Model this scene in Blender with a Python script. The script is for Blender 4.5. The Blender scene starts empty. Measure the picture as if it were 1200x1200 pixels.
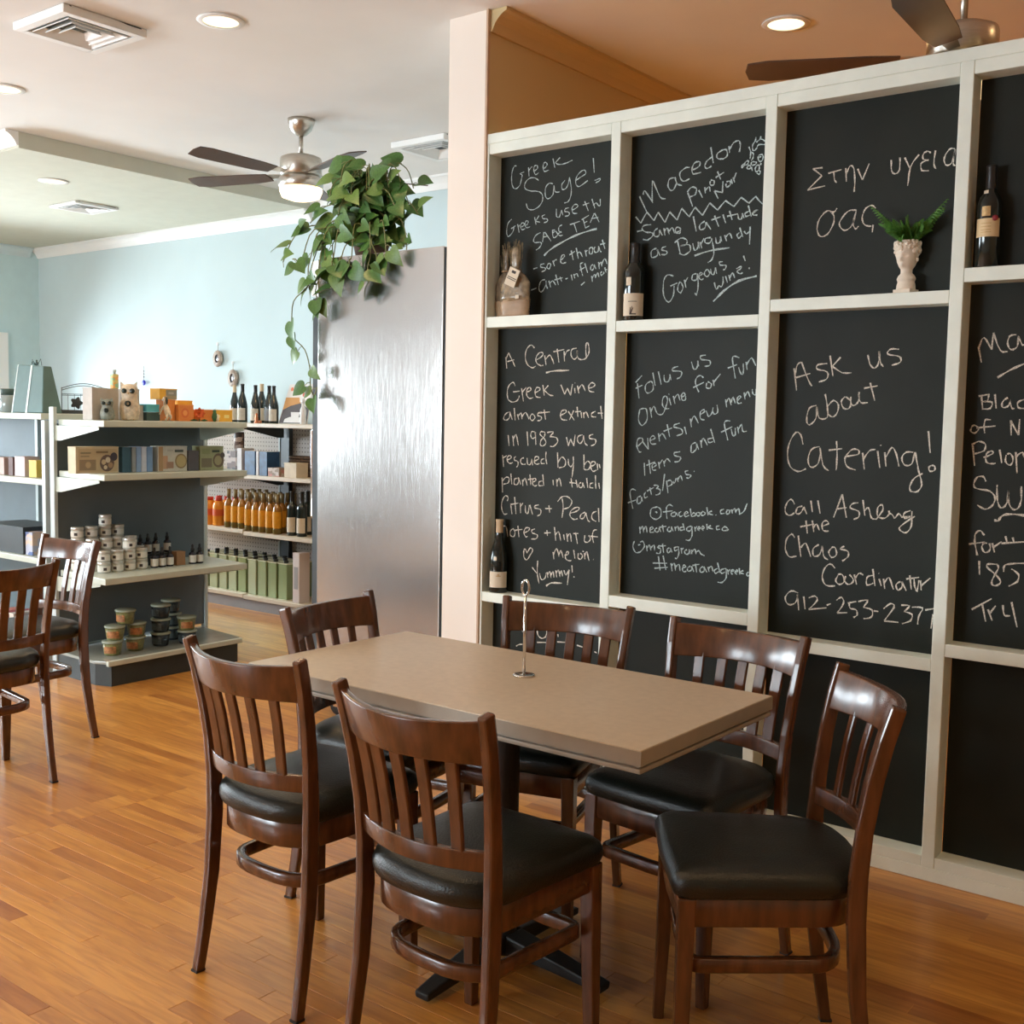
import bpy, bmesh, math, random
from mathutils import Vector, Matrix, noise
PI = math.pi
C = bpy.context.scene.collection
S = bpy.context.scene
R = random.Random(7)

# ---------------------------------------------------------------- camera
cam_d = bpy.data.cameras.new('camera'); cam = bpy.data.objects.new('camera', cam_d); C.objects.link(cam)
cam_d.sensor_fit = 'HORIZONTAL'; cam_d.sensor_width = 36.0; cam_d.lens = 36.0*1317.0/1200.0
cam_d.clip_start = .05; cam_d.clip_end = 80
_rx = Vector((0.78950797, 0.6134406, 0.01917804)); _up = Vector((-0.06504283, 0.05255759, 0.99649743)); _f = Vector((-0.61028403, 0.78799006, -0.08139455))
cam.matrix_world = Matrix(((_rx.x, _up.x, -_f.x, 0), (_rx.y, _up.y, -_f.y, 0), (_rx.z, _up.z, -_f.z, 1.45), (0, 0, 0, 1)))
S.camera = cam

# ---------------------------------------------------------------- world, daylight, exposure
S.view_settings.view_transform = 'Standard'; S.view_settings.look = 'None'
S.view_settings.gamma = 1.0; S.view_settings.use_curve_mapping = False
S.view_settings.exposure = 0.0
W = bpy.data.worlds.new('world'); S.world = W; W.use_nodes = True
bg = W.node_tree.nodes['Background']
bg.inputs[0].default_value = (0.80, 0.92, 1.0, 1); bg.inputs[1].default_value = 31.0
S.cycles.max_bounces = 8; S.cycles.diffuse_bounces = 5; S.cycles.glossy_bounces = 4; S.cycles.transparent_max_bounces = 12
S.cycles.sample_clamp_indirect = 6.0
S.cycles.use_denoising = True
LAMP_W = 27.0           # one recessed lamp
LAMP_COL = (1.0, 0.66, 0.32)

ZC = 3.09; ZL = 2.995
YB = 5.85; YF = -3.4; XL = -10.35; XR = 3.4
WIN_LEFT = [(3.5, 5.42), (1.2, 3.1), (-1.1, 0.8)]       # window openings in the left wall (y range)
WIN_FRONT = [(-8.0, -6.2), (-5.8, -4.0)]       # in the wall behind the camera (x range)
WZ0, WZ1 = 0.90, 2.08
FZ0, FZ1 = 0.90, 2.12
def portal(name, loc, rot, sx, sy):
    d = bpy.data.lights.new(name, 'AREA'); d.shape = 'RECTANGLE'; d.size = sx; d.size_y = sy
    d.cycles.is_portal = True
    o = bpy.data.objects.new(name, d); o.location = loc; o.rotation_euler = rot; C.objects.link(o)
for a, b in WIN_LEFT: portal('window_light', (XL-.02, (a+b)/2, (WZ0+WZ1)/2), (0, -PI/2, 0), WZ1-WZ0, b-a)
for a, b in WIN_FRONT: portal('window_light', ((a+b)/2, YF-.02, (FZ0+FZ1)/2), (PI/2, 0, 0), b-a, FZ1-FZ0)

# ---------------------------------------------------------------- materials
def srgb(r, g, b):
    f = lambda c: ((c/255)/12.92 if c/255 <= .04045 else (((c/255)+.055)/1.055)**2.4)
    return (f(r), f(g), f(b), 1)
class NT:
    def __init__(s, name):
        s.m = bpy.data.materials.new(name); s.m.use_nodes = True
        s.t = s.m.node_tree; s.p = s.t.nodes['Principled BSDF']
    def n(s, kind, **kw):
        x = s.t.nodes.new(kind)
        for k, v in kw.items():
            if k.startswith('i_'): x.inputs[k[2:].replace('_', ' ')].default_value = v
            else: setattr(x, k, v)
        return x
    def l(s, a, b): s.t.links.new(a, b)
_M = {}
def mat(name, col, rough=.5, metal=0, var=.0, scale=8., bump=0., bscale=None, spec=.5, trans=0., emit=None, estr=0., coat=0., stretch=None, ior=1.45, alpha=1.):
    if name in _M: return _M[name]
    q = NT(name); p = q.p
    p.inputs['Base Color'].default_value = col; p.inputs['Roughness'].default_value = rough
    p.inputs['Metallic'].default_value = metal; p.inputs['Specular IOR Level'].default_value = spec
    p.inputs['Transmission Weight'].default_value = trans; p.inputs['Coat Weight'].default_value = coat
    p.inputs['IOR'].default_value = ior; p.inputs['Coat Roughness'].default_value = .15
    p.inputs['Alpha'].default_value = alpha
    if emit: p.inputs['Emission Color'].default_value = emit; p.inputs['Emission Strength'].default_value = estr
    tc = q.n('ShaderNodeTexCoord'); src = tc.outputs['Object']
    if stretch:
        mp = q.n('ShaderNodeMapping'); mp.inputs['Scale'].default_value = stretch; q.l(src, mp.inputs[0]); src = mp.outputs[0]
    if var:
        nz = q.n('ShaderNodeTexNoise'); nz.inputs['Scale'].default_value = scale; nz.inputs['Detail'].default_value = 4
        q.l(src, nz.inputs['Vector'])
        rp = q.n('ShaderNodeValToRGB')
        rp.color_ramp.elements[0].position = .3; rp.color_ramp.elements[1].position = .7
        rp.color_ramp.elements[0].color = tuple(c*(1-var) for c in col[:3])+(1,)
        rp.color_ramp.elements[1].color = tuple(min(1, c*(1+var)) for c in col[:3])+(1,)
        q.l(nz.outputs['Fac'], rp.inputs[0]); q.l(rp.outputs[0], p.inputs['Base Color'])
    if bump:
        nb = q.n('ShaderNodeTexNoise'); nb.inputs['Scale'].default_value = bscale or scale*4; nb.inputs['Detail'].default_value = 3
        q.l(src, nb.inputs['Vector'])
        bp = q.n('ShaderNodeBump'); bp.inputs['Strength'].default_value = bump; bp.inputs['Distance'].default_value = .004
        q.l(nb.outputs['Fac'], bp.inputs['Height']); q.l(bp.outputs[0], p.inputs['Normal'])
    _M[name] = q.m
    return q.m

def floor_mat(name, per_object):
    q = NT(name); p = q.p
    geo = q.n('ShaderNodeNewGeometry')
    if per_object:
        oi = q.n('ShaderNodeObjectInfo'); rnd = oi.outputs['Random']; seam = None
    else:
        br = q.n('ShaderNodeTexBrick'); br.offset = .37; br.offset_frequency = 3; br.squash = 1
        br.inputs['Scale'].default_value = 1; br.inputs['Brick Width'].default_value = .62; br.inputs['Row Height'].default_value = .057
        br.inputs['Mortar Size'].default_value = .0009; br.inputs['Color1'].default_value = (0, 0, 0, 1); br.inputs['Color2'].default_value = (1, 1, 1, 1)
        br.inputs['Mortar'].default_value = (.5, .5, .5, 1)
        q.l(geo.outputs['Position'], br.inputs['Vector']); rnd = br.outputs['Color']; seam = br.outputs['Fac']
    rp = q.n('ShaderNodeValToRGB'); e = rp.color_ramp.elements
    e[0].position = 0; e[0].color = (.42, .150, .024, 1); e[1].position = 1; e[1].color = (.66, .30, .058, 1)
    for pos, c in ((.10, (.50, .205, .040, 1)), (.35, (.58, .250, .046, 1)), (.62, (.61, .270, .050, 1)), (.85, (.68, .315, .062, 1))):
        x = e.new(pos); x.color = c
    q.l(rnd, rp.inputs[0])
    # grain along the board (x), shifted per board
    mp = q.n('ShaderNodeMapping'); mp.inputs['Scale'].default_value = (2.2, 22, 1)
    ad = q.n('ShaderNodeVectorMath', operation='ADD'); sc = q.n('ShaderNodeVectorMath', operation='SCALE'); sc.inputs['Scale'].default_value = 37.
    q.l(rnd, sc.inputs[0]); q.l(geo.outputs['Position'], mp.inputs[0]); q.l(mp.outputs[0], ad.inputs[0]); q.l(sc.outputs[0], ad.inputs[1])
    nz = q.n('ShaderNodeTexNoise'); nz.inputs['Scale'].default_value = 1.6; nz.inputs['Detail'].default_value = 6; nz.inputs['Distortion'].default_value = 1.2
    q.l(ad.outputs[0], nz.inputs['Vector'])
    r2 = q.n('ShaderNodeValToRGB'); r2.color_ramp.elements[0].position = .35; r2.color_ramp.elements[1].position = .62
    r2.color_ramp.elements[0].color = (.74, .64, .55, 1); r2.color_ramp.elements[1].color = (1.05, 1.05, 1.05, 1)
    q.l(nz.outputs['Fac'], r2.inputs[0])
    mx = q.n('ShaderNodeMix', data_type='RGBA', blend_type='MULTIPLY'); mx.inputs['Factor'].default_value = .8
    q.l(rp.outputs[0], mx.inputs['A']); q.l(r2.outputs[0], mx.inputs['B'])
    q.l(mx.outputs['Result'], p.inputs['Base Color'])
    p.inputs['Roughness'].default_value = .34; p.inputs['Coat Weight'].default_value = .25; p.inputs['Coat Roughness'].default_value = .22
    bp = q.n('ShaderNodeBump'); bp.inputs['Strength'].default_value = .12; bp.inputs['Distance'].default_value = .002
    q.l(nz.outputs['Fac'], bp.inputs['Height']); q.l(bp.outputs[0], p.inputs['Normal'])
    return q.m

M_floor = floor_mat('oak_floor', False); M_board = floor_mat('oak_board', True)
M_ceil = mat('ceiling_paint', (.80, .78, .75, 1), .9, var=.03, scale=2)
M_blue = mat('pale_blue_paint', (.58, .69, .71, 1), .8, var=.03, scale=2)
M_tan = mat('tan_paint', (.62, .50, .28, 1), .85, var=.03, scale=2)
M_cream = mat('cream_paint', (.88, .80, .72, 1), .6, var=.02, scale=3)
M_trimw = mat('white_trim_paint', (.86, .86, .84, 1), .5, var=.02, scale=3)
M_stud = mat('cream_green_paint', (.84, .90, .82, 1), .42, var=.05, scale=9, bump=.15, bscale=60)
M_dkfloor = mat('slate_trim', (.2, .2, .2, 1), .6, var=.1)
M_chair = mat('walnut_stained_wood', (.105, .037, .013, 1), .27, var=.35, scale=6, stretch=(6, 6, 1.2), bump=.05, coat=.5)
M_vinyl = mat('black_vinyl', (.009, .011, .008, 1), .30, var=.2, scale=30, bump=.35, bscale=240, spec=.6)
M_ltop = mat('taupe_laminate', (.60, .51, .40, 1), .36, var=.05, scale=45)
M_ledge = mat('taupe_edge_paint', (.40, .36, .30, 1), .5, var=.05, scale=20)
M_blackm = mat('black_cast_iron', (.012, .012, .012, 1), .5, var=.2, bump=.2, bscale=120)
M_chrome = mat('chrome', (.75, .74, .72, 1), .12, 1, var=.03)
M_nickel = mat('brushed_nickel', (.55, .51, .45, 1), .30, 1, var=.08, scale=20, stretch=(1, 1, 8))
M_plainblack = mat('dark_rubber', (.015, .015, .015, 1), .6, var=.1)

# ---------------------------------------------------------------- mesh builders
class MB:
    def __init__(s): s.v = []; s.f = []; s.smooth = []
    def add(s, vs, fs, smooth=False):
        b = len(s.v); s.v += [tuple(v) for v in vs]
        for f in fs: s.f.append(tuple(b+i for i in f)); s.smooth.append(smooth)
        return s
    def box(s, x0, x1, y0, y1, z0, z1):
        vs = [(x, y, z) for z in (z0, z1) for y in (y0, y1) for x in (x0, x1)]
        return s.add(vs, [(0, 2, 3, 1), (4, 5, 7, 6), (0, 1, 5, 4), (2, 6, 7, 3), (0, 4, 6, 2), (1, 3, 7, 5)])
    def prism(s, poly, lo, hi, axis='z', smooth=False):
        n = len(poly)
        def P(a, b, c): return {'z': (a, b, c), 'x': (c, a, b), 'y': (a, c, b)}[axis]
        vs = [P(a, b, lo) for a, b in poly]+[P(a, b, hi) for a, b in poly]
        fs = [(i, (i+1) % n, n+(i+1) % n, n+i) for i in range(n)]
        s.add(vs, fs, smooth); s.add(vs, [tuple(range(n))[::-1], tuple(range(n, 2*n))], False)
        return s
    def lathe(s, prof, c=(0, 0, 0), n=16, smooth=True, axis='z', sx=1, sy=1, caps=True):
        vs = []; fs = []; k = len(prof)
        for r, z in prof:
            for i in range(n):
                a = 2*PI*i/n; x, y = r*math.cos(a)*sx, r*math.sin(a)*sy
                p = (x, y, z) if axis == 'z' else ((z, x, y) if axis == 'x' else (x, -z, y))
                vs.append((c[0]+p[0], c[1]+p[1], c[2]+p[2]))
        for j in range(k-1):
            for i in range(n):
                fs.append((j*n+i, j*n+(i+1) % n, (j+1)*n+(i+1) % n, (j+1)*n+i))
        s.add(vs, fs, smooth)
        b = len(s.v)-len(vs)
        if caps and prof[0][0] > 1e-5: s.f.append(tuple(b+i for i in range(n))[::-1]); s.smooth.append(False)
        if caps and prof[-1][0] > 1e-5: s.f.append(tuple(b+(k-1)*n+i for i in range(n))); s.smooth.append(False)
        return s
    def tube(s, pts, r, n=8, smooth=True, closed=False):
        pts = [Vector(p) for p in pts]; m = len(pts); vs = []; fs = []
        rr = r if isinstance(r, (list, tuple)) else [r]*m
        up = Vector((0, 0, 1)); prev = None
        for i, p in enumerate(pts):
            if closed: d = pts[(i+1) % m]-pts[i-1]
            else: d = pts[min(i+1, m-1)]-pts[max(i-1, 0)]
            d.normalize()
            if prev is None:
                a = d.cross(up)
                if a.length < 1e-3: a = d.cross(Vector((1, 0, 0)))
            else: a = prev-d*prev.dot(d)
            a.normalize(); prev = a; b = d.cross(a)
            for k in range(n):
                t = 2*PI*k/n; vs.append(p+a*math.cos(t)*rr[i]+b*math.sin(t)*rr[i])
        for i in range(m if closed else m-1):
            j = (i+1) % m
            for k in range(n): fs.append((i*n+k, i*n+(k+1) % n, j*n+(k+1) % n, j*n+k))
        s.add(vs, fs, smooth)
        if not closed:
            s.add(vs[:n], [tuple(range(n))[::-1]]); s.add(vs[-n:], [tuple(range(n))])
        return s
    def sweep(s, pts, w, d, right, smooth=False):
        """rectangular section swept along pts; right[i] = unit vector of the width axis; w,d lists or numbers"""
        m = len(pts); vs = []; fs = []
        for i, p in enumerate(pts):
            p = Vector(p); t = Vector(pts[min(i+1, m-1)])-Vector(pts[max(i-1, 0)]); t.normalize()
            r = Vector(right[i] if isinstance(right, list) else right); r = (r-t*r.dot(t)).normalized(); u = t.cross(r)
            ww = w[i] if isinstance(w, list) else w; dd = d[i] if isinstance(d, list) else d
            for a, b in ((-1, -1), (1, -1), (1, 1), (-1, 1)): vs.append(p+r*(a*ww/2)+u*(b*dd/2))
        for i in range(m-1):
            for k in range(4): fs.append((i*4+k, i*4+(k+1) % 4, i*4+4+(k+1) % 4, i*4+4+k))
        fs.append((3, 2, 1, 0)); b = (m-1)*4; fs.append((b, b+1, b+2, b+3))
        return s.add(vs, fs, smooth)
    def xf(s, M_, start=0):
        for i in range(start, len(s.v)): s.v[i] = tuple(M_ @ Vector(s.v[i]))
        return s
    def mesh(s, name, m=None, bevel=0, seg=1, fix=True):
        me = bpy.data.meshes.new(name); me.from_pydata(s.v, [], s.f)
        me.polygons.foreach_set('use_smooth', s.smooth)
        mats = m if isinstance(m, (list, tuple)) else [m]
        for q in mats: me.materials.append(q)
        if bevel or fix:
            bm = bmesh.new(); bm.from_mesh(me)
            bmesh.ops.remove_doubles(bm, verts=bm.verts, dist=1e-6)
            if fix: bmesh.ops.recalc_face_normals(bm, faces=bm.faces)
            if bevel:
                es = [e for e in bm.edges if len(e.link_faces) == 2 and e.calc_face_angle(0) > .7]
                bmesh.ops.bevel(bm, geom=es, offset=bevel, segments=seg, profile=.6, affect='EDGES', clamp_overlap=True)
            bm.to_mesh(me); bm.free()
        me.update()
        return me
    def build(s, name, m, parent=None, bevel=0, seg=1, loc=None, fix=True, **tags):
        o = bpy.data.objects.new(name, s.mesh(name, m, bevel, seg, fix)); C.objects.link(o)
        if parent: o.parent = parent
        if loc: o.location = loc
        for k, v in tags.items(): o[k] = v
        return o
def bx(*a): return MB().box(*a)
def empty(name, loc=(0, 0, 0), rz=0, label=None, cat=None, group=None, kind=None):
    o = bpy.data.objects.new(name, None); C.objects.link(o); o.empty_display_size = .05
    o.location = loc; o.rotation_euler = (0, 0, rz)
    return tag(o, label, cat, group, kind)
def tag(o, label=None, cat=None, group=None, kind=None):
    if label: o['label'] = label
    if cat: o['category'] = cat
    if group: o['group'] = group
    if kind: o['kind'] = kind
    return o
def dup(o, parent=None, loc=None, rz=None, label=None):
    c = o.copy(); C.objects.link(c)
    if parent: c.parent = parent
    if loc is not None: c.location = loc
    if rz is not None: c.rotation_euler = (0, 0, rz)
    if label: c['label'] = label
    for ch in list(o.children): dup(ch, c)
    return c
def struct(name, mb, m, parent=None, **k):
    o = mb.build(name, m, parent, **k)
    if not parent: o['kind'] = 'structure'
    return o

# ---------------------------------------------------------------- room shell
def slab_with_holes(axis, pos, thick, a0, a1, z0, z1, holes, hz0, hz1):
    """wall in plane axis=pos.. pos+thick, spanning a0..a1, with rectangular openings"""
    mb = MB(); cuts = sorted(holes); a = a0
    def B(u0, u1, w0, w1):
        if u1-u0 < 1e-4 or w1-w0 < 1e-4: return
        lo, hi = min(pos, pos+thick), max(pos, pos+thick)
        if axis == 'x': mb.box(lo, hi, u0, u1, w0, w1)
        else: mb.box(u0, u1, lo, hi, w0, w1)
    for h0, h1 in cuts:
        B(a, h0, z0, z1); B(h0, h1, z0, hz0); B(h0, h1, hz1, z1); a = h1
    B(a, a1, z0, z1)
    return mb
FX0, FX1, FY0, FY1 = -3.6, -.35, .95, 2.62          # area laid with modelled boards
fl = MB()
fl.box(XL, XR, YF, FY0, -.1, 0); fl.box(XL, XR, FY1, YB, -.1, 0); fl.box(XL, FX0, FY0, FY1, -.1, 0); fl.box(FX1, XR, FY0, FY1, -.1, 0)
fl.box(FX0, FX1, FY0, FY1, -.1, -.012)
floor = struct('floor', fl, M_floor)
NROW = 29; RW = (FY1-FY0)/NROW; cache = {}
for r in range(NROW):
    x = FX0; y0 = FY0+r*RW
    first = True
    while x < FX1-.001:
        L = round(R.choice([.28, .4, .5, .62, .75, .9]), 2)
        if first: L = round(R.uniform(.15, .7), 2); first = False
        L = min(L, FX1-x)
        if FX1-(x+L) < .12: L = FX1-x
        k = round(L, 3)
        if k not in cache: cache[k] = bx(.0004, L-.0004, .0004, RW-.0004, -.012, 0).mesh('floor_board', M_board, bevel=.0008)
        o = bpy.data.objects.new('floor_board', cache[k]); C.objects.link(o); o.parent = floor; o.location = (x, y0, R.uniform(-.0003, .0001)); x += L
struct('ceiling', MB().box(XL, XR, YF, YB, ZC, ZC+.12), M_ceil)
struct('trim_1', MB().box(XL, -6.48, 3.55, YB, ZL, ZC-.001), mat('soffit_paint', (.60, .60, .50, 1), .9, var=.03), label='dropped part of the ceiling')
struct('wall_left', slab_with_holes('x', XL, -.2, YF, YB, 0, ZC, WIN_LEFT, WZ0, WZ1), mat('pale_green_blue_paint', (.56, .72, .74, 1), .8, var=.03))
struct('wall_back', MB().box(XL, -3.16, YB, YB+.15, 0, ZC), M_blue)
struct('wall_right', MB().box(XR, XR+.15, YF, YB+2, 0, ZC), M_tan)
struct('wall_front', slab_with_holes('y', YF, -.2, XL, XR, 0, ZC, WIN_FRONT, FZ0, FZ1), M_cream)
# stub wall that ends in the cream post face, then runs back beside the dark room behind the chalkboards
wm = MB().box(-3.16, -2.955, 3.6, YB+2, 0, ZC)
wst = wm.mesh('wall_middle', [M_cream, M_tan])
for p in wst.polygons:
    if p.normal.x > .9: p.material_index = 1
wo = bpy.data.objects.new('wall_middle', wst); C.objects.link(wo); wo['kind'] = 'structure'
struct('wall_far', MB().box(-2.955, XR, YB+2, YB+2.15, 0, ZC), M_tan)
fl2 = struct('floor_far', MB().box(-2.955, XR, YB, YB+2, -.1, 0), M_floor)
struct('ceiling_far', MB().box(-2.955, XR, YB, YB+2.15, ZC, ZC+.12), M_ceil)
# crown mouldings
def crown(name, p0, p1, out, z, m=M_trimw, size=.085):
    """p0,p1 xy ends on the wall; out = unit vector into the room"""
    prof = [(0, 0), (0, -size), (.012, -size), (.02, -size*.82), (.03, -size*.6), (.052, -size*.35), (.07, -size*.22), (size, -.014), (size, 0)]
    vs = []
    for p in (p0, p1):
        for d, h in prof: vs.append((p[0]+out[0]*d, p[1]+out[1]*d, z+h))
    n = len(prof); fs = [(i, (i+1) % n, n+(i+1) % n, n+i) for i in range(n)]+[tuple(range(n)), tuple(range(n, 2*n))[::-1]]
    return struct(name, MB().add(vs, fs), m)
crown('trim_2', (XL, YB), (-6.48, YB), (0, -1), ZL-.001)
crown('trim_3', (-6.478, YB), (-3.16, YB), (0, -1), ZC-.001)
crown('trim_4', (XL, 3.55), (-6.48, 3.55), (0, -1), ZC-.001, size=.08)
crown('trim_5', (XL, YF), (XL, YB-.09), (1, 0), ZL-.001, M_blue)
crown('trim_6', (-2.955, 3.608), (-2.955, YB+2), (1, 0), ZC-.001, M_tan)
struct('trim_7', MB().box(-2.96, -2.95, 3.592, 3.606, 0, ZC), mat('pink_beige_paint', (.55, .38, .26, 1), .6, var=.05))
for nm, a in (('baseboard_back', (XL, -3.16, YB-.015, YB, 0, .12)), ('baseboard_left', (XL, XL+.015, YF, YB-.015, 0, .12))):
    struct(nm, MB().box(*a), M_trimw)
struct('unseen_reflection_panel', MB().box(XL+.001, XL+.03, YF, -1.3, .12, .92).box(XL+.03, -8.3, YF+.001, YF+.03, .12, .92), mat('reflection_dark', (.10, .085, .08, 1), .5, var=.1))  # unseen dark panels, added to darken the lower part of the cooler's reflection
# windows
M_pane = NT('window_glass')
_t = M_pane.t; _mix = M_pane.n('ShaderNodeMixShader'); _tr = M_pane.n('ShaderNodeBsdfTransparent'); _gl = M_pane.n('ShaderNodeBsdfGlossy'); _fr = M_pane.n('ShaderNodeFresnel')
_gl.inputs['Roughness'].default_value = .02; _fr.inputs['IOR'].default_value = 1.4
M_pane.l(_fr.outputs[0], _mix.inputs[0]); M_pane.l(_tr.outputs[0], _mix.inputs[1]); M_pane.l(_gl.outputs[0], _mix.inputs[2])
M_pane.l(_mix.outputs[0], _t.nodes['Material Output'].inputs['Surface'])
def window(i, axis, pos, a, b, z0, z1, inward):
    mb = MB(); w = .10; t0, t1 = (pos, pos+inward*.03); lo, hi = min(t0, t1), max(t0, t1)
    def B(q, u0, u1, v0, v1, l=lo, h=hi):
        if axis == 'x': q.box(l, h, u0, u1, v0, v1)
        else: q.box(u0, u1, l, h, v0, v1)
    for u0, u1, v0, v1 in ((a-w, a, z0-w, z1+w), (b, b+w, z0-w, z1+w), (a, b, z1, z1+w), (a, b, z0-w, z0)): B(mb, u0, u1, v0, v1)
    wdw = struct('window_%d' % i, mb, M_trimw)
    m2 = MB(); l2, h2 = min(pos-inward*.10, pos-inward*.06), max(pos-inward*.10, pos-inward*.06)
    mid = (a+b)/2
    for u0, u1, v0, v1 in ((a, a+.04, z0, z1), (b-.04, b, z0, z1), (a+.04, b-.04, z1-.04, z1), (a+.04, b-.04, z0, z0+.04), (mid-.02, mid+.02, z0+.04, z1-.04)): B(m2, u0, u1, v0, v1, l2, h2)
    m2.build('window_frame', M_trimw, wdw)
    m3 = MB(); B(m3, a+.04, b-.04, z0+.04, z1-.04, (l2+h2)/2-.002, (l2+h2)/2+.002); m3.build('pane', M_pane.m, wdw)
k = 1
for a, b in WIN_LEFT: window(k, 'x', XL, a, b, WZ0, WZ1, 1); k += 1
for a, b in WIN_FRONT: window(k, 'y', YF, a, b, FZ0, FZ1, 1); k += 1

# ---------------------------------------------------------------- chalkboard partition
PY = 3.6; PYB = 3.68
SX = [-2.354, -1.733, -1.096, -.46, .175]           # left faces of the studs, .041 wide
COLX = [(-2.940, -2.354), (-2.313, -1.733), (-1.692, -1.096), (-1.055, -.46), (-.419, .175)]
MID = [(1.825, 1.868), (1.788, 1.829), (1.836, 1.877), (1.898, 1.941), (1.83, 1.87)]
LOW = [(.696, .736), (.745, .790), (.680, .720), (.733, .774), (.70, .74)]
part = empty('chalkboard_partition', (0, 0, 0), 0, 'open cream-painted stud partition wall backed with handwritten chalkboards', 'partition')
for x in SX: bx(x, x+.041, PY, PYB, .044, 2.56).build('stud', M_stud, part, bevel=.002)
bx(-2.955, -2.940, PY, PYB, .0, 2.56).build('stud', M_stud, part)
bx(-2.955, .216, PY, PYB, .0, .044).build('sill_plate', M_stud, part, bevel=.0015)
bx(-2.955, .216, PY, PYB, 2.56, 2.60).build('top_plate', M_stud, part, bevel=.002)
for i, (a, b) in enumerate(COLX):
    bx(a+.0005, b-.0005, PY+.001, PYB, .0445, .080).build('rail', M_stud, part, bevel=.0015)
    bx(a+.0005, b-.0005, PY+.001, PYB, 2.519, 2.5595).build('rail', M_stud, part, bevel=.0015)
    bx(a+.0005, b-.0005, PY+.0005, PYB, *MID[i]).build('shelf_rail', M_stud, part, bevel=.0015)
    bx(a+.0005, b-.0005, PY+.0005, PYB, *LOW[i]).build('shelf_rail', M_stud, part, bevel=.0015)

q = NT('chalkboard'); p = q.p
tc = q.n('ShaderNodeTexCoord'); n1 = q.n('ShaderNodeTexNoise'); n1.inputs['Scale'].default_value = 3.0; n1.inputs['Detail'].default_value = 5
q.l(tc.outputs['Object'], n1.inputs['Vector']); rp = q.n('ShaderNodeValToRGB')
rp.color_ramp.elements[0].position = .3; rp.color_ramp.elements[0].color = (.011, .014, .011, 1); rp.color_ramp.elements[1].position = .75; rp.color_ramp.elements[1].color = (.020, .024, .019, 1)
q.l(n1.outputs['Fac'], rp.inputs[0]); q.l(rp.outputs[0], p.inputs['Base Color']); p.inputs['Roughness'].default_value = .52; p.inputs['Specular IOR Level'].default_value = .20
M_chalkboard = q.m
for cn, c0, c1 in (('chalk', (.26, .24, .21, 1), (.86, .80, .70, 1)), ('pale_blue_chalk', (.18, .21, .21, 1), (.60, .71, .71, 1))):
  q = NT(cn); p = q.p; p.inputs['Base Color'].default_value = (.78, .76, .70, 1); p.inputs['Roughness'].default_value = 1
  tc = q.n('ShaderNodeTexCoord'); n1 = q.n('ShaderNodeTexNoise'); n1.inputs['Scale'].default_value = 320; n1.inputs['Detail'].default_value = 2
  q.l(tc.outputs['Object'], n1.inputs['Vector']); rp = q.n('ShaderNodeValToRGB'); rp.color_ramp.elements[0].position = .30; rp.color_ramp.elements[0].color = c0
  rp.color_ramp.elements[1].position = .58; rp.color_ramp.elements[1].color = c1; q.l(n1.outputs['Fac'], rp.inputs[0]); q.l(rp.outputs[0], p.inputs['Base Color'])
  if cn == 'chalk': M_chalk = q.m
  else: M_chalkb = q.m
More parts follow.
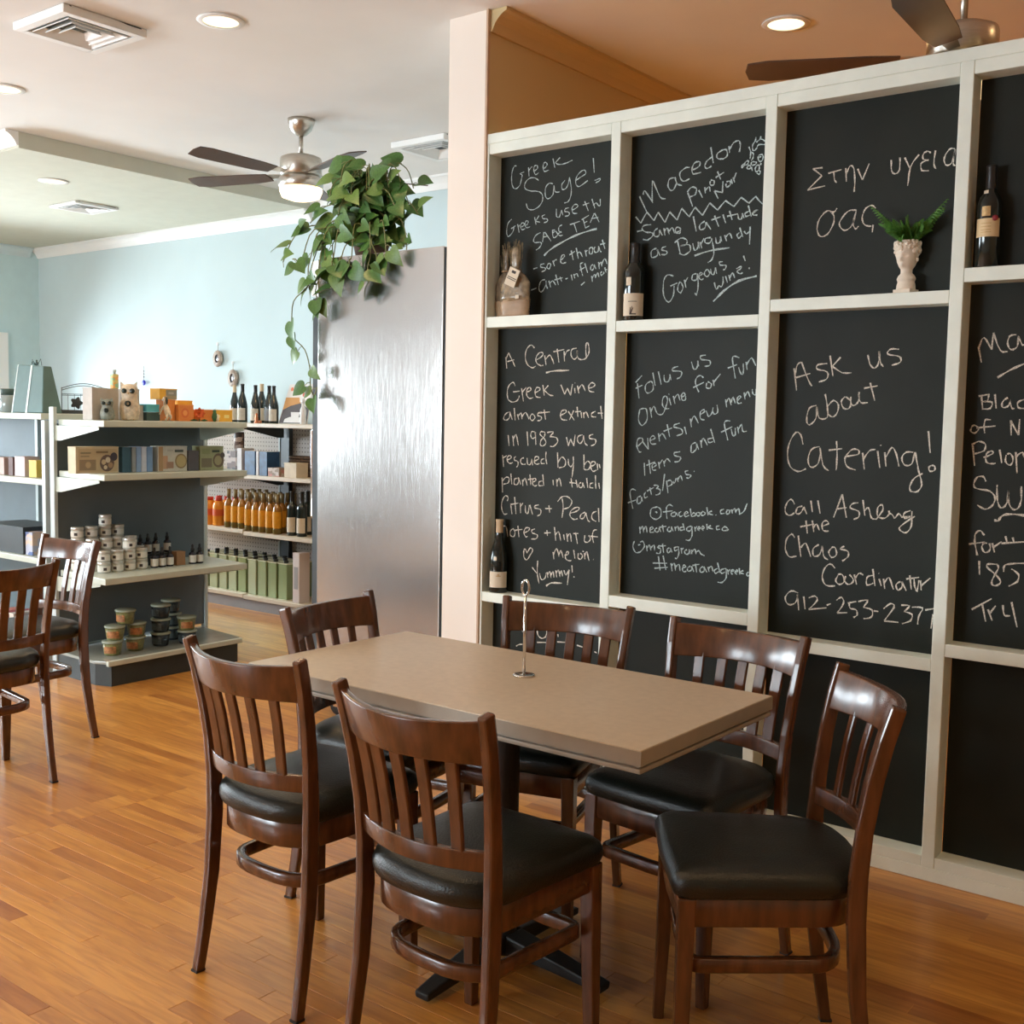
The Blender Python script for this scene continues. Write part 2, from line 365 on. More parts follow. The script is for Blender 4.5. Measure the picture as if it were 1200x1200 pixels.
CHALK = {
    'a1': '''42:2860,2478 2863,2479 2868,2480 2872,2478 2877,2472 2880,2464 2883,2455 2884,2445 2885,2434 2884,2424 2883,2414 2881,2406 2878,2399 2874,2393 2868,2389 2863,2388 2856,2389 2849,2393 2842,2399 2838,2407 2835,2417 2833,2426 2831,2432 2830,2436 2831,2439 2834,2442 2839,2443 2841,2445 2836,2447 2827,2449 2821,2450;42:2799,2465 2795,2429;42:2797,2453 2794,2456 2790,2460 2786,2464 2783,2465 2780,2465 2779,2465;42:2768,2448 2764,2450 2758,2453 2753,2456 2753,2460 2754,2465 2756,2468 2760,2469 2765,2469 2769,2467 2771,2463 2772,2456 2772,2450 2770,2444 2767,2437 2763,2433 2758,2433 2752,2436 2748,2438;42:2721,2452 2717,2454 2711,2458 2707,2462 2706,2466 2707,2470 2710,2473 2713,2475 2718,2475 2722,2473 2724,2470 2726,2464 2726,2458 2725,2452 2723,2445 2719,2440 2711,2440 2703,2442 2697,2443;42:2678,2485 2668,2449;42:2644,2485 2666,2468;42:2666,2468 2662,2465 2656,2461 2648,2459 2640,2458 2630,2458 2620,2459 2607,2461 2594,2465 2584,2467;42:2747,2408 2751,2412 2758,2416 2765,2420 2774,2422 2785,2423 2795,2421 2803,2417 2810,2411 2815,2404 2817,2397 2817,2390 2814,2384 2808,2379 2799,2375 2789,2372 2776,2369 2761,2368 2749,2365 2740,2362 2733,2357 2728,2352 2725,2344 2724,2336 2725,2328 2729,2320 2735,2312 2742,2306 2751,2301 2762,2297 2772,2295 2781,2296 2790,2298 2797,2302 2802,2309 2805,2318 2807,2324;42:2676,2387 2681,2389 2688,2391 2695,2391 2702,2387 2708,2381 2712,2373 2713,2363 2713,2351 2711,2342 2707,2336 2702,2332 2696,2331 2689,2333 2681,2338 2674,2346 2672,2357 2671,2371 2671,2380;42:2671,2380 2669,2373 2667,2362 2663,2354 2655,2352 2647,2352 2641,2352;42:2618,2394 2622,2390 2628,2385 2632,2380 2633,2373 2632,2365 2629,2360 2624,2359 2618,2360 2612,2362 2608,2367 2604,2373 2601,2380 2599,2388 2597,2397 2597,2403;42:2597,2403 2593,2391 2589,2375 2586,2359 2586,2347 2587,2335 2590,2325 2593,2318 2597,2313 2601,2309 2607,2308 2613,2307 2618,2307;42:2565,2388 2558,2391 2547,2396 2538,2400 2530,2403 2523,2406 2519,2409 2519,2414 2521,2418 2524,2422 2529,2423 2536,2422 2543,2419 2550,2414 2558,2407 2563,2399 2566,2390 2566,2380 2564,2372 2560,2367 2554,2363 2546,2363 2534,2368 2519,2376 2509,2381;42:2486,2463 2480,2408;42:2477,2378 2469,2379 2459,2382 2452,2382 2451,2378 2454,2375 2459,2372 2466,2370 2472,2368;42:2880,2268 2885,2265 2892,2260 2898,2254 2902,2244 2904,2233 2905,2222 2904,2212 2901,2204 2897,2199 2889,2202 2881,2208 2874,2215 2870,2223 2868,2232 2867,2239;42:2882,2230 2859,2240;42:2849,2245 2840,2211;42:2846,2233 2836,2242;42:2828,2233 2824,2234 2819,2236 2816,2238 2815,2242 2816,2246 2818,2248 2822,2249 2826,2248 2830,2245 2832,2242 2833,2236 2833,2232 2832,2228 2829,2224 2825,2221 2820,2221 2814,2223 2810,2224;42:2805,2237 2802,2239 2798,2241 2796,2244 2795,2248 2796,2252 2798,2254 2801,2255 2805,2254 2808,2251 2810,2247 2811,2242 2811,2238 2809,2233 2806,2230 2803,2227 2797,2227 2790,2228 2785,2230;42:2763,2265 2755,2235;42:2741,2269 2758,2249;42:2758,2249 2736,2243;42:2712,2270 2716,2269 2722,2268 2726,2265 2726,2262 2723,2258 2719,2255 2713,2254 2706,2254 2701,2253 2699,2250 2697,2247 2699,2243 2703,2241 2710,2240 2716,2239;42:2656,2288 2656,2279 2656,2268 2655,2259 2651,2255 2645,2254 2640,2255 2637,2262 2634,2272 2631,2280;42:2631,2280 2624,2260;42:2596,2286 2601,2286 2607,2285 2612,2284 2615,2281 2616,2277 2615,2274 2609,2272 2601,2271 2595,2268 2593,2265 2593,2260 2595,2257 2601,2255 2608,2255 2614,2255;42:2581,2275 2575,2277 2567,2279 2560,2282 2556,2285 2553,2288 2553,2291 2556,2294 2562,2296 2568,2296 2573,2293 2578,2288 2581,2282 2581,2276 2578,2268 2574,2263 2567,2261 2560,2261 2555,2261;42:2521,2303 2503,2265;42:2530,2289 2500,2295;42:2488,2309 2473,2272;42:2481,2284 2477,2287 2472,2291 2467,2292 2463,2288 2458,2282 2455,2278;42:2449,2305 2449,2298 2448,2288 2448,2281 2452,2279 2457,2281 2460,2282;42:2732,2201 2738,2200 2747,2197 2754,2193 2760,2188 2764,2181 2766,2175 2766,2170 2763,2167 2758,2164 2751,2164 2741,2164 2733,2164 2729,2162 2726,2159 2726,2156 2728,2151 2733,2145 2738,2141 2743,2138 2749,2136 2753,2134;42:2715,2202 2721,2163;42:2710,2201 2679,2164;42:2719,2183 2692,2184;42:2673,2208 2672,2198 2671,2185 2667,2176 2661,2176 2653,2180 2648,2184 2648,2190 2652,2196 2656,2201 2661,2200 2666,2198 2670,2196;42:2661,2205 2671,2206;42:2627,2223 2632,2221 2638,2219 2642,2215 2643,2210 2643,2204 2641,2199 2637,2197 2631,2196 2629,2194 2634,2193 2641,2192 2646,2190 2645,2187 2641,2184 2636,2181 2631,2181 2625,2182 2622,2182;42:2589,2220 2542,2229;42:2570,2224 2555,2188;42:2528,2239 2515,2202;42:2533,2234 2500,2248;42:2523,2220 2507,2226;42:2516,2201 2496,2207;42:2475,2253 2493,2219;42:2473,2253 2451,2217;42:2488,2234 2456,2236;75:2712,2109 2705,2115 2693,2124 2678,2132 2659,2142 2635,2151 2611,2160 2588,2168 2565,2175 2541,2181 2512,2186 2482,2191 2462,2193;50:2764,2060 2744,2064;50:2710,2077 2715,2077 2722,2076 2727,2075 2729,2072 2729,2068 2727,2065 2720,2063 2712,2062 2705,2060 2703,2057 2703,2054 2705,2051 2710,2049 2717,2047 2722,2046;50:2693,2074 2694,2070 2696,2065 2697,2061 2694,2058 2690,2056 2686,2055 2683,2058 2680,2063 2678,2068 2678,2072 2680,2075 2682,2077 2686,2077 2690,2075 2693,2074;50:2668,2086 2659,2064;50:2666,2079 2663,2082 2659,2086 2656,2088 2653,2089 2649,2088;50:2629,2086 2625,2088 2620,2091 2616,2094 2613,2097 2611,2101 2613,2105 2618,2106 2623,2104 2626,2100 2629,2094 2631,2088 2630,2082 2628,2077 2624,2073 2617,2072 2609,2074 2603,2075;50:2580,2119 2569,2082;50:2588,2103 2562,2115;50:2556,2127 2545,2085;50:2549,2105 2547,2108 2543,2111 2539,2111 2534,2106 2529,2097 2525,2091;50:2513,2116 2507,2091;50:2511,2108 2503,2115;50:2495,2119 2495,2114 2494,2107 2493,2101 2489,2099 2485,2099 2481,2100 2479,2105 2478,2111 2477,2116 2479,2120 2481,2124 2484,2125 2488,2124 2492,2121 2495,2119;50:2466,2125 2470,2122 2472,2119 2471,2114 2470,2108 2467,2104 2463,2103 2457,2104 2453,2106 2452,2112 2452,2120 2452,2126;50:2452,2126 2450,2121 2446,2113 2444,2107 2441,2105 2438,2104;50:2435,2149 2422,2114;50:2444,2132 2421,2135;50:2773,1976 2746,1983;50:2704,2014 2709,2014 2717,2013 2723,2010 2728,2005 2731,1998 2733,1991 2734,1983 2733,1976 2730,1970 2727,1967 2723,1966 2718,1968 2711,1974 2704,1984 2699,1992 2698,1999 2699,2005 2700,2009;50:2700,2009 2698,2002 2697,1993 2695,1985 2693,1981 2691,1979 2690,1978;50:2685,2008 2676,1982;50:2680,1998 2677,2001 2671,2006 2666,2007 2660,2002 2655,1995 2651,1989;50:2652,2030 2638,1989;50:2658,2010 2618,2016;50:2631,2020 2622,2001;50:2604,2010 2593,2013;50:2577,2025 2571,2003;50:2565,2027 2559,2010;50:2563,2021 2560,2023 2555,2027 2551,2028 2548,2025 2545,2019 2543,2014;50:2522,2069 2525,2068 2530,2067 2534,2065 2535,2062 2535,2058 2533,2052 2530,2041 2526,2028 2522,2018;50:2537,2040 2513,2050;50:2514,2065 2499,2028;50:2476,2058 2479,2056 2483,2054 2485,2052 2486,2047 2486,2042 2485,2039 2482,2037 2477,2037 2473,2040 2471,2045 2470,2052 2470,2057;50:2470,2057 2461,2040;50:2450,2066 2445,2039;50:2448,2056 2445,2059 2441,2063 2438,2065 2436,2061 2435,2054 2434,2048;50:2434,2058 2431,2064 2426,2073 2421,2077 2417,2072 2413,2063 2411,2056;50:2529,1982 2512,1993;50:2480,2014 2476,1992;50:2478,2006 2475,2010 2470,2017 2467,2020 2464,2016 2463,2010 2462,2005;50:2462,2008 2460,2014 2456,2021 2453,2025 2450,2022 2448,2014 2446,2008;50:2433,2029 2435,2027 2438,2025 2439,2020 2437,2016 2435,2014 2432,2015 2428,2018 2425,2020 2424,2023 2424,2026 2423,2028;50:2420,2043 2414,2024;50:2420,2033 2410,2035''',
    'b1': '''54:2273,2296 2239,2235;54:2257,2301 2256,2307 2255,2314 2250,2314 2239,2301 2224,2281 2214,2266;54:2217,2271 2218,2292 2219,2320 2219,2341 2218,2347 2216,2345 2214,2343;54:2214,2343 2206,2326 2194,2303 2184,2285 2175,2278 2166,2276 2160,2276;54:2120,2348 2127,2348 2137,2348 2145,2346 2149,2341 2151,2333 2152,2325 2151,2318 2147,2312 2144,2307 2139,2304 2134,2303 2128,2305 2123,2312 2118,2322 2114,2330;54:2122,2348 2121,2342 2118,2333 2114,2325 2107,2321 2099,2318 2093,2317;54:2063,2378 2068,2378 2074,2379 2081,2378 2089,2374 2097,2369 2103,2363 2104,2356 2102,2348 2099,2341 2095,2336 2090,2332 2084,2331 2076,2332 2068,2335 2062,2337;54:2051,2368 2044,2369 2034,2372 2026,2376 2022,2381 2021,2387 2022,2392 2027,2394 2035,2394 2042,2392 2047,2388 2051,2381 2053,2374 2054,2367 2052,2358 2048,2352 2038,2352 2025,2353 2016,2355;54:1974,2403 1979,2401 1986,2397 1993,2393 1997,2388 2000,2382 2002,2377 2001,2372 1998,2368 1994,2365 1988,2366 1980,2369 1975,2372;54:1980,2438 1968,2381;54:1931,2423 1938,2421 1946,2417 1953,2413 1955,2408 1955,2401 1952,2396 1946,2393 1938,2392 1930,2391 1924,2393 1918,2396 1914,2400 1913,2407 1915,2415 1917,2421 1922,2423 1927,2423 1931,2423;54:1908,2433 1905,2409;54:1905,2422 1901,2428 1896,2436 1890,2443 1883,2446 1877,2447 1871,2447 1867,2443 1865,2437 1864,2431 1864,2423 1866,2414 1867,2407;54:2068,2288 2046,2236;54:2070,2290 2066,2295 2060,2302 2053,2306 2046,2306 2038,2303 2033,2299 2032,2293 2034,2285 2037,2278 2044,2275 2053,2273 2059,2272;54:2023,2292 2007,2264;54:1999,2300 1996,2278;54:1996,2289 1992,2293 1987,2298 1982,2300 1979,2296 1978,2288 1977,2282;54:1978,2319 1978,2315 1979,2310 1977,2306 1973,2304 1967,2303 1963,2304 1962,2309 1962,2315 1963,2319 1967,2321 1972,2322 1976,2323;54:1950,2350 1937,2321;54:1957,2329 1924,2344;54:1960,2283 1944,2254;54:1960,2283 1926,2273;54:1928,2275 1927,2313;54:1915,2303 1915,2299 1914,2294 1912,2290 1908,2291 1902,2294 1898,2297 1897,2301 1897,2306 1899,2310 1903,2311 1909,2310 1913,2309;54:1895,2317 1890,2300;54:1888,2322 1881,2304;54:1886,2313 1876,2337;54:2287,2222 2264,2197;54:2264,2197 2239,2235;54:2239,2235 2207,2201;54:2207,2201 2190,2230;54:2190,2230 2160,2190;54:2160,2190 2141,2226;54:2141,2226 2109,2194;54:2109,2194 2091,2234;54:2091,2234 2059,2201;54:2059,2201 2036,2233;54:2036,2233 2005,2201;54:2005,2201 1977,2242;54:1977,2242 1945,2214;54:1945,2214 1915,2244;54:1915,2244 1881,2220;54:1881,2220 1854,2249;54:1854,2249 1823,2226;54:1823,2226 1798,2247;54:1798,2247 1791,2238 1781,2227 1772,2219 1768,2218 1765,2220 1763,2222;54:2279,2167 2258,2169;54:2219,2187 2227,2187 2239,2188 2248,2187 2254,2184 2257,2179 2258,2175 2255,2170 2249,2166 2242,2162 2233,2160 2223,2159 2216,2158 2211,2154 2209,2150 2210,2146 2215,2141 2223,2136 2230,2132 2238,2132 2246,2134 2252,2136;54:2190,2171 2195,2169 2201,2165 2205,2161 2206,2155 2205,2148 2202,2143 2197,2141 2189,2141 2184,2144 2182,2150 2182,2158 2182,2164;54:2182,2164 2169,2143;54:2164,2169 2158,2142;54:2161,2157 2158,2162 2153,2168 2149,2169 2146,2163 2143,2152 2140,2145;54:2141,2156 2138,2160 2133,2166 2129,2168 2124,2162 2120,2154 2118,2147;54:2113,2149 2106,2150 2098,2153 2093,2156 2093,2160 2097,2164 2101,2167 2105,2168 2110,2167 2113,2164 2115,2159 2114,2153 2113,2149 2108,2146 2102,2145 2097,2145 2095,2147 2094,2151 2093,2154;54:2042,2201 2028,2146;54:1995,2179 2000,2177 2008,2173 2014,2168 2016,2162 2015,2156 2013,2151 2007,2150 2000,2151 1994,2154 1991,2160 1990,2169 1990,2175;54:1990,2175 1969,2148;54:1956,2195 1938,2155;54:1968,2181 1932,2189;54:1923,2196 1911,2165;54:1897,2206 1886,2174;54:1906,2188 1864,2193;54:1864,2191 1863,2186 1862,2180 1861,2176 1857,2173 1852,2173 1849,2175 1848,2180 1847,2188 1847,2193;54:1847,2193 1840,2176;54:1820,2199 1824,2197 1831,2195 1836,2192 1837,2188 1835,2184 1833,2181 1828,2181 1821,2183 1817,2184;54:1825,2218 1812,2179;54:1810,2188 1803,2192 1793,2197 1787,2200 1791,2199 1799,2197 1806,2193 1807,2190 1807,2186 1805,2183 1800,2182 1794,2182 1789,2181;54:2193,2098 2199,2097 2207,2095 2213,2091 2216,2083 2215,2073 2213,2066 2206,2065 2196,2067 2189,2071 2187,2078 2187,2087 2188,2093;54:2190,2093 2176,2070;54:2152,2102 2156,2101 2162,2100 2167,2098 2170,2096 2171,2093 2169,2090 2163,2088 2155,2086 2149,2084 2147,2080 2148,2076 2151,2073 2157,2072 2165,2073 2171,2074;54:2104,2117 2092,2073;54:2116,2112 2110,2117 2101,2123 2092,2127 2082,2127 2073,2123 2066,2119 2064,2113 2065,2107 2068,2102 2075,2099 2084,2099 2091,2099;54:2091,2099 2081,2100 2067,2102 2056,2101 2051,2095 2049,2086 2050,2078 2056,2073 2065,2068 2074,2065 2082,2066 2090,2070 2095,2073;54:2041,2104 2039,2096 2036,2086 2033,2079 2029,2078 2024,2081 2021,2085 2019,2092 2019,2102 2019,2108;54:2019,2108 2013,2084;54:2011,2106 2003,2083;54:2009,2097 1995,2119;54:1968,2119 1974,2119 1983,2119 1990,2117 1992,2112 1992,2106 1989,2102 1984,2100 1978,2099 1972,2100 1968,2105 1965,2110 1963,2115;54:1966,2117 1962,2104 1957,2087 1954,2071 1954,2059 1957,2049 1960,2042 1966,2036 1972,2033 1977,2031;54:1949,2118 1948,2112 1947,2104 1945,2098 1941,2096 1935,2097 1931,2099 1930,2106 1929,2114 1930,2120;54:1930,2120 1924,2101;54:1913,2123 1905,2101;54:1910,2115 1906,2119 1900,2125 1894,2128 1890,2123 1886,2115 1884,2108;54:1856,2127 1859,2125 1863,2122 1865,2119 1864,2115 1861,2111 1858,2108 1854,2109 1850,2113 1847,2116;54:1855,2144 1842,2111;54:1838,2130 1835,2127 1832,2122 1828,2120 1824,2122 1820,2125 1817,2128;54:1815,2144 1815,2082;67:2032,2059 2017,2063 1995,2068 1971,2072 1943,2075 1913,2076 1892,2077;84:1950,1891 1939,1900 1924,1914 1908,1927 1891,1938 1872,1949 1852,1958 1827,1964 1801,1968 1783,1971;50:2117,1991 2124,1994 2134,1997 2143,1997 2149,1993 2154,1987 2158,1976 2159,1960 2159,1940 2156,1923 2150,1910 2142,1901 2134,1897 2127,1901 2120,1910 2115,1921 2113,1933 2113,1946 2113,1956;50:2129,1955 2099,1966;50:2093,1963 2095,1958 2097,1949 2098,1942 2095,1935 2089,1930 2085,1928 2081,1933 2077,1941 2075,1949 2078,1956 2082,1963 2086,1967 2089,1968 2092,1965 2093,1963;50:2071,1975 2063,1946;50:2068,1966 2057,1983;50:2022,1994 2026,1994 2032,1993 2037,1991 2039,1985 2040,1978 2039,1973 2034,1971 2027,1970 2021,1972 2019,1979 2018,1987 2017,1994;50:2017,1994 2016,1982 2014,1966 2013,1950 2014,1936 2017,1924 2019,1916 2023,1921 2025,1925;50:2009,1985 2006,1987 2000,1990 1997,1992 1999,1995 2002,1997 2005,1997 2008,1994 2011,1990 2012,1985 2011,1980 2008,1975 2004,1971 2000,1971 1995,1973 1992,1975;50:1983,2004 1986,2001 1989,1997 1990,1992 1988,1987 1984,1983 1980,1981 1975,1982 1971,1986 1968,1991 1969,1996 1973,2002 1976,2006 1979,2007 1983,2004;50:1965,2008 1964,2003 1963,1996 1962,1991 1959,1988 1954,1986 1951,1987 1949,1994 1947,2004 1946,2011;50:1946,2011 1940,1989;50:1917,2030 1921,2030 1927,2030 1931,2029 1931,2026 1929,2021 1926,2018 1919,2017 1910,2017 1904,2016 1903,2013 1904,2008 1906,2004 1909,2002 1913,2001 1915,2000;50:1948,1958 1946,1951 1943,1940 1939,1934 1935,1936 1932,1943 1929,1947;50:1929,1947 1927,1945 1923,1942 1920,1941 1917,1944 1915,1949 1913,1955 1913,1962 1914,1971 1914,1977;50:1904,1978 1896,1955;50:1891,1981 1885,1960;50:1887,1972 1884,1977 1881,1985 1878,1988 1874,1984 1870,1975 1868,1969;50:1863,2001 1858,2003 1850,2007 1845,2008 1843,2006 1844,2003 1847,2000 1851,1997 1857,1995 1860,1992 1858,1989 1853,1985 1848,1983 1844,1983 1840,1985 1837,1986;50:1837,2045 1829,2026;50:1814,2002 1812,1997;50:1805,2450 1805,2446 1806,2441 1808,2437 1810,2433 1814,2430 1816,2426 1817,2421 1817,2415 1816,2410 1815,2407 1813,2405 1807,2405 1804,2409 1800,2412 1799,2416 1797,2420 1794,2423 1787,2423 1777,2421 1770,2420 1766,2421 1764,2424 1764,2427 1768,2431 1775,2435 1780,2439 1783,2440 1786,2441;50:1787,2451 1787,2445 1789,2442 1793,2438 1799,2435 1803,2432;50:1831,2420 1829,2416 1826,2410 1824,2404 1823,2395 1824,2385 1825,2378;50:1824,2404 1820,2401 1816,2398 1812,2394 1812,2389 1813,2384 1814,2379 1816,2376 1818,2374 1820,2372;50:1833,2374 1836,2372 1841,2370 1844,2367 1845,2364 1845,2361 1841,2359 1836,2360 1833,2362 1831,2365 1830,2368 1830,2371 1834,2374 1836,2375;50:1856,2351 1856,2354 1854,2359 1852,2362 1850,2364 1846,2363 1846,2359 1848,2356 1851,2354 1854,2352 1856,2351;50:1793,2386 1789,2387 1784,2388 1780,2388 1777,2386 1776,2382 1775,2378 1776,2373 1778,2368 1781,2365 1785,2365 1789,2366 1792,2369 1793,2373 1794,2380 1794,2384;50:1790,2380 1782,2381;50:1811,2367 1814,2367 1818,2366 1820,2364 1819,2358 1817,2356 1814,2355 1809,2356 1804,2356 1802,2359 1800,2361 1800,2364 1803,2365 1808,2366 1811,2367;50:1826,2357 1829,2356 1832,2354 1835,2352 1835,2349 1834,2346 1832,2344 1829,2344 1824,2345 1821,2347 1821,2350 1823,2354 1824,2357;50:1798,2354 1800,2351 1802,2347 1804,2343 1803,2338 1802,2333 1799,2331 1796,2331 1792,2334 1789,2337 1788,2342 1788,2347 1789,2351 1792,2353 1795,2353 1798,2354;50:1791,2337 1789,2335 1786,2332 1784,2329 1784,2326 1786,2323 1788,2321 1791,2322 1794,2325 1797,2326;50:1819,2350 1814,2336;50:1785,2360 1782,2357 1783,2354 1787,2353 1789,2353''',
    'c1': '''50:1557,2316 1591,2317;50:1591,2317 1558,2290;50:1558,2290 1607,2248;50:1607,2248 1545,2255;50:1536,2295 1490,2302;50:1517,2298 1516,2290 1515,2280 1513,2271 1510,2266 1507,2263 1505,2261;50:1476,2305 1472,2261;50:1474,2286 1470,2294 1466,2304 1461,2311 1456,2311 1452,2307 1448,2300 1446,2288 1444,2272 1443,2258 1443,2245 1444,2233 1444,2224;50:1435,2298 1418,2260;50:1418,2260 1397,2310;50:1325,2313 1324,2303 1324,2289 1322,2278 1318,2271 1313,2268 1308,2267 1303,2269 1299,2273 1296,2279 1296,2291 1296,2306 1297,2317;50:1281,2315 1263,2278;50:1236,2319 1243,2311 1253,2299 1261,2284 1265,2264 1266,2241 1268,2225;50:1199,2319 1201,2321 1205,2324 1209,2326 1213,2325 1219,2323 1222,2319 1224,2314 1224,2308 1222,2303 1217,2300 1210,2298 1205,2297;50:1210,2298 1215,2296 1223,2294 1228,2290 1229,2283 1228,2275 1225,2268 1218,2266 1210,2265 1203,2265;50:1185,2325 1186,2314 1188,2298 1188,2285 1186,2277 1183,2271 1180,2268;50:1126,2323 1130,2324 1136,2325 1142,2323 1147,2317 1153,2308 1156,2299 1157,2291 1154,2282 1151,2276 1145,2274 1139,2275 1133,2280 1129,2293 1125,2309 1123,2320;50:1124,2321 1126,2308 1127,2291 1128,2278 1126,2272 1123,2271 1121,2270;50:1501,2177 1503,2173 1506,2168 1511,2165 1518,2167 1526,2171 1535,2171 1544,2166 1553,2157 1560,2148 1565,2137 1567,2125 1568,2114 1565,2104 1561,2094 1555,2089 1548,2087 1539,2089 1531,2093 1524,2101 1517,2113 1512,2124 1509,2134 1509,2144 1510,2153 1514,2160 1520,2165 1524,2169;50:1434,2165 1442,2165 1452,2166 1462,2163 1471,2156 1480,2145 1486,2136 1490,2129 1490,2122 1488,2117 1484,2110 1477,2104 1470,2101 1461,2103 1452,2109 1445,2118 1440,2131 1436,2148 1434,2160;50:1434,2165 1437,2153 1441,2136 1442,2122 1441,2113 1437,2106 1434,2103 1430,2104 1427,2108 1424,2111;50:1369,2164 1372,2167 1377,2172 1382,2174 1388,2174 1395,2171 1402,2167 1407,2159 1411,2149 1413,2139 1412,2130 1409,2121 1404,2114 1397,2110 1388,2108 1381,2107;50:1375,2111 1377,2087''',
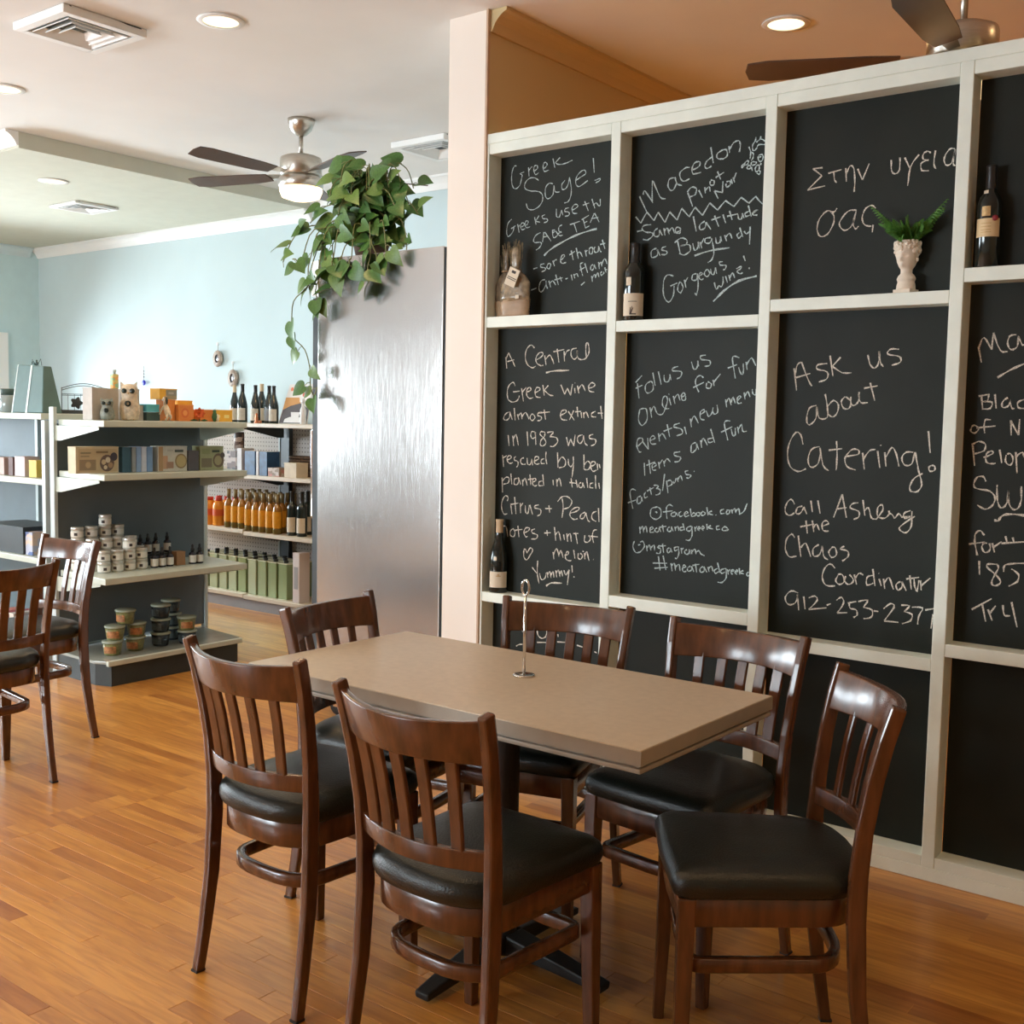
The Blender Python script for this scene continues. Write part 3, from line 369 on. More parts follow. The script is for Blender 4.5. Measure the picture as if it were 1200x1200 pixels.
    'a2': '''50:2897,1709 2891,1663;50:2897,1699 2883,1727;50:2883,1727 2877,1717 2868,1703 2860,1691 2855,1682 2851,1675 2848,1670;50:2889,1691 2853,1698;50:2750,1743 2754,1747 2760,1753 2767,1756 2774,1754 2781,1749 2788,1742 2792,1734 2795,1726 2796,1716 2796,1705 2793,1693 2788,1682 2781,1674 2771,1668 2762,1664 2754,1664 2747,1668 2742,1670;50:2737,1696 2729,1700 2718,1705 2710,1711 2707,1715 2706,1720 2708,1723 2712,1725 2718,1725 2724,1724 2730,1720 2736,1714 2740,1707 2742,1700 2742,1692 2739,1685 2733,1679 2725,1675 2718,1672 2712,1671 2707,1673 2704,1673;50:2698,1712 2690,1673;50:2693,1695 2688,1702 2680,1710 2673,1714 2668,1710 2663,1702 2659,1695 2656,1689 2653,1682 2652,1678;50:2637,1737 2627,1683;50:2655,1726 2603,1734;50:2603,1727 2600,1687;50:2600,1708 2598,1714 2594,1721 2590,1726 2585,1729 2580,1731 2576,1732;50:2543,1738 2550,1737 2559,1736 2565,1733 2569,1727 2570,1719 2569,1711 2566,1705 2561,1698 2555,1695 2550,1695 2544,1699 2540,1704 2539,1712 2539,1722 2539,1729;50:2541,1729 2540,1721 2539,1709 2536,1700 2530,1695 2523,1693 2516,1692 2509,1693 2502,1695 2496,1699 2491,1705 2486,1712 2484,1720 2483,1730 2485,1741 2487,1749 2489,1755 2493,1758 2496,1758 2498,1753 2499,1745 2499,1735 2499,1724 2497,1712 2496,1703;50:2846,1591 2848,1596 2851,1602 2856,1606 2863,1604 2871,1599 2877,1593 2882,1585 2885,1576 2886,1566 2886,1555 2884,1544 2881,1536 2874,1530 2865,1526 2856,1524 2847,1526 2837,1529 2830,1534 2826,1540 2824,1546 2823,1551;50:2855,1566 2821,1570;50:2812,1581 2801,1528;50:2807,1566 2788,1585;50:2783,1566 2777,1568 2770,1570 2764,1573 2764,1578 2766,1582 2769,1585 2774,1584 2779,1582 2783,1577 2786,1571 2786,1562 2785,1555 2782,1548 2776,1543 2771,1540 2764,1540 2757,1542 2752,1544;50:2743,1562 2737,1565 2729,1568 2722,1572 2719,1575 2717,1578 2718,1581 2722,1583 2729,1585 2734,1585 2738,1580 2742,1573 2743,1566 2742,1559 2740,1552 2736,1547 2729,1545 2721,1544 2715,1544;50:2704,1594 2696,1551;50:2677,1592 2697,1573;50:2697,1573 2690,1568 2680,1561 2671,1555 2663,1552 2656,1552 2650,1551;50:2615,1595 2596,1557;50:2596,1557 2583,1581;50:2583,1581 2567,1553;50:2567,1553 2559,1597;50:2548,1581 2545,1562;50:2547,1602 2547,1600;50:2535,1591 2527,1561;50:2530,1577 2525,1583 2519,1591 2513,1595 2507,1589 2501,1578 2497,1570;50:2482,1580 2476,1582 2467,1583 2460,1586 2455,1589 2452,1593 2452,1596 2456,1599 2463,1602 2469,1602 2474,1599 2479,1593 2482,1588 2482,1581 2481,1575 2477,1570 2470,1567 2461,1566 2455,1566;50:2875,1484 2880,1482 2887,1479 2894,1474 2899,1468 2902,1461 2903,1455 2900,1452 2894,1450 2888,1450 2882,1452 2876,1456 2872,1461 2870,1470 2870,1479 2870,1486;50:2870,1482 2857,1452;50:2848,1500 2842,1450;50:2831,1475 2823,1453;50:2826,1468 2822,1473 2816,1479 2812,1481 2809,1474 2808,1463 2806,1455;50:2807,1464 2802,1471 2795,1480 2788,1483 2782,1476 2775,1464 2771,1455;50:2760,1474 2762,1471 2765,1466 2766,1461 2764,1456 2759,1452 2754,1450 2749,1452 2744,1457 2740,1461 2741,1466 2744,1471 2748,1474 2752,1476 2756,1476 2760,1476;50:2708,1486 2713,1485 2720,1483 2725,1480 2727,1477 2728,1474 2727,1471 2721,1469 2713,1468 2708,1465 2707,1461 2709,1456 2712,1452 2717,1451 2724,1450 2728,1450;50:2695,1495 2687,1455;50:2718,1482 2667,1486;50:2612,1474 2604,1477 2594,1481 2587,1485 2586,1489 2587,1493 2590,1495 2595,1495 2602,1493 2608,1491 2611,1486 2613,1480 2614,1474 2613,1468 2611,1462 2607,1458 2598,1455 2587,1455 2580,1454;50:2576,1489 2546,1455;50:2550,1493 2569,1456;50:2534,1508 2529,1468;50:2543,1488 2514,1490;50:2514,1486 2511,1464;50:2503,1486 2500,1463;50:2501,1479 2498,1483 2494,1487 2490,1488 2486,1482 2481,1472 2478,1465;50:2446,1491 2452,1489 2458,1486 2464,1483 2465,1479 2465,1474 2463,1471 2457,1469 2449,1469 2444,1469;50:2423,1512 2415,1462;50:2435,1484 2412,1484;67:2690,1643 2680,1645 2666,1648 2648,1650 2624,1651 2596,1651 2576,1652;50:2877,1388 2871,1344;50:2853,1386 2847,1344;50:2850,1371 2846,1379 2841,1389 2836,1392 2831,1380 2826,1361 2823,1347;50:2779,1405 2773,1347;50:2739,1404 2744,1405 2750,1406 2755,1405 2758,1401 2760,1394 2760,1388 2758,1384 2756,1379 2752,1377 2747,1378 2740,1381 2736,1385 2736,1391 2738,1399 2739,1404;50:2737,1404 2733,1352;50:2688,1403 2693,1405 2700,1406 2706,1407 2710,1404 2713,1400 2713,1395 2709,1391 2703,1387 2696,1382 2690,1377 2685,1370 2682,1364 2684,1358 2690,1352 2696,1349 2701,1348 2706,1349 2710,1352 2711,1357 2710,1364 2708,1371 2703,1376 2697,1381 2692,1386 2689,1392 2688,1399 2688,1403;50:2678,1403 2668,1405 2655,1407 2646,1406 2649,1401 2658,1393 2664,1387;50:2664,1387 2655,1387 2642,1386 2632,1384 2627,1379 2624,1372 2625,1366 2630,1359 2637,1353 2645,1348 2651,1347 2657,1348 2661,1348;50:2582,1387 2572,1352;50:2572,1352 2562,1380;50:2562,1380 2546,1353;50:2546,1353 2540,1397;50:2505,1398 2510,1397 2518,1395 2524,1392 2528,1387 2529,1380 2528,1374 2525,1369 2520,1364 2515,1363 2510,1367 2505,1373 2502,1380 2501,1386 2500,1392 2500,1396;50:2500,1395 2499,1386 2496,1375 2493,1366 2488,1361 2483,1358 2479,1357;50:2455,1401 2460,1400 2467,1398 2472,1395 2473,1392 2473,1388 2469,1384 2461,1383 2451,1383 2443,1381 2441,1376 2442,1369 2445,1363 2451,1360 2458,1357 2464,1356;50:2904,1304 2898,1256;50:2902,1293 2882,1303;50:2880,1286 2874,1287 2866,1290 2860,1292 2859,1296 2860,1301 2863,1304 2867,1304 2873,1302 2877,1299 2880,1294 2881,1288 2879,1282 2876,1277 2870,1273 2865,1271 2859,1272 2854,1274 2850,1276;50:2834,1301 2837,1300 2841,1297 2843,1295 2844,1292 2843,1288 2841,1285 2835,1284 2829,1283 2824,1280 2822,1276 2822,1270 2823,1265 2825,1262 2828,1259 2830,1257;50:2793,1297 2797,1296 2803,1295 2807,1292 2809,1288 2810,1282 2809,1277 2806,1274 2802,1271 2797,1270 2792,1270 2787,1271 2783,1272;50:2776,1297 2776,1290 2775,1280 2773,1273 2769,1270 2764,1269 2759,1272 2756,1278 2754,1288 2753,1294;50:2753,1294 2747,1268;50:2738,1286 2732,1288 2723,1292 2717,1296 2717,1299 2719,1303 2722,1305 2727,1305 2732,1304 2736,1301 2738,1294 2739,1286 2738,1280 2735,1276 2731,1274 2726,1273 2721,1274 2716,1276 2712,1277;50:2690,1297 2694,1296 2699,1295 2703,1292 2705,1288 2705,1282 2703,1277 2698,1277 2691,1277 2687,1278;50:2681,1325 2681,1318 2682,1307 2681,1297 2679,1288 2677,1280 2675,1275;50:2624,1325 2620,1264;50:2620,1284 2616,1292 2609,1302 2603,1307 2596,1306 2589,1300 2584,1293 2583,1286 2584,1277 2588,1271 2596,1267 2607,1265 2615,1264;50:2571,1301 2570,1295 2570,1286 2568,1279 2565,1274 2561,1271 2557,1270 2553,1274 2549,1279 2546,1284;50:2547,1311 2546,1301 2545,1287 2545,1273 2547,1257 2549,1240 2551,1228;50:2496,1320 2494,1262;50:2495,1278 2490,1284 2484,1291 2478,1295 2472,1294 2467,1289 2464,1283 2465,1276 2468,1268 2472,1263 2479,1261 2486,1261 2492,1262;50:2460,1276 2454,1278 2447,1281 2442,1284 2441,1288 2442,1292 2445,1295 2449,1295 2455,1294 2460,1290 2462,1284 2462,1276 2461,1269 2459,1263 2455,1259 2450,1256 2445,1257 2439,1260 2435,1262;50:2432,1288 2429,1263;50:2423,1285 2418,1270;50:2905,1210 2901,1148;50:2903,1196 2898,1201 2892,1208 2885,1213 2879,1214 2872,1213 2868,1210 2867,1204 2869,1196 2872,1190 2880,1187 2890,1185 2897,1183;50:2859,1229 2853,1185;50:2824,1212 2829,1211 2834,1210 2839,1207 2841,1201 2842,1194 2841,1188 2837,1185 2831,1184 2826,1185 2822,1189 2819,1195 2817,1201 2817,1206 2819,1212 2820,1216;50:2817,1212 2807,1186;50:2798,1207 2795,1181;50:2796,1198 2793,1204 2788,1211 2784,1214 2780,1206 2776,1193 2773,1184;50:2760,1230 2755,1187;50:2769,1209 2746,1213;50:2743,1200 2739,1202 2733,1204 2729,1207 2729,1210 2731,1214 2734,1216 2738,1215 2742,1213 2746,1210 2747,1204 2747,1197 2745,1191 2742,1187 2738,1185 2733,1184 2729,1185 2725,1187 2722,1188;50:2696,1206 2701,1206 2708,1204 2713,1202 2714,1197 2714,1191 2712,1187 2707,1186 2699,1187 2694,1188;50:2695,1233 2689,1188;50:2643,1213 2641,1192;50:2625,1217 2622,1188;50:2624,1206 2620,1212 2616,1220 2612,1222 2608,1213 2604,1199 2602,1189;50:2555,1224 2548,1188;50:2562,1207 2528,1205;50:2531,1218 2523,1189;50:2506,1210 2509,1208 2514,1206 2517,1202 2517,1198 2516,1193 2514,1190 2510,1189 2505,1190 2501,1192 2499,1197 2499,1204 2499,1209;50:2499,1209 2490,1189;50:2480,1228 2474,1190;50:2449,1211 2453,1210 2458,1209 2462,1207 2464,1202 2465,1196 2464,1192 2459,1191 2453,1191 2448,1191;50:2439,1241 2439,1233 2438,1222 2438,1212 2437,1203 2436,1194 2435,1188;50:2423,1212 2418,1189;50:2875,1114 2874,1118 2871,1124 2871,1129 2874,1133 2880,1136 2886,1136 2892,1131 2898,1122 2902,1112 2905,1102 2905,1091 2904,1081 2901,1072 2896,1064 2891,1058 2885,1058 2879,1060 2874,1061;50:2856,1097 2849,1061;50:2837,1133 2828,1063;50:2858,1101 2817,1109;50:2807,1110 2804,1068;50:2806,1095 2793,1111;50:2781,1102 2780,1094 2780,1082 2778,1074 2774,1069 2770,1068 2766,1071 2763,1081 2761,1095 2760,1105;50:2757,1105 2742,1066;50:2712,1108 2718,1107 2726,1105 2731,1103 2734,1100 2734,1097 2731,1094 2723,1093 2711,1092 2703,1090 2700,1084 2700,1077 2702,1071 2707,1067 2714,1064 2718,1062;50:2661,1109 2656,1080;50:2679,1095 2645,1097;50:2596,1141 2594,1132 2591,1118 2590,1104 2591,1090 2593,1074 2595,1063;50:2618,1127 2613,1133 2606,1141 2598,1147 2590,1150 2580,1151 2571,1150 2562,1146 2553,1140 2548,1133 2549,1125 2554,1116 2561,1108 2570,1104 2580,1101 2588,1099;50:2556,1084 2547,1087 2535,1090 2525,1094 2518,1098 2513,1102 2512,1106 2514,1109 2519,1111 2525,1110 2534,1107 2544,1101 2552,1094 2555,1087 2557,1080 2555,1073 2551,1068 2544,1063 2537,1061 2531,1061 2524,1063 2519,1065;50:2483,1093 2488,1091 2496,1088 2502,1084 2505,1079 2507,1072 2506,1067 2502,1066 2496,1066 2491,1069 2486,1075 2483,1083 2480,1089;50:2480,1091 2478,1084 2474,1073 2471,1064 2467,1060 2462,1057 2460,1056;50:2430,1100 2435,1098 2442,1096 2447,1092 2451,1085 2452,1078 2451,1071 2446,1066 2437,1062 2431,1060;50:2421,1113 2417,1059;50:2893,1008 2888,1009 2883,1009 2878,1005 2874,993 2871,977 2869,965;50:2839,1002 2844,1000 2850,996 2855,991 2857,985 2857,978 2855,972 2850,969 2843,967 2838,968 2834,972 2832,979 2831,985 2833,992 2838,998 2841,1002;50:2817,1015 2810,968;50:2831,995 2793,1002;50:2780,989 2775,992 2768,995 2762,998 2758,1003 2756,1007 2757,1010 2762,1011 2770,1011 2776,1009 2781,1003 2784,996 2785,989 2783,982 2779,976 2775,972 2772,972 2768,974 2766,975;50:2729,1008 2734,1007 2741,1004 2745,1002 2746,998 2744,994 2740,990 2732,989 2723,987 2716,985 2715,980 2717,974 2721,969 2729,967 2739,966 2747,965;50:2668,1007 2665,985;50:2681,995 2649,999;50:2631,1023 2623,968;50:2626,990 2622,996 2616,1004 2610,1006 2605,996 2601,981 2598,970;50:2585,997 2580,975;50:2569,1002 2564,969;50:2567,989 2563,994 2558,1001 2553,1003 2550,994 2548,980 2546,970;50:2527,1009 2517,965;50:2538,1004 2513,1006;50:2482,1001 2483,995 2484,986 2484,979 2480,975 2474,974 2468,975 2463,978 2458,983 2455,989 2457,994 2461,999 2464,1002;50:2426,1027 2430,1027 2436,1026 2441,1023 2444,1017 2446,1009 2447,1000 2445,991 2442,982 2440,975;50:2456,1000 2421,1000;50:2783,916 2784,909 2784,898 2783,889 2779,883 2774,878 2768,877 2762,882 2755,891 2750,900 2744,907 2740,914 2738,920 2740,925 2745,928 2750,929 2756,923 2762,913 2766,906;50:2766,906 2769,911 2773,917 2776,921 2779,921 2782,919 2784,918;50:2635,921 2630,892;50:2633,910 2629,920 2623,932 2618,938 2613,930 2608,916 2605,905;50:2605,913 2603,920 2600,929 2597,932 2593,925 2588,913 2585,903;50:2578,913 2573,915 2565,916 2560,919 2559,923 2559,927 2560,930 2563,930 2566,929 2569,925 2572,918 2574,908 2573,901 2568,897 2561,894 2555,893 2550,893 2546,895 2544,896;50:2534,938 2527,905;50:2511,927 2512,922 2513,915 2513,910 2509,906 2504,904 2499,904 2495,908 2492,914 2491,919 2493,923 2498,926 2502,928;50:2491,938 2485,936;50:2482,931 2479,906;50:2480,920 2478,927 2475,935 2471,938 2467,928 2463,913 2459,902;50:2440,909 2438,908;50:2739,849 2715,827;50:2711,879 2712,865 2713,845 2712,827 2709,811 2705,796 2702,786;50:2700,828 2698,820 2695,809 2690,803 2684,803 2677,807 2672,812 2669,819 2668,827 2668,833;50:2663,836 2658,814;50:2661,825 2658,830 2653,838 2649,841 2646,834 2644,823 2642,815;50:2642,826 2640,832 2636,840 2633,842 2631,837 2629,826 2628,818;50:2620,848 2614,820;50:2617,837 2614,842 2610,849 2606,851 2603,844 2600,832 2598,823;50:2599,835 2597,840 2595,847 2592,850 2590,844 2587,834 2585,827;50:2579,852 2576,845 2573,837 2569,834 2564,840 2558,850 2554,858;50:2554,856 2561,795;50:2541,876 2538,848;50:2531,832 2528,829;67:2666,779 2660,784 2651,790 2639,795 2622,797 2602,798 2588,799''',
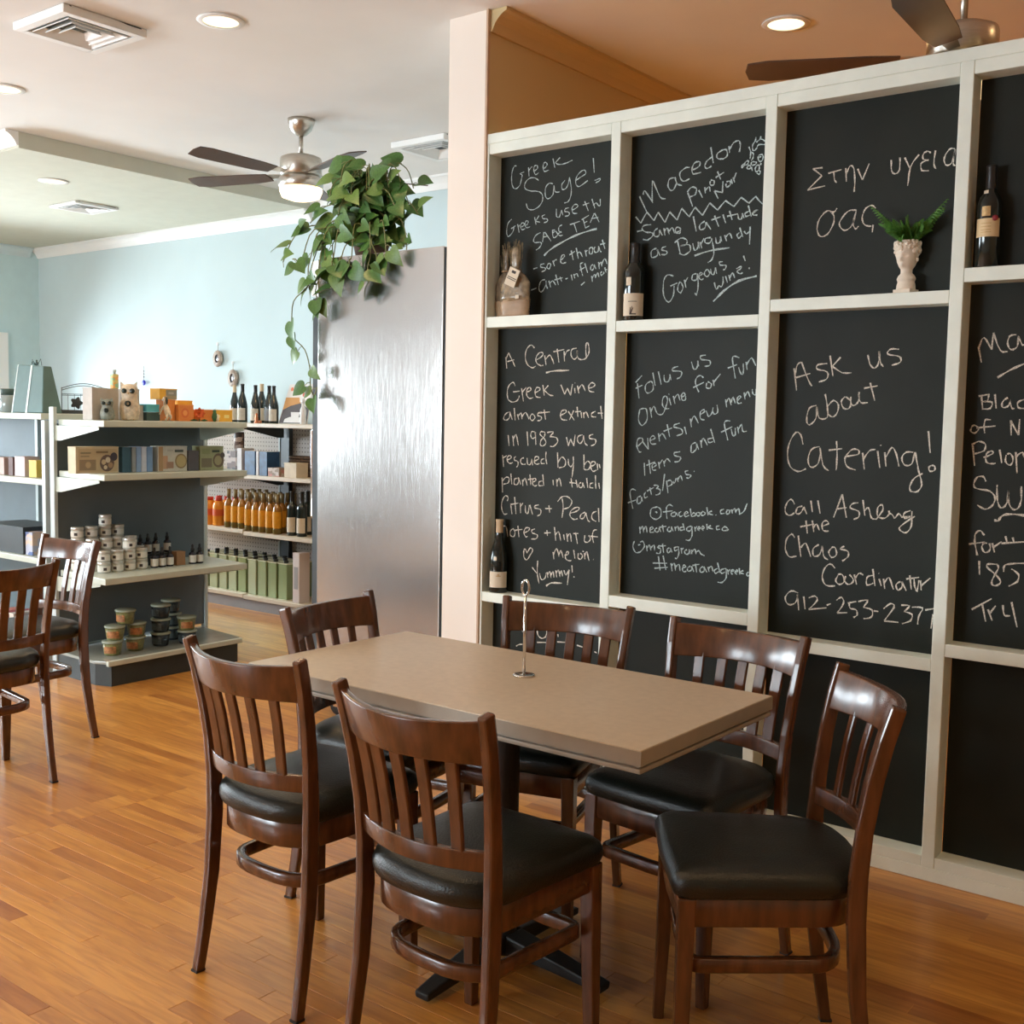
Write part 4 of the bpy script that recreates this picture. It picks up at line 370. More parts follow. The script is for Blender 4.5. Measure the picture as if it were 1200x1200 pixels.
    'b2': '''50:2267,1602 2240,1628;50:2259,1598 2250,1542;50:2266,1580 2236,1592;50:2202,1606 2208,1603 2216,1599 2221,1594 2224,1586 2224,1577 2223,1570 2219,1565 2214,1562 2208,1562 2201,1565 2193,1570 2189,1577 2189,1585 2191,1595 2194,1602 2198,1605 2202,1606 2204,1606;50:2193,1638 2181,1589;50:2169,1642 2155,1593;50:2144,1629 2144,1622 2143,1613 2141,1606 2135,1603 2129,1603 2124,1606 2121,1613 2120,1624 2120,1631;50:2120,1631 2114,1610;50:2085,1660 2091,1659 2100,1657 2106,1654 2110,1651 2111,1647 2108,1644 2097,1643 2083,1643 2072,1641 2069,1636 2071,1628 2074,1622 2079,1618 2085,1616 2090,1614;50:2031,1676 2028,1668 2024,1656 2020,1649 2016,1648 2010,1650 2007,1655 2005,1663 2005,1672 2005,1680;50:2005,1680 2000,1659;50:1973,1699 1980,1699 1988,1698 1994,1696 1995,1692 1994,1687 1989,1683 1979,1682 1966,1681 1956,1679 1953,1674 1953,1667 1956,1662 1962,1660 1970,1659 1976,1659;50:2246,1499 2247,1489 2250,1474 2250,1461 2246,1451 2240,1443 2234,1439 2226,1443 2218,1451 2212,1461 2211,1474 2213,1489 2216,1500 2220,1504 2225,1504 2231,1504 2236,1503 2242,1501 2246,1499;50:2201,1508 2192,1470;50:2196,1491 2193,1499 2189,1508 2184,1513 2179,1506 2174,1494 2168,1485 2161,1482 2153,1481 2146,1483 2141,1490 2137,1498 2135,1505;50:2135,1505 2132,1513 2128,1524 2126,1534 2127,1542 2130,1548 2134,1551 2138,1551 2142,1548 2146,1543 2148,1535 2148,1525 2147,1517 2144,1512 2140,1507 2135,1505 2129,1504 2122,1504 2118,1505;50:2119,1543 2111,1517;50:2122,1557 2120,1559;50:2102,1551 2094,1522;50:2100,1539 2095,1545 2089,1554 2083,1558 2079,1552 2076,1542 2073,1535;50:2069,1547 2064,1549 2057,1551 2052,1553 2053,1557 2056,1562 2060,1564 2063,1561 2067,1556 2069,1551 2068,1546 2066,1541 2064,1537 2060,1535 2055,1535 2052,1537 2050,1541 2050,1547 2050,1551;50:1980,1617 1982,1620 1987,1624 1991,1626 1997,1625 2003,1622 2007,1618 2010,1612 2012,1605 2011,1597 2007,1586 2001,1574 1996,1566;50:2020,1582 1977,1601;50:1965,1599 1966,1594 1967,1587 1967,1582 1962,1580 1956,1579 1950,1580 1948,1584 1946,1590 1946,1595 1950,1598 1956,1601 1961,1603;50:1940,1609 1935,1588;50:1937,1601 1911,1631;50:1839,1687 1844,1689 1851,1692 1857,1693 1862,1693 1865,1690 1866,1681 1862,1661 1856,1634 1852,1614;50:1883,1651 1847,1663;50:1840,1653 1838,1646 1834,1637 1830,1630 1827,1628 1824,1628 1822,1632 1821,1643 1822,1656 1823,1666;50:1823,1660 1820,1644;50:1812,1672 1807,1644;50:1810,1662 1805,1670 1798,1681 1791,1686 1785,1679 1779,1667 1774,1658;50:2249,1361 2243,1366 2235,1373 2229,1379 2228,1384 2229,1389 2232,1392 2237,1392 2244,1391 2250,1387 2253,1380 2254,1370 2254,1361 2251,1353 2247,1345 2243,1340 2239,1338 2236,1339 2233,1340;50:2229,1379 2203,1350;50:2203,1350 2207,1393;50:2192,1384 2187,1387 2179,1390 2175,1393 2176,1397 2179,1400 2183,1402 2187,1401 2192,1397 2195,1393 2196,1386 2195,1378 2192,1372 2185,1370 2176,1371 2169,1372;50:2161,1411 2155,1381;50:2158,1398 2154,1403 2149,1409 2144,1411 2138,1406 2132,1397 2128,1390;50:2125,1446 2112,1399;50:2139,1420 2103,1433;50:2072,1451 2079,1449 2087,1447 2094,1444 2096,1441 2097,1438 2094,1436 2085,1434 2073,1432 2065,1430 2060,1425 2058,1418 2059,1413 2066,1409 2076,1406 2083,1404;50:2051,1438 2042,1411;50:2028,1468 2022,1437;50:2025,1456 2022,1463 2017,1474 2012,1479 2006,1472 1999,1461 1994,1452;50:1986,1485 1981,1487 1975,1491 1970,1494 1969,1497 1971,1500 1973,1502 1977,1501 1983,1498 1987,1494 1988,1486 1988,1476 1986,1469 1981,1466 1974,1465 1969,1465;50:1964,1498 1961,1491 1957,1483 1954,1477 1949,1479 1944,1484 1940,1490 1938,1497 1937,1505 1936,1510;50:1938,1502 1937,1497 1934,1490 1931,1486 1926,1486 1921,1489 1917,1494 1917,1502 1919,1512 1921,1519;50:1887,1539 1882,1511;50:1885,1527 1882,1533 1878,1541 1874,1544 1870,1538 1867,1527 1864,1519;50:1864,1529 1863,1536 1861,1544 1858,1548 1855,1542 1851,1533 1849,1525;50:1840,1536 1836,1539 1831,1544 1827,1548 1831,1552 1834,1552 1837,1549 1841,1544 1842,1540 1842,1534 1840,1529 1837,1525 1833,1525 1828,1526 1824,1528;50:1815,1564 1811,1540;50:1812,1552 1809,1557 1805,1565 1801,1568 1798,1563 1794,1554 1792,1548;50:1784,1576 1784,1571 1783,1565 1781,1560 1778,1557 1773,1555 1770,1556 1770,1561 1770,1570 1771,1576;50:2219,1298 2215,1250;50:2199,1311 2190,1258;50:2209,1289 2172,1304;50:2184,1282 2178,1284 2171,1288 2167,1291 2166,1294 2169,1298 2172,1299 2176,1298 2181,1295 2184,1290 2184,1285 2183,1278 2181,1273 2176,1272 2170,1273 2166,1274;50:2157,1304 2151,1279;50:2154,1296 2140,1313;50:2135,1309 2130,1288;50:2132,1301 2130,1306 2125,1314 2121,1318 2116,1316 2110,1310 2106,1306;50:2066,1346 2073,1344 2083,1343 2090,1341 2092,1337 2091,1333 2087,1330 2080,1328 2070,1327 2063,1325 2063,1320 2066,1314 2070,1310 2076,1308 2084,1307 2089,1307;50:2001,1381 2007,1380 2014,1377 2020,1372 2021,1362 2021,1350 2019,1343 2013,1344 2006,1350 2000,1356 1998,1363 1998,1371 1999,1377;50:1999,1377 1989,1356;50:1983,1390 1977,1363;50:1980,1380 1978,1386 1975,1395 1971,1398 1966,1392 1959,1381 1954,1372;50:1932,1399 1938,1399 1947,1397 1953,1395 1953,1391 1951,1386 1948,1383 1943,1383 1936,1385 1932,1387;50:1943,1432 1925,1383;50:1866,1462 1872,1463 1879,1463 1884,1462 1887,1459 1889,1454 1888,1446 1884,1429 1877,1408 1873,1393;50:1901,1421 1857,1442;50:1861,1434 1859,1426 1856,1416 1853,1410 1850,1408 1847,1410 1844,1414 1844,1421 1845,1431 1845,1438;50:1836,1442 1831,1418;50:1834,1430 1830,1437 1825,1447 1821,1451 1819,1445 1818,1435 1816,1427 1811,1425 1805,1426 1800,1427;50:2253,1192 2258,1194 2265,1196 2271,1195 2275,1192 2278,1185 2278,1175 2274,1158 2268,1137 2264,1121;50:2287,1142 2252,1155;50:2230,1171 2234,1170 2240,1168 2245,1164 2246,1157 2246,1148 2244,1142 2240,1141 2234,1144 2229,1148 2227,1154 2227,1163 2227,1169;50:2227,1169 2222,1150;50:2208,1188 2210,1186 2213,1182 2215,1179 2215,1174 2214,1169 2212,1166 2208,1166 2203,1169 2200,1171;50:2191,1206 2183,1178;50:2203,1192 2174,1207;50:2174,1215 2168,1216 2159,1216 2154,1214 2155,1211 2160,1206 2164,1203;50:2164,1203 2158,1203 2151,1202 2146,1200 2145,1195 2146,1189 2148,1185 2153,1182 2160,1180 2165,1179;50:2129,1260 2136,1196;50:2120,1235 2112,1189;50:2120,1231 2116,1234 2109,1237 2104,1238 2099,1235 2096,1229 2096,1224 2100,1220 2107,1217 2112,1214;50:2091,1235 2090,1231 2088,1227 2084,1231 2081,1240 2080,1246;50:2075,1248 2070,1233;50:2072,1242 2069,1247 2065,1254 2061,1257 2058,1253 2055,1245 2053,1239;50:2030,1277 2034,1276 2039,1275 2042,1273 2042,1269 2040,1265 2037,1262 2031,1262 2023,1262 2018,1261 2018,1258 2021,1254 2025,1250 2029,1249 2033,1250 2037,1250;50:2006,1276 2004,1274;50:2156,1135 2163,1133 2173,1131 2181,1127 2185,1118 2186,1107 2185,1098 2178,1092 2169,1088 2160,1087 2152,1090 2145,1095 2140,1101 2139,1109 2139,1118 2141,1125 2146,1130 2152,1133 2156,1135;50:2165,1115 2162,1115 2158,1116 2156,1114 2159,1112 2160,1111;50:2090,1141 2094,1143 2100,1146 2105,1146 2110,1144 2114,1140 2117,1133 2117,1120 2115,1104 2113,1092;50:2131,1117 2090,1124;50:2078,1120 2083,1119 2089,1117 2094,1115 2096,1112 2096,1107 2094,1104 2090,1103 2084,1104 2079,1105 2077,1109 2076,1115 2075,1118;50:2075,1118 2067,1106;50:2054,1124 2057,1122 2061,1119 2063,1115 2063,1111 2060,1107 2058,1105 2054,1105 2049,1108 2046,1110;50:2039,1115 2034,1116 2028,1118 2025,1120 2029,1125 2032,1126 2036,1123 2039,1118 2041,1114 2040,1111 2037,1108 2034,1106 2029,1107 2024,1110 2020,1112;50:2016,1137 2010,1108;50:2010,1114 2007,1117 2003,1122 1999,1123 1996,1121 1994,1117 1994,1113 1998,1111 2003,1109 2008,1108;50:1987,1124 1989,1122 1991,1118 1988,1114 1984,1112 1980,1112 1977,1115 1975,1119 1975,1123 1978,1124 1982,1125 1985,1125;50:1968,1128 1969,1124 1971,1120 1970,1117 1967,1115 1963,1115 1959,1116 1956,1119 1954,1123 1954,1126 1958,1128 1963,1129 1966,1130;50:1948,1146 1942,1117;50:1927,1134 1932,1132 1940,1128 1943,1125 1938,1123 1928,1121 1922,1120;50:1910,1121 1910,1119;50:1879,1144 1883,1142 1889,1140 1892,1137 1893,1133 1892,1129 1890,1127 1886,1127 1880,1128 1876,1129;50:1867,1138 1868,1135 1870,1131 1869,1128 1866,1127 1862,1127 1858,1129 1856,1132 1856,1137 1856,1141 1859,1142 1864,1141 1868,1140;50:1850,1144 1844,1130;50:1847,1138 1844,1141 1840,1146 1836,1149 1834,1145 1832,1138 1831,1132;50:1831,1139 1828,1143 1824,1148 1821,1150 1818,1145 1817,1137 1815,1131;50:1818,1129 1813,1132 1806,1135 1800,1141 1795,1150 1791,1162 1788,1170;50:2231,1054 2228,1028;50:2228,1043 2226,1048 2222,1055 2219,1057 2216,1051 2214,1041 2213,1033;50:2213,1044 2210,1049 2207,1056 2203,1058 2201,1052 2199,1042 2198,1034;50:2185,1044 2181,1046 2175,1049 2171,1052 2175,1057 2178,1058 2181,1056 2184,1052 2186,1048 2186,1044 2185,1039 2183,1036 2178,1036 2172,1037 2168,1039;50:2154,1055 2157,1054 2161,1052 2163,1050 2164,1046 2163,1042 2160,1040 2157,1039 2152,1040 2148,1043 2147,1047 2146,1052 2146,1056;50:2146,1056 2138,1041;50:2132,1068 2126,1042;50:2146,1058 2115,1064;50:2100,1063 2103,1062 2107,1059 2109,1056 2110,1053 2109,1048 2107,1046 2103,1045 2098,1046 2094,1049 2093,1054 2093,1060 2093,1064;50:2093,1064 2085,1047;50:2078,1065 2075,1050;50:2076,1059 2074,1062 2070,1066 2066,1068 2064,1064 2062,1057 2061,1051;50:2042,1068 2046,1066 2052,1065 2056,1062 2057,1059 2056,1056 2054,1054 2049,1054 2043,1056 2039,1057;50:2045,1080 2037,1055;50:2009,1072 2014,1071 2020,1069 2025,1067 2028,1063 2028,1057 2027,1054 2023,1053 2018,1053 2013,1055 2010,1059 2008,1064 2006,1068;50:2006,1072 2006,1063 2005,1050 2005,1039 2008,1030 2012,1023 2016,1019 2021,1018 2027,1019 2031,1020;50:1995,1071 1992,1054;50:1993,1065 1985,1074;50:1980,1064 1977,1065 1973,1067 1971,1069 1975,1072 1978,1072 1980,1070 1982,1067 1983,1064 1981,1061 1978,1059 1975,1058;50:1966,1065 1962,1066 1958,1068 1955,1070 1959,1075 1962,1076 1964,1074 1966,1070 1966,1067 1964,1064 1961,1061 1959,1059;50:1946,1085 1943,1064;50:1929,1080 1934,1078 1939,1075 1941,1073 1935,1071 1926,1069 1920,1068;50:1895,1083 1898,1081 1903,1080 1906,1078 1907,1074 1906,1070 1904,1067 1900,1068 1895,1069 1892,1070;50:1870,1082 1874,1080 1880,1076 1883,1073 1883,1070 1882,1067 1878,1065 1872,1066 1863,1068 1858,1071 1860,1074 1866,1078 1870,1080;50:2252,997 2255,992 2258,983 2259,975 2256,967 2251,959 2246,954 2239,953 2232,955 2225,958 2219,964 2212,972 2208,979 2208,987 2211,994 2214,998 2218,999 2223,997 2227,995;50:2236,983 2226,986;50:2199,984 2195,963;50:2196,976 2193,980 2190,986 2186,988 2183,982 2180,973 2178,967;50:2178,977 2175,982 2170,987 2166,989 2164,984 2163,975 2163,968;50:2141,989 2145,987 2149,984 2151,982 2147,980 2141,979 2136,977 2136,971 2137,964 2140,959 2145,958 2151,959 2155,960;50:2129,997 2123,963;50:2141,987 2114,991;50:2099,984 2103,982 2107,980 2109,977 2108,972 2106,967 2104,964 2100,966 2097,970 2094,974 2094,978 2094,982 2095,984;50:2095,984 2087,968;50:2063,991 2068,990 2074,988 2078,986 2078,982 2077,978 2075,975 2071,976 2066,979 2063,981;50:2061,992 2060,985 2058,975 2058,966 2060,958 2063,951 2067,946 2072,947 2074,948;50:2049,988 2046,967;50:2048,980 2039,989;50:2025,984 2028,982 2032,980 2034,977 2034,973 2032,969 2029,967 2025,966 2020,967 2017,970 2016,975 2015,981 2015,985;50:2015,985 2010,968;50:2006,984 2003,969;50:2003,977 2000,982 1995,987 1992,989 1989,984 1987,976 1986,970;50:1986,977 1983,979 1979,983 1975,984 1972,982 1970,978 1967,974 1962,971 1955,969 1951,967;50:2145,948 2136,895;50:2125,952 2111,899;50:2169,920 2107,925;50:2161,901 2104,910;50:2090,927 2084,897;50:2087,916 2084,921 2080,927 2076,928 2073,921 2071,909 2070,901;50:2070,914 2066,918 2061,924 2056,926 2053,919 2052,909 2050,901;50:2041,912 2037,914 2031,917 2027,920 2028,923 2031,925 2035,926 2037,923 2040,917 2041,912 2041,908 2039,903 2036,900 2032,900 2027,902 2024,903;50:2008,924 2012,921 2017,918 2020,914 2020,910 2019,906 2017,904 2013,904 2007,906 2003,910 2002,914 2003,920 2003,924;50:2003,924 1993,904;50:1987,934 1981,903;50:1999,927 1971,934;50:1956,927 1960,924 1965,921 1968,917 1968,913 1967,908 1965,905 1961,905 1955,907 1951,910 1950,916 1951,922 1952,927;50:1952,927 1939,907;50:1935,927 1930,910;50:1933,921 1930,925 1925,930 1922,932 1918,927 1916,918 1914,912;50:1896,926 1900,924 1906,920 1909,917 1909,913 1907,909 1904,907 1900,908 1895,912 1891,914;50:1897,947 1886,911;50:1864,929 1869,927 1877,925 1882,921 1883,917 1882,912 1879,909 1875,910 1870,913 1866,915;50:1862,930 1861,920 1860,908 1860,896 1864,888 1870,881 1876,876 1882,875 1889,875 1894,876;50:1857,926 1852,908;50:1854,918 1846,927;50:1841,919 1837,921 1833,923 1830,924 1832,928 1838,926 1841,922 1843,919 1842,915 1838,912 1836,909;50:1825,919 1822,920 1817,922 1814,924 1816,927 1819,928 1822,925 1826,922 1827,918 1825,916 1821,913 1818,911;50:1810,935 1807,912;50:1794,928 1798,926 1804,923 1807,920 1803,918 1796,917 1791,916;50:1772,924 1778,921 1780,919 1780,915 1778,912 1775,909 1771,912 1770,914''',
    'c2': '''54:1630,1647 1618,1571;54:1625,1627 1624,1636 1622,1649 1619,1659 1614,1664 1608,1667 1604,1668;54:1604,1668 1596,1649 1585,1623 1575,1603 1569,1593 1565,1588 1562,1586;54:1622,1615 1571,1629;54:1512,1662 1521,1661 1535,1660 1545,1658 1549,1654 1550,1648 1546,1643 1536,1640 1521,1638 1511,1633 1507,1626 1508,1617 1512,1609 1520,1605 1531,1602 1539,1600;54:1503,1688 1490,1619;54:1466,1682 1494,1652;54:1494,1652 1485,1646 1471,1637 1458,1630 1446,1629 1435,1629 1426,1630;54:1373,1688 1371,1679 1368,1667 1365,1657 1360,1651 1355,1646 1350,1644 1345,1646 1340,1651 1337,1659 1335,1672 1336,1688 1336,1699;54:1336,1699 1334,1688 1332,1674 1330,1662 1326,1655 1322,1651 1320,1648;54:1271,1704 1279,1705 1290,1706 1299,1705 1305,1700 1309,1694 1307,1689 1297,1686 1282,1684 1270,1681 1264,1676 1262,1669 1264,1663 1272,1658 1283,1655 1292,1653;54:1544,1520 1551,1519 1561,1516 1569,1511 1574,1499 1577,1484 1577,1472 1576,1462 1572,1456 1566,1453 1559,1458 1550,1466 1544,1477 1542,1490 1543,1505 1543,1516;54:1543,1516 1541,1504 1537,1488 1532,1477 1522,1474 1512,1475 1504,1480 1502,1491 1504,1506 1506,1521 1509,1535 1512,1549 1515,1559;54:1506,1516 1500,1523 1492,1532 1484,1538 1477,1535 1470,1529 1466,1521 1466,1512 1468,1501 1472,1492 1476,1487 1481,1483 1487,1482 1492,1484 1498,1488 1502,1492;54:1445,1550 1449,1546 1454,1541 1457,1535 1456,1527 1453,1518 1448,1512 1442,1509 1434,1509 1429,1512 1425,1518 1424,1527 1425,1536 1430,1541 1437,1546 1442,1550;54:1425,1550 1425,1543 1424,1533 1422,1526 1419,1522 1416,1521 1412,1521 1407,1524 1402,1529 1398,1536 1397,1546 1397,1558 1397,1566;54:1399,1559 1397,1551 1395,1539 1390,1531 1383,1529 1373,1530 1366,1531;54:1361,1596 1343,1537;54:1381,1578 1336,1586;54:1587,1386 1589,1395 1592,1408 1596,1418 1601,1424 1607,1428 1614,1427 1622,1419 1630,1406 1636,1392 1640,1378 1642,1362 1642,1347 1640,1333 1636,1319 1630,1308 1622,1300 1611,1295 1601,1292 1590,1294 1580,1299 1573,1303;54:1527,1380 1535,1379 1546,1376 1555,1370 1561,1360 1565,1347 1566,1335 1565,1324 1561,1314 1555,1309 1547,1309 1538,1314 1530,1322 1526,1335 1523,1350 1522,1361;54:1525,1376 1522,1359 1517,1336 1512,1318 1505,1308 1497,1303 1491,1300;54:1468,1401 1467,1391 1465,1375 1464,1358 1464,1338 1464,1317 1465,1302;54:1494,1369 1447,1376;54:1434,1350 1421,1352 1405,1355 1392,1358 1388,1363 1388,1369 1391,1373 1396,1375 1404,1376 1413,1374 1421,1367 1430,1356 1436,1345 1436,1335 1433,1325 1427,1316 1418,1311 1406,1308 1397,1306;54:1376,1364 1368,1309;54:1372,1342 1368,1351 1361,1362 1354,1371 1347,1375 1339,1376 1333,1377;54:1326,1372 1316,1316;54:1317,1392 1316,1389;54:1302,1368 1296,1322;54:1299,1350 1293,1361 1286,1376 1279,1385 1274,1383 1269,1375 1264,1365 1260,1351 1256,1336 1253,1324;54:1209,1371 1215,1372 1224,1372 1232,1371 1238,1366 1243,1359 1245,1352 1244,1343 1240,1335 1235,1329 1227,1327 1219,1329 1212,1334 1208,1346 1206,1361 1204,1372;54:1202,1372 1200,1361 1197,1345 1193,1331 1191,1319 1188,1309 1185,1299 1181,1288 1178,1277 1177,1267 1179,1258 1184,1251 1189,1245 1196,1243 1204,1243 1210,1244 1213,1248 1215,1253 1215,1260 1212,1269 1207,1280 1200,1289 1192,1295 1183,1300 1176,1304;54:1164,1441 1155,1371;54:1146,1332 1149,1331 1154,1328 1157,1325 1157,1320 1155,1315 1152,1312 1147,1312 1142,1314 1138,1317 1137,1321 1138,1327 1139,1330 1142,1331 1145,1331 1148,1330;54:1609,1178 1612,1184 1617,1191 1623,1195 1629,1191 1636,1183 1640,1174 1643,1165 1643,1156 1642,1149 1638,1143 1632,1139 1626,1138 1619,1140 1612,1145 1608,1149;54:1580,1173 1585,1172 1592,1170 1598,1167 1601,1160 1603,1152 1602,1147 1599,1145 1593,1145 1587,1148 1582,1154 1578,1162 1575,1168;54:1575,1171 1563,1147;54:1550,1194 1543,1155;54:1525,1196 1515,1152;54:1440,1222 1467,1141;54:1440,1222 1422,1144;54:1458,1171 1423,1178;54:1383,1197 1388,1196 1396,1195 1402,1193 1407,1189 1411,1183 1411,1178 1403,1175 1391,1172 1381,1168 1378,1162 1378,1155 1380,1149 1385,1145 1392,1142 1397,1140;54:1368,1207 1359,1155;54:1360,1172 1357,1176 1352,1182 1348,1182 1344,1174 1341,1160 1337,1150 1331,1146 1325,1146 1320,1146;54:1320,1146 1314,1154 1306,1166 1300,1176 1299,1184 1300,1191 1303,1195 1308,1194 1313,1190 1317,1184 1318,1175 1318,1164 1316,1156 1309,1152 1300,1150 1292,1151 1285,1156 1279,1164 1274,1168 1268,1165 1263,1158 1259,1153;54:1279,1177 1278,1163;54:1259,1153 1255,1158 1250,1166 1246,1170 1243,1168 1240,1163 1236,1159 1227,1160 1216,1162 1208,1163;54:1209,1182 1215,1179 1224,1176 1229,1171 1231,1165 1229,1159 1226,1155 1221,1156 1213,1159 1208,1161;54:1204,1180 1204,1166 1203,1147 1204,1131 1208,1121 1214,1113 1219,1109 1226,1108 1233,1111 1238,1114 1242,1118 1243,1122 1239,1128 1226,1140 1208,1154 1194,1164;54:1565,1124 1558,1080;54:1585,1101 1534,1114;54:1542,1126 1535,1087;54:1537,1102 1534,1106 1530,1113 1526,1115 1522,1109 1518,1100 1515,1094;54:1506,1109 1498,1112 1489,1116 1483,1119 1484,1123 1489,1128 1494,1129 1498,1128 1503,1124 1506,1119 1507,1111 1505,1101 1502,1095 1496,1093 1488,1093 1482,1094;54:1604,1062 1607,1066 1611,1072 1615,1074 1621,1070 1628,1063 1633,1055 1636,1044 1637,1031 1637,1019 1633,1009 1627,999 1620,993 1611,993 1601,996 1594,998;54:1591,1070 1578,997;54:1579,1029 1575,1036 1568,1044 1562,1046 1555,1033 1547,1014 1542,1000;54:1515,1045 1521,1041 1530,1035 1535,1028 1536,1019 1535,1010 1532,1004 1526,1003 1518,1005 1511,1011 1507,1020 1504,1032 1503,1041;54:1503,1041 1501,1031 1499,1018 1496,1007 1491,1001 1485,998 1480,996;54:1467,1039 1471,1035 1476,1029 1479,1023 1477,1016 1473,1009 1468,1005 1462,1006 1455,1010 1451,1016 1451,1024 1454,1033 1457,1040 1461,1041 1466,1040 1470,1039;54:1425,1047 1430,1044 1437,1040 1439,1036 1432,1035 1421,1034 1412,1031 1409,1026 1409,1019 1411,1012 1417,1006 1424,1000 1430,996;54:1454,969 1459,974 1465,980 1472,982 1479,979 1486,972 1492,963 1495,954 1498,943 1498,933 1495,923 1491,914 1484,908 1473,906 1460,907 1451,909;54:1443,946 1445,940 1449,933 1450,926 1447,921 1442,917 1437,915 1430,917 1424,921 1420,927 1420,934 1424,944 1428,950 1433,951 1439,950 1443,948;54:1416,946 1417,941 1418,933 1417,927 1413,922 1408,919 1402,919 1396,922 1390,928 1388,935 1391,941 1398,948 1403,952;54:1386,954 1377,921;54:1383,940 1380,946 1375,955 1369,961 1364,960 1358,957 1355,955;54:1323,958 1329,956 1337,954 1342,949 1344,940 1344,929 1341,923 1335,924 1326,928 1320,932;54:1324,979 1314,923;54:1301,948 1293,925;54:1304,967 1302,966;54:1287,950 1281,917;54:1284,936 1280,943 1274,953 1268,956 1263,947 1257,930 1252,918;54:1230,946 1235,944 1240,940 1244,935 1244,929 1241,921 1238,917 1234,918 1229,923 1225,928 1224,934 1225,942 1226,947;54:1226,947 1210,918;54:1201,970 1194,924;54:1212,957 1171,966;54:1187,960 1186,954 1185,945 1184,937 1181,929 1178,921 1176,919 1174,929 1172,945 1171,957;54:1166,957 1162,925;54:1164,939 1135,968;54:1583,870 1590,872 1600,875 1609,874 1618,868 1625,859 1630,849 1629,840 1624,831 1618,826 1610,825 1600,828 1592,834 1587,843 1584,856 1583,865;54:1585,864 1578,810;54:1562,860 1555,816;54:1543,857 1538,860 1530,864 1523,866 1517,864 1513,860 1512,853 1520,841 1532,827 1542,817;54:1542,817 1478,830;54:1478,839 1464,846;54:1444,860 1439,865 1433,870 1427,872 1423,869 1419,862 1419,854 1424,841 1433,827 1440,817;54:1440,817 1405,822;54:1404,855 1375,864;54:1399,854 1399,849 1398,844 1396,839 1389,837 1380,837 1374,835 1371,830 1370,824 1370,818 1374,814 1379,811 1382,808;54:1368,864 1358,868 1345,872 1336,873 1338,866 1345,855 1350,847;54:1350,847 1341,846 1329,845 1320,841 1318,834 1318,824 1322,817 1329,813 1340,810 1348,809;54:1315,839 1299,839;54:1282,850 1276,856 1267,865 1260,870 1253,870 1248,867 1247,859 1256,844 1269,824 1278,810;54:1278,810 1231,811;54:1224,869 1215,870 1203,871 1197,870 1200,864 1208,855 1214,849;54:1214,849 1206,848 1196,846 1188,843 1186,836 1188,828 1192,821 1200,816 1211,811 1219,808;54:1189,866 1179,868 1164,869 1155,868 1155,861 1161,851 1165,841 1167,830 1168,820 1168,812;54:1146,862 1119,870;54:1120,851 1125,804''',
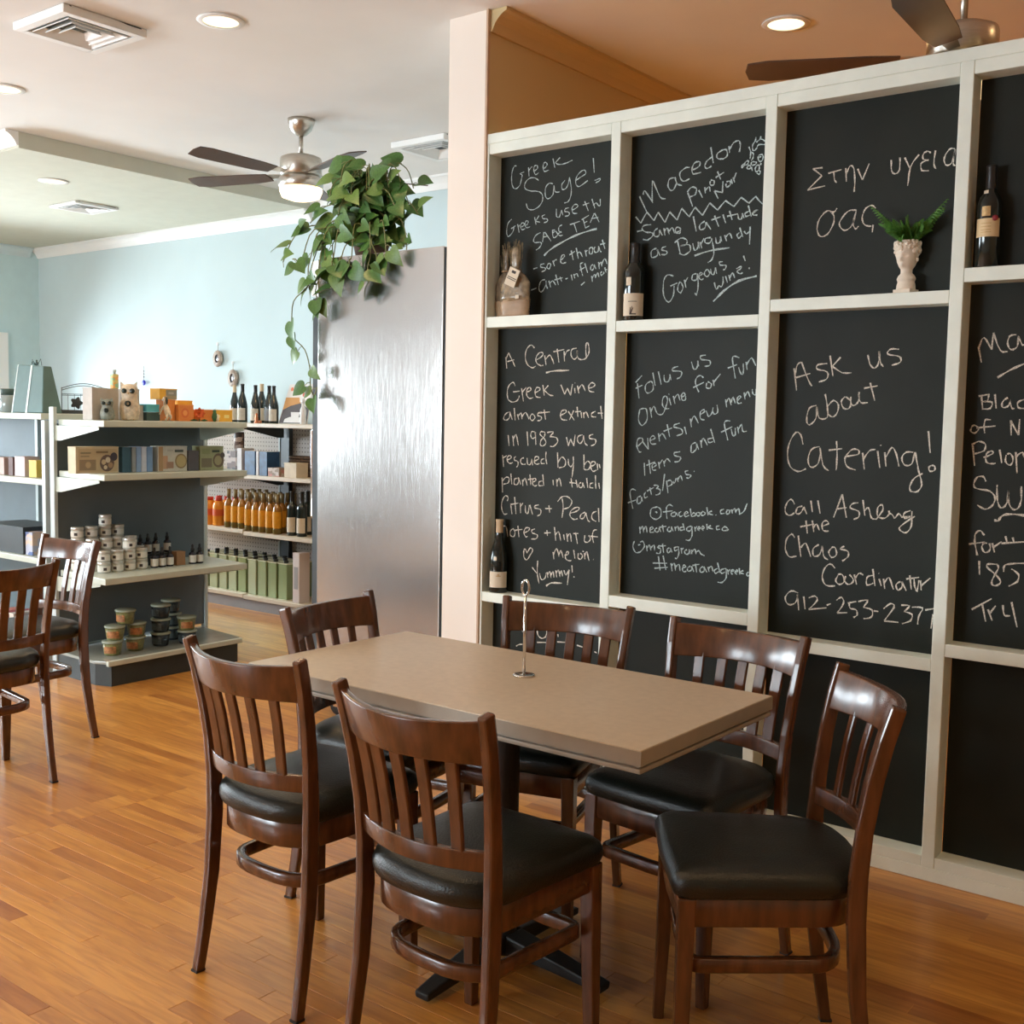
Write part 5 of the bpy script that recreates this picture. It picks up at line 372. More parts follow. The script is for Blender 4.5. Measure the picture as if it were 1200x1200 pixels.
    'd2': '''54:1023,1706 1012,1657;54:1021,1706 1018,1716 1014,1729 1008,1734 1000,1725 991,1709 984,1696;54:984,1696 981,1748;54:981,1748 975,1732 967,1710 958,1694 950,1688 942,1689 936,1689;54:914,1740 919,1740 927,1739 933,1736 936,1729 938,1720 938,1712 935,1705 932,1699 927,1695 921,1695 915,1698 910,1703 908,1713 908,1726 908,1736;54:908,1734 905,1727 900,1718 897,1711 894,1708 891,1708 889,1709;54:1015,1553 983,1559;54:1007,1555 1001,1513;54:985,1559 985,1553 986,1545 988,1538 993,1536 999,1536 1004,1536;54:1000,1536 992,1536 981,1536 974,1534 973,1528 975,1521 979,1515 986,1513 996,1513 1003,1513;54:967,1559 961,1515;54:929,1549 934,1545 940,1540 944,1534 945,1528 944,1521 941,1518 936,1518 929,1521 924,1526 923,1533 924,1541 925,1547;54:925,1547 923,1538 919,1527 916,1518 913,1515 910,1515 908,1516;54:882,1543 887,1541 894,1538 899,1534 900,1529 899,1523 896,1518 891,1516 885,1516 881,1516;54:1029,1460 1031,1456 1033,1450 1034,1445 1031,1441 1026,1438 1021,1437 1017,1440 1012,1445 1010,1450 1012,1455 1016,1459 1021,1462 1024,1462 1028,1460 1031,1458;54:975,1480 980,1480 986,1481 991,1480 993,1474 994,1466 994,1458 993,1451 992,1443 991,1438;54:1016,1454 960,1461;54:916,1479 913,1433;54:916,1477 892,1434;54:892,1434 891,1483;54:1025,1399 1016,1335;54:1028,1401 1023,1404 1015,1409 1008,1412 1000,1411 992,1408 987,1404 986,1397 987,1390 990,1383 999,1379 1010,1375 1018,1373;54:991,1362 983,1365 971,1371 964,1375 963,1379 965,1382 968,1384 972,1382 978,1379 982,1375 984,1367 984,1357 982,1349 978,1346 972,1344 966,1344 961,1344 957,1345 954,1346;54:944,1388 936,1347;54:924,1372 925,1367 926,1358 925,1352 921,1346 915,1342 910,1342 907,1346 904,1353 904,1361 905,1367 909,1373 912,1377 916,1377 919,1376 922,1375;54:897,1382 890,1318;54:894,1369 890,1374 883,1380 877,1382 875,1378 873,1371 872,1366;67:962,1610 953,1616 939,1625 926,1633 912,1640 897,1647 887,1651;58:980,1288 982,1293 985,1299 989,1303 995,1303 1003,1302 1008,1298 1012,1291 1015,1282 1016,1275 1014,1270 1011,1267 1005,1264 993,1262 978,1261 966,1258 958,1252 953,1246 950,1238 950,1230 953,1221 957,1214 963,1208 970,1203 978,1201 987,1204 996,1209 1002,1213;58:946,1279 946,1268 945,1252 944,1239 942,1228 939,1219 936,1213 933,1209 929,1208 926,1209 921,1213 917,1219 914,1227 913,1239 912,1253 912,1263;58:912,1263 912,1253 911,1240 910,1228 906,1218 902,1211 896,1206 891,1205 885,1207 880,1212 877,1219 875,1228 873,1238 874,1252 875,1267 875,1278;58:976,1119 979,1123 984,1130 989,1133 995,1131 1000,1126 1004,1119 1004,1110 1004,1099 1002,1087 999,1075 996,1063 994,1054;58:1021,1087 1011,1090 996,1093 983,1096 975,1096 970,1095 966,1095;58:973,1099 976,1094 980,1088 982,1082 980,1076 976,1069 971,1065 966,1066 960,1070 957,1075 956,1082 958,1090 960,1095;58:951,1096 943,1068;58:948,1083 924,1103;58:913,1121 907,1100;58:924,1098 858,1108;58:892,1119 887,1101;58:987,1037 984,994;58:931,1031 939,1031 950,1031 959,1030 963,1028 964,1024 962,1019 955,1013 945,1006 936,999 929,992 923,985 920,978 922,972 928,967 934,964 939,964 944,966 947,971 946,979 942,989 938,999 934,1007 930,1016 929,1022 930,1027 933,1030 935,1033;58:913,1010 913,1015 914,1022 912,1028 909,1032 904,1034 896,1036 882,1039 866,1041 855,1042;58:891,1021 884,1018 876,1012 869,1006 868,999 869,991 872,983 880,977 889,971 896,967;58:1002,881 944,922;58:971,901 958,848;58:953,887 939,853;58:946,877 931,901;58:910,906 909,897 907,884 904,875 899,873 892,874 887,875;58:885,918 865,842;75:949,1168 945,1168 940,1167 936,1168 934,1172 932,1177 928,1182 922,1186 914,1189 904,1190 890,1191 874,1190 863,1189''',
    'a3': '''50:2806,609 2779,574;50:2820,591 2808,601;50:2691,618 2696,613 2701,606 2705,599 2706,590 2705,580 2702,572 2697,567 2690,563 2683,561 2676,562 2670,565 2664,569 2661,576 2658,585 2658,593 2661,602 2666,611 2670,617;50:2813,510 2810,513 2805,516 2799,519 2792,521 2785,522 2780,523;50:2706,541 2654,548;50:2604,557 2553,562;50:2508,557 2466,551;50:2423,543 2412,539;50:2602,589 2600,578''',
}

BOARD_LABEL = {'a1': 'chalkboard panel about Greek sage tea', 'b1': 'chalkboard panel about a pinot noir with a grape drawing', 'c1': 'chalkboard panel with a Greek toast',
 'a2': 'chalkboard panel about a Greek white wine', 'b2': 'chalkboard panel inviting people online', 'c2': 'chalkboard panel about catering with a phone number',
 'd2': 'chalkboard panel cut by the right edge with writing', 'a3': 'low chalkboard panel behind the chairs with faint letters', 'd1': 'empty dark panel behind a bottle'}
def chalk(key, parent):
    mb = MB()
    for st in CHALK[key].split(';'):
        w, pts = st.split(':'); w = int(w)/10000*.5
        P = [(-int(a.split(',')[0])/1000, int(a.split(',')[1])/1000) for a in pts.split()]
        m = len(P); vs = []
        for i, (x, z) in enumerate(P):
            a = P[max(i-1, 0)]; b = P[min(i+1, m-1)]; dx, dz = b[0]-a[0], b[1]-a[1]; L = math.hypot(dx, dz) or 1
            ww = w*(.8+.35*math.sin(i*1.7+len(P)))
            nx, nz = -dz/L*ww, dx/L*ww
            vs += [(x+nx, PYB-.0012, z+nz), (x-nx, PYB-.0012, z-nz)]
        mb.add(vs, [(2*i, 2*i+1, 2*i+3, 2*i+2) for i in range(m-1)])
    mb.build('chalk_writing', M_chalkb if key in ('a1', 'b1', 'b2') else M_chalk, parent, fix=False)
for i, (a, b) in enumerate(COLX):
    for r, (z0, z1) in enumerate(((MID[i][1], 2.519), (LOW[i][1], MID[i][0]), (.080, LOW[i][0]))):
        key = 'abcde'[i]+str(r+1)
        o = bx(a+.0005, b-.0005, PYB-.001, PYB+.008, z0-.01, z1+.01).build('chalkboard_panel', M_chalkboard, part)
        if key in BOARD_LABEL: o['label'] = BOARD_LABEL[key]
        if key in CHALK: chalk(key, o)
# ---------------------------------------------------------------- chairs
def outline(k=0.0, back=-.222, n=7):
    """seat outline, counter-clockwise from front right; k grows it"""
    fw, fy, sw, sy = .192+k, .190+k, .178+k, -.10
    P = []
    for t in range(5):                       # front right corner
        a = PI/2*t/4; r = .035; P.append((fw-r+r*math.cos(a), fy-r+r*math.sin(a)))
    P += [(0, fy+.006)]
    for t in range(5):
        a = PI/2+PI/2*t/4; r = .035; P.append((-(fw-r)+r*math.cos(a), fy-r+r*math.sin(a)))
    m = 2*n
    for t in range(m+1):
        a = PI+PI*t/m; P.append(((sw)*math.copysign(abs(math.cos(a))**.72, math.cos(a)), sy+(abs(back)+k+sy)*math.copysign(abs(math.sin(a))**.85, math.sin(a))))
    return P
def ring_solid(P, inner, z0, z1):
    """closed band between outline P and its inset"""
    n = len(P); Q = []
    for i in range(n):
        a = Vector(P[i-1]); b = Vector(P[(i+1) % n]); d = (b-a).normalized(); Q.append((P[i][0]-d.y*inner, P[i][1]+d.x*inner))
    vs = [(x, y, z0) for x, y in P]+[(x, y, z1) for x, y in P]+[(x, y, z0) for x, y in Q]+[(x, y, z1) for x, y in Q]
    fs = []
    for i in range(n):
        j = (i+1) % n
        fs += [(i, j, n+j, n+i), (2*n+j, 2*n+i, 3*n+i, 3*n+j), (n+i, n+j, 3*n+j, 3*n+i), (j, i, 2*n+i, 2*n+j)]
    return MB().add(vs, fs, True)
POST = [(0, .193, -.232), (.12, .190, -.212), (.26, .187, -.193), (.42, .185, -.184), (.52, .186, -.185), (.62, .190, -.192), (.72, .197, -.206), (.81, .204, -.224), (.885, .210, -.244)]
def post_at(z):
    for a, b in zip(POST, POST[1:]):
        if a[0] <= z <= b[0]:
            t = (z-a[0])/(b[0]-a[0]); return (a[1]+(b[1]-a[1])*t, a[2]+(b[2]-a[2])*t)
    return POST[-1][1:]
def arc_band(z0, z1, bow, th, inset=.009, n=12, dip=0.0):
    """curved horizontal member between the posts, bowed backwards"""
    vs = []; fs = []
    for i in range(n+1):
        t = -1+2*i/n
        for z in (z0, z1):
            px, py = post_at(z); px -= inset
            zz = z-(dip*(1-t*t) if z == z1 else -dip*.3*(1-t*t))
            y = py-bow*(1-t*t)
            vs += [(t*px, y+th/2, zz), (t*px, y-th/2, zz)]
    for i in range(n):
        a = i*4; b = a+4
        fs += [(a, b, b+1, a+1), (a+2, a+3, b+3, b+2), (a, a+2, b+2, b), (a+1, b+1, b+3, a+3)]
    fs += [(0, 1, 3, 2), (n*4, n*4+2, n*4+3, n*4+1)]
    return MB().add(vs, fs, True)
def make_chair():
    root = empty('dining_chair', (0, 0, 0), 0, 'x', 'chair', 'dark wood slat back dining chairs')
    for s in (-1, 1):
        pts = [(s*x, y, z) for z, x, y in POST]
        MB().sweep(pts, .0235, [.027, .031, .036, .040, .038, .035, .033, .032, .031], (1, 0, 0)).build('back_leg', M_chair, root, bevel=.006, seg=2)
        MB().sweep([(s*.184, .178, 0), (s*.180, .172, .2), (s*.176, .168, .462)], [.026, .032, .038], [.026, .032, .038], (1, 0, 0)).build('front_leg', M_chair, root, bevel=.004, seg=2)
        bx(s*.193-.0122, s*.193+.0122, -.2460, -.2180, 0, .006).build('foot_pad', M_plainblack, root)
    ring_solid(outline(-.006), .02, .398, .463).build('seat_apron', M_chair, root, bevel=.002)
    # cushion: stacked outlines, domed
    P = outline(.006); n = len(P); vs = []; fs = []
    lv = [(.462, .98), (.466, 1.0), (.480, 1.024), (.494, 1.024), (.507, 1.0), (.518, .94), (.525, .83), (.529, .6), (.531, .3)]
    for z, k in lv:
        for x, y in P: vs.append((x*k, -.01+(y+.01)*k, z))
    for j in range(len(lv)-1):
        for i in range(n): fs.append((j*n+i, j*n+(i+1) % n, (j+1)*n+(i+1) % n, (j+1)*n+i))
    fs += [tuple(range(n))[::-1], tuple(range((len(lv)-1)*n, len(lv)*n))]
    MB().add(vs, fs, True).build('seat_cushion', M_vinyl, root, fix=True)
    ring_solid([(x*.93, y*.93-.002) for x, y in outline(-.012, -.215)], .022, .288, .320).build('stretcher', M_chair, root, bevel=.003)
    arc_band(.776, .870, .062, .022, dip=.008).build('crest_rail', M_chair, root, bevel=.004, seg=2)
    arc_band(.548, .590, .050, .020).build('lower_rail', M_chair, root, bevel=.003, seg=2)
    for i in range(5):
        t = (-.66, -.33, 0, .33, .66)[i]*1.02
        pts = []
        for z in (.585, .65, .72, .79):
            px, py = post_at(z); b = .050+.012*(z-.585)/.2
            pts.append((t*(px-.012), py-b*(1-t*t), z))
        MB().sweep(pts, .032, .011, (1, 0, 0)).build('slat', M_chair, root, bevel=.0025)
    return root
CH = [((-2.170, 1.981), -0.2, 'dark slat back chair at the near left corner of the table, seen from behind'),
      ((-1.533, 1.899), -1.7, 'dark slat back chair nearest the camera, pushed to the long side of the table'),
      ((-2.332, 2.435), -80.6, 'dark slat back chair at the far left end of the table, before the steel cooler'),
      ((-1.951, 2.654), 193.6, 'dark slat back chair behind the table, directly behind the card holder'),
      ((-1.426, 2.625), 175.6, 'dark slat back chair behind the table, right of the card holder, black seat showing'),
      ((-1.067, 2.283), 126.4, 'dark slat back chair turned away at the right end of the table'),
      ((-4.290, 2.143), 85.6, 'dark slat back chair cut off by the left edge of the picture'),
      ((-4.667, 2.532), 180.5, 'dark slat back chair facing the camera before the grey shelf unit end')]
ch0 = make_chair()
for i, (xy, a, lb) in enumerate(CH):
    o = ch0 if i == 0 else dup(ch0)
    o.location = (xy[0], xy[1], 0); o.rotation_euler = (0, 0, math.radians(a)); o['label'] = lb
    o['group'] = 'slat back chairs round the dining table' if i < 6 else 'slat back chairs by the shop shelves'

# ---------------------------------------------------------------- dining table
tb = empty('dining_table', (-1.83, 2.33, 0), 0, 'long rectangular taupe topped dining table in the middle', 'table')
X0, X1, Y0, Y1 = -2.478+1.83, -1.199+1.83, 2.008-2.33, 2.651-2.33
bx(X0, X1, Y0, Y1, .725, .760).build('tabletop', M_ltop, tb, bevel=.002, seg=2)
eg = MB(); e_ = .0012
eg.box(X0-e_, X1+e_, Y0-e_, Y0, .7255, .7575); eg.box(X0-e_, X1+e_, Y1, Y1+e_, .7255, .7575); eg.box(X0-e_, X0, Y0, Y1, .7255, .7575); eg.box(X1, X1+e_, Y0, Y1, .7255, .7575)
eg.build('edge_band', M_ledge, tb)
bx(X0+.008, X1-.008, Y0+.008, Y1-.008, .719, .725).build('shadow_groove', M_ledge, tb)
bx(X0+.001, X1-.001, Y0+.001, Y1-.001, .707, .719).build('lower_moulding', M_ledge, tb, bevel=.004, seg=2)
for sx in (.025,):
    MB().lathe([(.045, .02), (.04, .05), (.034, .08), (.034, .66), (.045, .69), (.045, .707)], (sx, 0, 0), 20).build('column', M_blackm, tb)
    for k_ in range(4): MB().sweep([(.03, 0, .045), (.16, 0, .034), (.33, 0, .012)], [.07, .06, .045], [.05, .036, .02], (0, 1, 0)).xf(Matrix.Translation((sx, 0, .006)) @ Matrix.Rotation(PI/2*k_, 4, 'Z')).build('foot', M_blackm, tb, bevel=.006, seg=2)
    bx(sx-.25, sx+.25, -.22, .22, .700, .707).build('mounting_plate', M_blackm, tb)
hold = empty('card_holder', (-1.805, 2.397, .7603), 0, 'thin chrome table number holder with a ring clip, empty', 'card holder')
MB().lathe([(.030, 0), (.0305, .003), (.029, .005), (.022, .0055), (.006, .0045), (.004, .006)], n=24).build('base', M_chrome, hold)
MB().tube([(0, 0, .004), (0, 0, .22)], .0042, 10).build('stem', M_chrome, hold)
for dy in (-.0022, .0022):
    MB().tube([(.0125*math.cos(a)*.95, dy, .241+.021*math.sin(a)) for a in [2*PI*i/20 for i in range(20)]], .0021, 8, closed=True).build('ring_clip', M_chrome, hold)

# ---------------------------------------------------------------- bottles on the partition shelves
M_gl_dark = mat('dark_bottle_glass', (.012, .016, .014, 1), .08, spec=.7, var=.1)
M_lab = mat('cream_label_paper', (.72, .62, .48, 1), .7, var=.05, scale=40)
M_ink = mat('label_ink', (.06, .045, .04, 1), .7)
M_wax = mat('red_seal', (.25, .02, .03, 1), .5)
M_gold = mat('gold_print', (.55, .36, .16, 1), .35, .3, var=.2, scale=90)
BORD = [(.0, .0), (.034, .0), (.0365, .004), (.0368, .19), (.036, .2), (.030, .217), (.018, .233), (.0148, .245), (.0142, .30), (.0155, .302), (.0155, .312), (.0135, .314), (0, .314)]
BURG = [(.0, .0), (.037, .0), (.0395, .004), (.0395, .125), (.038, .145), (.032, .175), (.024, .205), (.0175, .23), (.0148, .25), (.0142, .29), (.0155, .292), (.0155, .302), (.0135, .304), (0, .304)]
def arc_label(r, z0, z1, a0, a1, n=10, dr=.0006):
    vs = []; 
    for i in range(n+1):
        a = a0+(a1-a0)*i/n
        for z in (z0, z1): vs.append(((r+dr)*math.cos(a), (r+dr)*math.sin(a), z))
    return MB().add(vs, [(2*i, 2*i+2, 2*i+3, 2*i+1) for i in range(n)], True)
def wine_bottle(prof, loc, label, group, capsule, cap_z, lab, rz=0, sc=1., lm=None, glass=None, n=20):
    r = max(p[0] for p in prof)
    t = empty('wine_bottle', loc, rz, label, 'bottle', group); t.scale = (sc,)*3
    MB().lathe(prof, n=n).build('glass_body', glass or M_gl_dark, t)
    hi = [(pr_[0]+.0007, pr_[1]) for pr_ in prof if pr_[1] >= cap_z]+[(0, prof[-1][1]+.0008)]
    if hi[0][1] > cap_z: hi = [(hi[0][0], cap_z)]+hi
    MB().lathe(hi, n=n).build('capsule', capsule, t)
    L = arc_label(r, lab[0], lab[1], -PI/2-1.15, -PI/2+1.0).build('label', lm or M_lab, t)
    return t, r, L
FRONT = -PI/2-.66      # direction of the camera seen from the partition
M_caps_w = mat('waxed_cork_beige', (.62, .47, .30, 1), .6, var=.1); M_caps_k = mat('black_capsule', (.02, .018, .018, 1), .35)
b, r, L = wine_bottle(BURG, (-2.885, 3.643, .7362), 'dark wine bottle with beige capped neck beside the white wine writing', None, M_caps_w, .248, (.022, .088), .62, 1.0)
arc_label(r, .135, .150, -PI/2-.55, -PI/2-.2, 4, -.0005).build('neck_label', M_lab, b)
mb = arc_label(r, .068, .072, -PI/2-.25, -PI/2+.25, 4, .0010); mb2 = arc_label(r, .073, .078, -PI/2-.12, -PI/2+.12, 3, .0010); mb.add(mb2.v, mb2.f); mb.build('print', M_gold, L)
b, r, L = wine_bottle(BORD, (-2.260, 3.640, 1.8292), 'dark wine bottle with tall cream label beside the grape drawing board', None, M_caps_k, .228, (.018, .108), .50, .92)
b.scale = (1.12, 1.12, .92)
mb = MB()
for a0, z0, a1, z1 in ((-.28, .052, -.30, .024), (-.12, .056, -.24, .026), (-.22, .026, -.02, .050)):
    A = -PI/2+a0; B = -PI/2+a1
    P = [((r+.001)*math.cos(A+k), (r+.001)*math.sin(A+k), z) for k, z in ((-.035, z0), (.035, z0))]+[((r+.001)*math.cos(B+k), (r+.001)*math.sin(B+k), z) for k, z in ((.035, z1), (-.035, z1))]
    mb.add(P, [(0, 1, 2, 3)])
for q_ in (arc_label(r, .0225, .0275, -PI/2-.35, -PI/2+.25, 5, .0010), arc_label(r, .074, .0765, -PI/2-.5, -PI/2+.3, 5, .0010)): mb.add(q_.v, q_.f)
mb.build('print', M_ink, L)
mm = arc_label(.0368, .140, .172, -PI/2-.75, -PI/2-.25, 4, .0012); mm.build('neck_tag', M_lab, b)
b, r, L = wine_bottle(BORD, (-1.000, 3.640, 1.9412), 'dark wine bottle with gold label and red seal at the right edge', None, M_caps_k, .24, (.092, .148), .18, .98, lm=mat('gold_cream_label', (.74, .56, .32, 1), .6, var=.06, scale=30))
for z in (.132, .122, .112, .105): arc_label(r, z, z+.0022, -PI/2-.6, -PI/2+.25, 5, .0010).build('print', M_gold, L)
arc_label(r, .155, .185, -PI/2-.55, -PI/2+.15, 5, .0008).build('crest_print', M_gold, b)
MB().lathe([(0, 0), (.009, 0), (.009, .002), (0, .002)], n=14, axis='y').build('wax_seal', M_wax, b, loc=(r*math.cos(-PI/2+.55), r*math.sin(-PI/2+.55)-.002, .148))
arc_label(.019, .218, .236, -PI/2-.9, -PI/2-.2, 4, .004).build('price_tag', M_lab, b)

# herb bags
M_herb = mat('dried_herb', (.24, .18, .10, 1), .8, var=.5, scale=70, bump=.8, bscale=120)
M_kraft = mat('kraft_wrap', (.36, .24, .14, 1), .45, var=.15, scale=25)
M_cell = mat('clear_cellophane_herb', (.26, .195, .12, 1), .22, var=.45, scale=55, bump=.5, bscale=45, coat=.8)
def herb_bag(loc, w, h, lean, label, seed, wrap=None):
    rr = random.Random(seed)
    t = empty('herb_bag', loc, lean, label, 'herb bag', 'dried sage bags on the partition shelf')
    n = 18
    def lay(z): # half width profile
        u = z/h
        return w/2*(.92+.10*math.sin(u*6)) if u < .45 else (w/2*(1-.75*((u-.45)/.2)) if u < .62 else w/2*(.22+.10*math.sin((u-.62)*9)))
    def body(z0, z1, k, zz):
        vs = []; fs = []; m = 12
        for j in range(m+1):
            z = z0+(z1-z0)*j/m; a = lay(z)
            for i in range(n):
                t_ = 2*PI*i/n; q = 1+.10*(rr.random()-.5)
                vs.append((a*math.cos(t_)*q*k, min(.019, a*.5)*math.sin(t_)*q*k, z))
        for j in range(m):
            for i in range(n): fs.append((j*n+i, j*n+(i+1) % n, (j+1)*n+(i+1) % n, (j+1)*n+i))
        fs += [tuple(range(n))[::-1], tuple(range(m*n, (m+1)*n))]
        return MB().add(vs, fs, True)
    body(0, h*.22, 1.005, 0).build('kraft_base', M_kraft, t)
    body(h*.20, h*.92, 1.0, 0).build('cellophane', wrap or M_cell, t)
    st = MB()
    for i in range(34):
        a = rr.uniform(-1, 1)*w*.2; z = h*rr.uniform(.6, .8)
        st.tube([(a, rr.uniform(-.008, .008), z), (a*1.1+rr.uniform(-.012, .012), rr.uniform(-.01, .01), z+h*.2+rr.uniform(0, .02))], .0013, 4)
    st.build('dried_stems', M_herb, t, kind='stuff')
    MB().tube([(w*.17*math.cos(a), .016*math.sin(a), h*.62) for a in [2*PI*i/14 for i in range(14)]], .003, 6, closed=True).build('tie', M_kraft, t)
    return t
herb_bag((-2.888, 3.659, 1.8685), .100, .300, 0, 'brown bag of dried sage leaning on the post, behind the tagged bag', 3, mat('dark_herb_cellophane', (.15, .105, .065, 1), .3, var=.5, scale=60, bump=.6, bscale=60, coat=.5))
hb = herb_bag((-2.806, 3.618, 1.8685), .140, .295, .05, 'brown bag of dried sage with a paper card tied on', 5)
cardo = MB().box(-.026, .026, -.0015, .0015, -.036, .036).xf(Matrix.Translation((.008, -.036, .150)) @ Matrix.Rotation(.42, 4, 'Y')).build('paper_card', M_lab, hb)
for a_, b_, c_, d_ in ((-.010, .010, .016, .027), (-.022, .022, -.004, -.001), (-.022, .022, -.011, -.008)):
    MB().box(a_, b_, -.0022, -.0016, c_, d_).xf(Matrix.Translation((.008, -.036, .150)) @ Matrix.Rotation(.42, 4, 'Y')).build('print', M_ink, cardo)
bx(.020, .036, -.0295, -.0285, .066, .080).build('price_sticker', M_lab, hb)

# bust planter with fern
M_plaster = mat('white_plaster', (.78, .68, .56, 1), .75, var=.06, scale=30, bump=.2, bscale=80)
bp_ = empty('bust_planter', (-1.245, 3.640, 1.8775), math.radians(-12), 'small white classical head planter on the middle right shelf', 'planter')
MB().box(-.030, .030, -.026, .026, 0, .012).build('plinth', M_plaster, bp_, bevel=.001)
def bust_mesh():
    n, m = 40, 44; vs = []; fs = []; h0, h1 = .012, .165
    for j in range(m+1):
        z = h0+(h1-h0)*j/m; u = (z-h0)/(h1-h0)
        keys = [(0, .031, .026), (.10, .030, .024), (.16, .027, .022), (.22, .031, .025), (.29, .026, .021), (.33, .018, .017), (.42, .018, .018), (.47, .023, .026), (.56, .029, .032), (.68, .034, .035), (.8, .037, .038), (.9, .037, .038), (1, .031, .032)]
        for a, b2 in zip(keys, keys[1:]):
            if a[0] <= u <= b2[0]:
                t = (u-a[0])/(b2[0]-a[0]); rx = a[1]+(b2[1]-a[1])*t; ry = a[2]+(b2[2]-a[2])*t; break
        for i in range(n):
            a = 2*PI*i/n; x = rx*math.cos(a); y = ry*math.sin(a)
            fr = max(0, -math.sin(a))                       # front is -y
            g = lambda uu, s, w2, aa=0: math.exp(-((u-uu)/s)**2)*math.exp(-((math.cos(a)-aa)/w2)**2)*(fr > .2)
            d = .010*g(.60, .045, .14)+.004*g(.66, .05, .10)-.005*g(.675, .028, .14, .36)-.005*g(.675, .028, .14, -.36)+.004*g(.72, .02, .5)+.004*g(.525, .018, .22)-.003*g(.548, .010, .2)+.005*g(.48, .025, .22)-.003*g(.565, .02, .1)
            y -= d
            if u > .74:
                v = noise.noise(Vector((x*120, y*120, z*120)))*.0045; x += v*math.cos(a); y += v*math.sin(a)
            vs.append((x, y, z))
    for j in range(m):
        for i in range(n): fs.append((j*n+i, j*n+(i+1) % n, (j+1)*n+(i+1) % n, (j+1)*n+i))
    fs += [tuple(range(n))[::-1], tuple(range(m*n, (m+1)*n))]
    return MB().add(vs, fs, True)
bust_mesh().build('head', M_plaster, bp_)
cu = MB()
for i in range(110):
    a = R.uniform(0, 2*PI); u = R.uniform(.74, .97)
    if math.sin(a) < -.5 and u < .80: continue
    c_ = (.036*math.cos(a), .037*math.sin(a), .012+.153*u); rr_ = R.uniform(.005, .0085)
    cu.lathe([(0, -rr_), (rr_*.7, -rr_*.7), (rr_, 0), (rr_*.7, rr_*.7), (0, rr_)], c_, 7)
for s in (-1, 1):
    cu.lathe([(0, -.008), (.0045, -.004), (.005, .004), (0, .009)], (s*.033, .004, .105), 7)
cu.build('curls', M_plaster, bp_)
M_fern = mat('fern_green', (.095, .25, .04, 1), .55, var=.45, scale=60)
fern = empty('small_fern', (-1.243, 3.640, 2.038), 0, 'small bright green fern growing out of the white head', 'plant')
def frond(L, bend, w=.016, k=13, roll=0):
    mb = MB(); pts = []
    for i in range(k+1):
        t = i/k; pts.append(Vector((L*t*(1-.15*bend*t), 0, L*(1.0*t-bend*.85*t*t))))
    mb.tube(pts, .0009, 4)
    for i in range(2, k+1):
        p = pts[i]; t = i/k; ww = w*(math.sin(PI*min(1, t*.86+.14))**.6)*(1.05-.45*t)
        for s in (-1, 1):
            a = L*.052
            mb.add([(p.x-a, 0, p.z), (p.x+a*.5, s*ww*.5-.0, p.z+.002), (p.x+a*1.1, s*ww, p.z-.002), (p.x-a*.2, s*ww*.72, p.z-.001)], [(0, 1, 2, 3)])
    return mb.xf(Matrix.Rotation(-PI/4, 4, 'Y') @ Matrix.Rotation(roll, 4, 'X') @ Matrix.Rotation(PI/4, 4, 'Y'))
for i in range(70):
    a = 2*PI*i/54*5.1+R.uniform(-.3, .3); L = R.uniform(.07, .115); bend = R.uniform(-.15, .9)
    if i in (0, 3): a, L, bend = math.radians(196+i*3), .120-.004*i, .0
    if i in (1, 4, 5): a, L, bend = math.radians(-14+i*5), .125-.004*i, .02*i
    if i == 2: a, L, bend = math.radians(215), .11, 1.6
    if abs(math.sin(a)) > .5: L *= .62
    o = frond(L, bend, .021, 18, R.choice((-1, 1))*R.uniform(.7, 1.3)).build('frond', M_fern, fern, fix=False); o.rotation_euler = (0, 0, a)

# ---------------------------------------------------------------- tall steel cooler
M_steel = NT('brushed_stainless'); p = M_steel.p
p.inputs['Base Color'].default_value = (.50, .485, .47, 1); p.inputs['Metallic'].default_value = 1; p.inputs['Roughness'].default_value = .24
tc = M_steel.n('ShaderNodeTexCoord'); mp = M_steel.n('ShaderNodeMapping'); mp.inputs['Scale'].default_value = (70, 70, .8)
nz = M_steel.n('ShaderNodeTexNoise'); nz.inputs['Scale'].default_value = 6; nz.inputs['Detail'].default_value = 3
M_steel.l(tc.outputs['Object'], mp.inputs[0]); M_steel.l(mp.outputs[0], nz.inputs['Vector'])
bp2 = M_steel.n('ShaderNodeBump'); bp2.inputs['Strength'].default_value = .3; bp2.inputs['Distance'].default_value = .001
M_steel.l(nz.outputs['Fac'], bp2.inputs['Height']); M_steel.l(bp2.outputs[0], p.inputs['Normal'])
M_steel = M_steel.m
M_dk = mat('charcoal_frame', (.045, .055, .06, 1), .4, var=.1)
M_lit = mat('lit_header_plastic', (.85, .85, .85, 1), .4, emit=(.85, .93, 1, 1), estr=.8)
M_cglass = mat('cooler_glass', (.02, .03, .03, 1), .05, spec=.8)
co = empty('display_cooler', (-3.65, 3.68, 0), 0, 'tall stainless steel upright cooler with dark door frame beside the post', 'refrigerator')
bx(-.385, .402, 0, 1.25, .15, 2.19).build('cabinet', M_steel, co, bevel=.004, seg=2)
bx(.4022, .408, .008, 1.25, .15, 2.185).build('side_panel', M_dk, co)
bx(-.445, -.387, .01, 1.24, 2.02, 2.185).build('header_sign', M_lit, co, bevel=.003)
for k_ in range(2):
    y0 = .01+k_*.62; d = MB()
    d.box(-.43, -.387, y0, y0+.06, .17, 2.01); d.box(-.43, -.387, y0+.55, y0+.61, .17, 2.01); d.box(-.43, -.387, y0+.06, y0+.55, .17, .25); d.box(-.43, -.387, y0+.06, y0+.55, 1.94, 2.01)
    dd = d.build('door', M_dk, co); bx(-.415, -.40, y0+.06, y0+.55, .25, 1.94).build('pane', M_cglass, dd)
    MB().tube([(-.45, y0+.03+.52*k_, .95), (-.465, y0+.03+.52*k_, .97), (-.465, y0+.03+.52*k_, 1.38), (-.45, y0+.03+.52*k_, 1.40)], .008, 8).build('handle', M_chrome, dd)
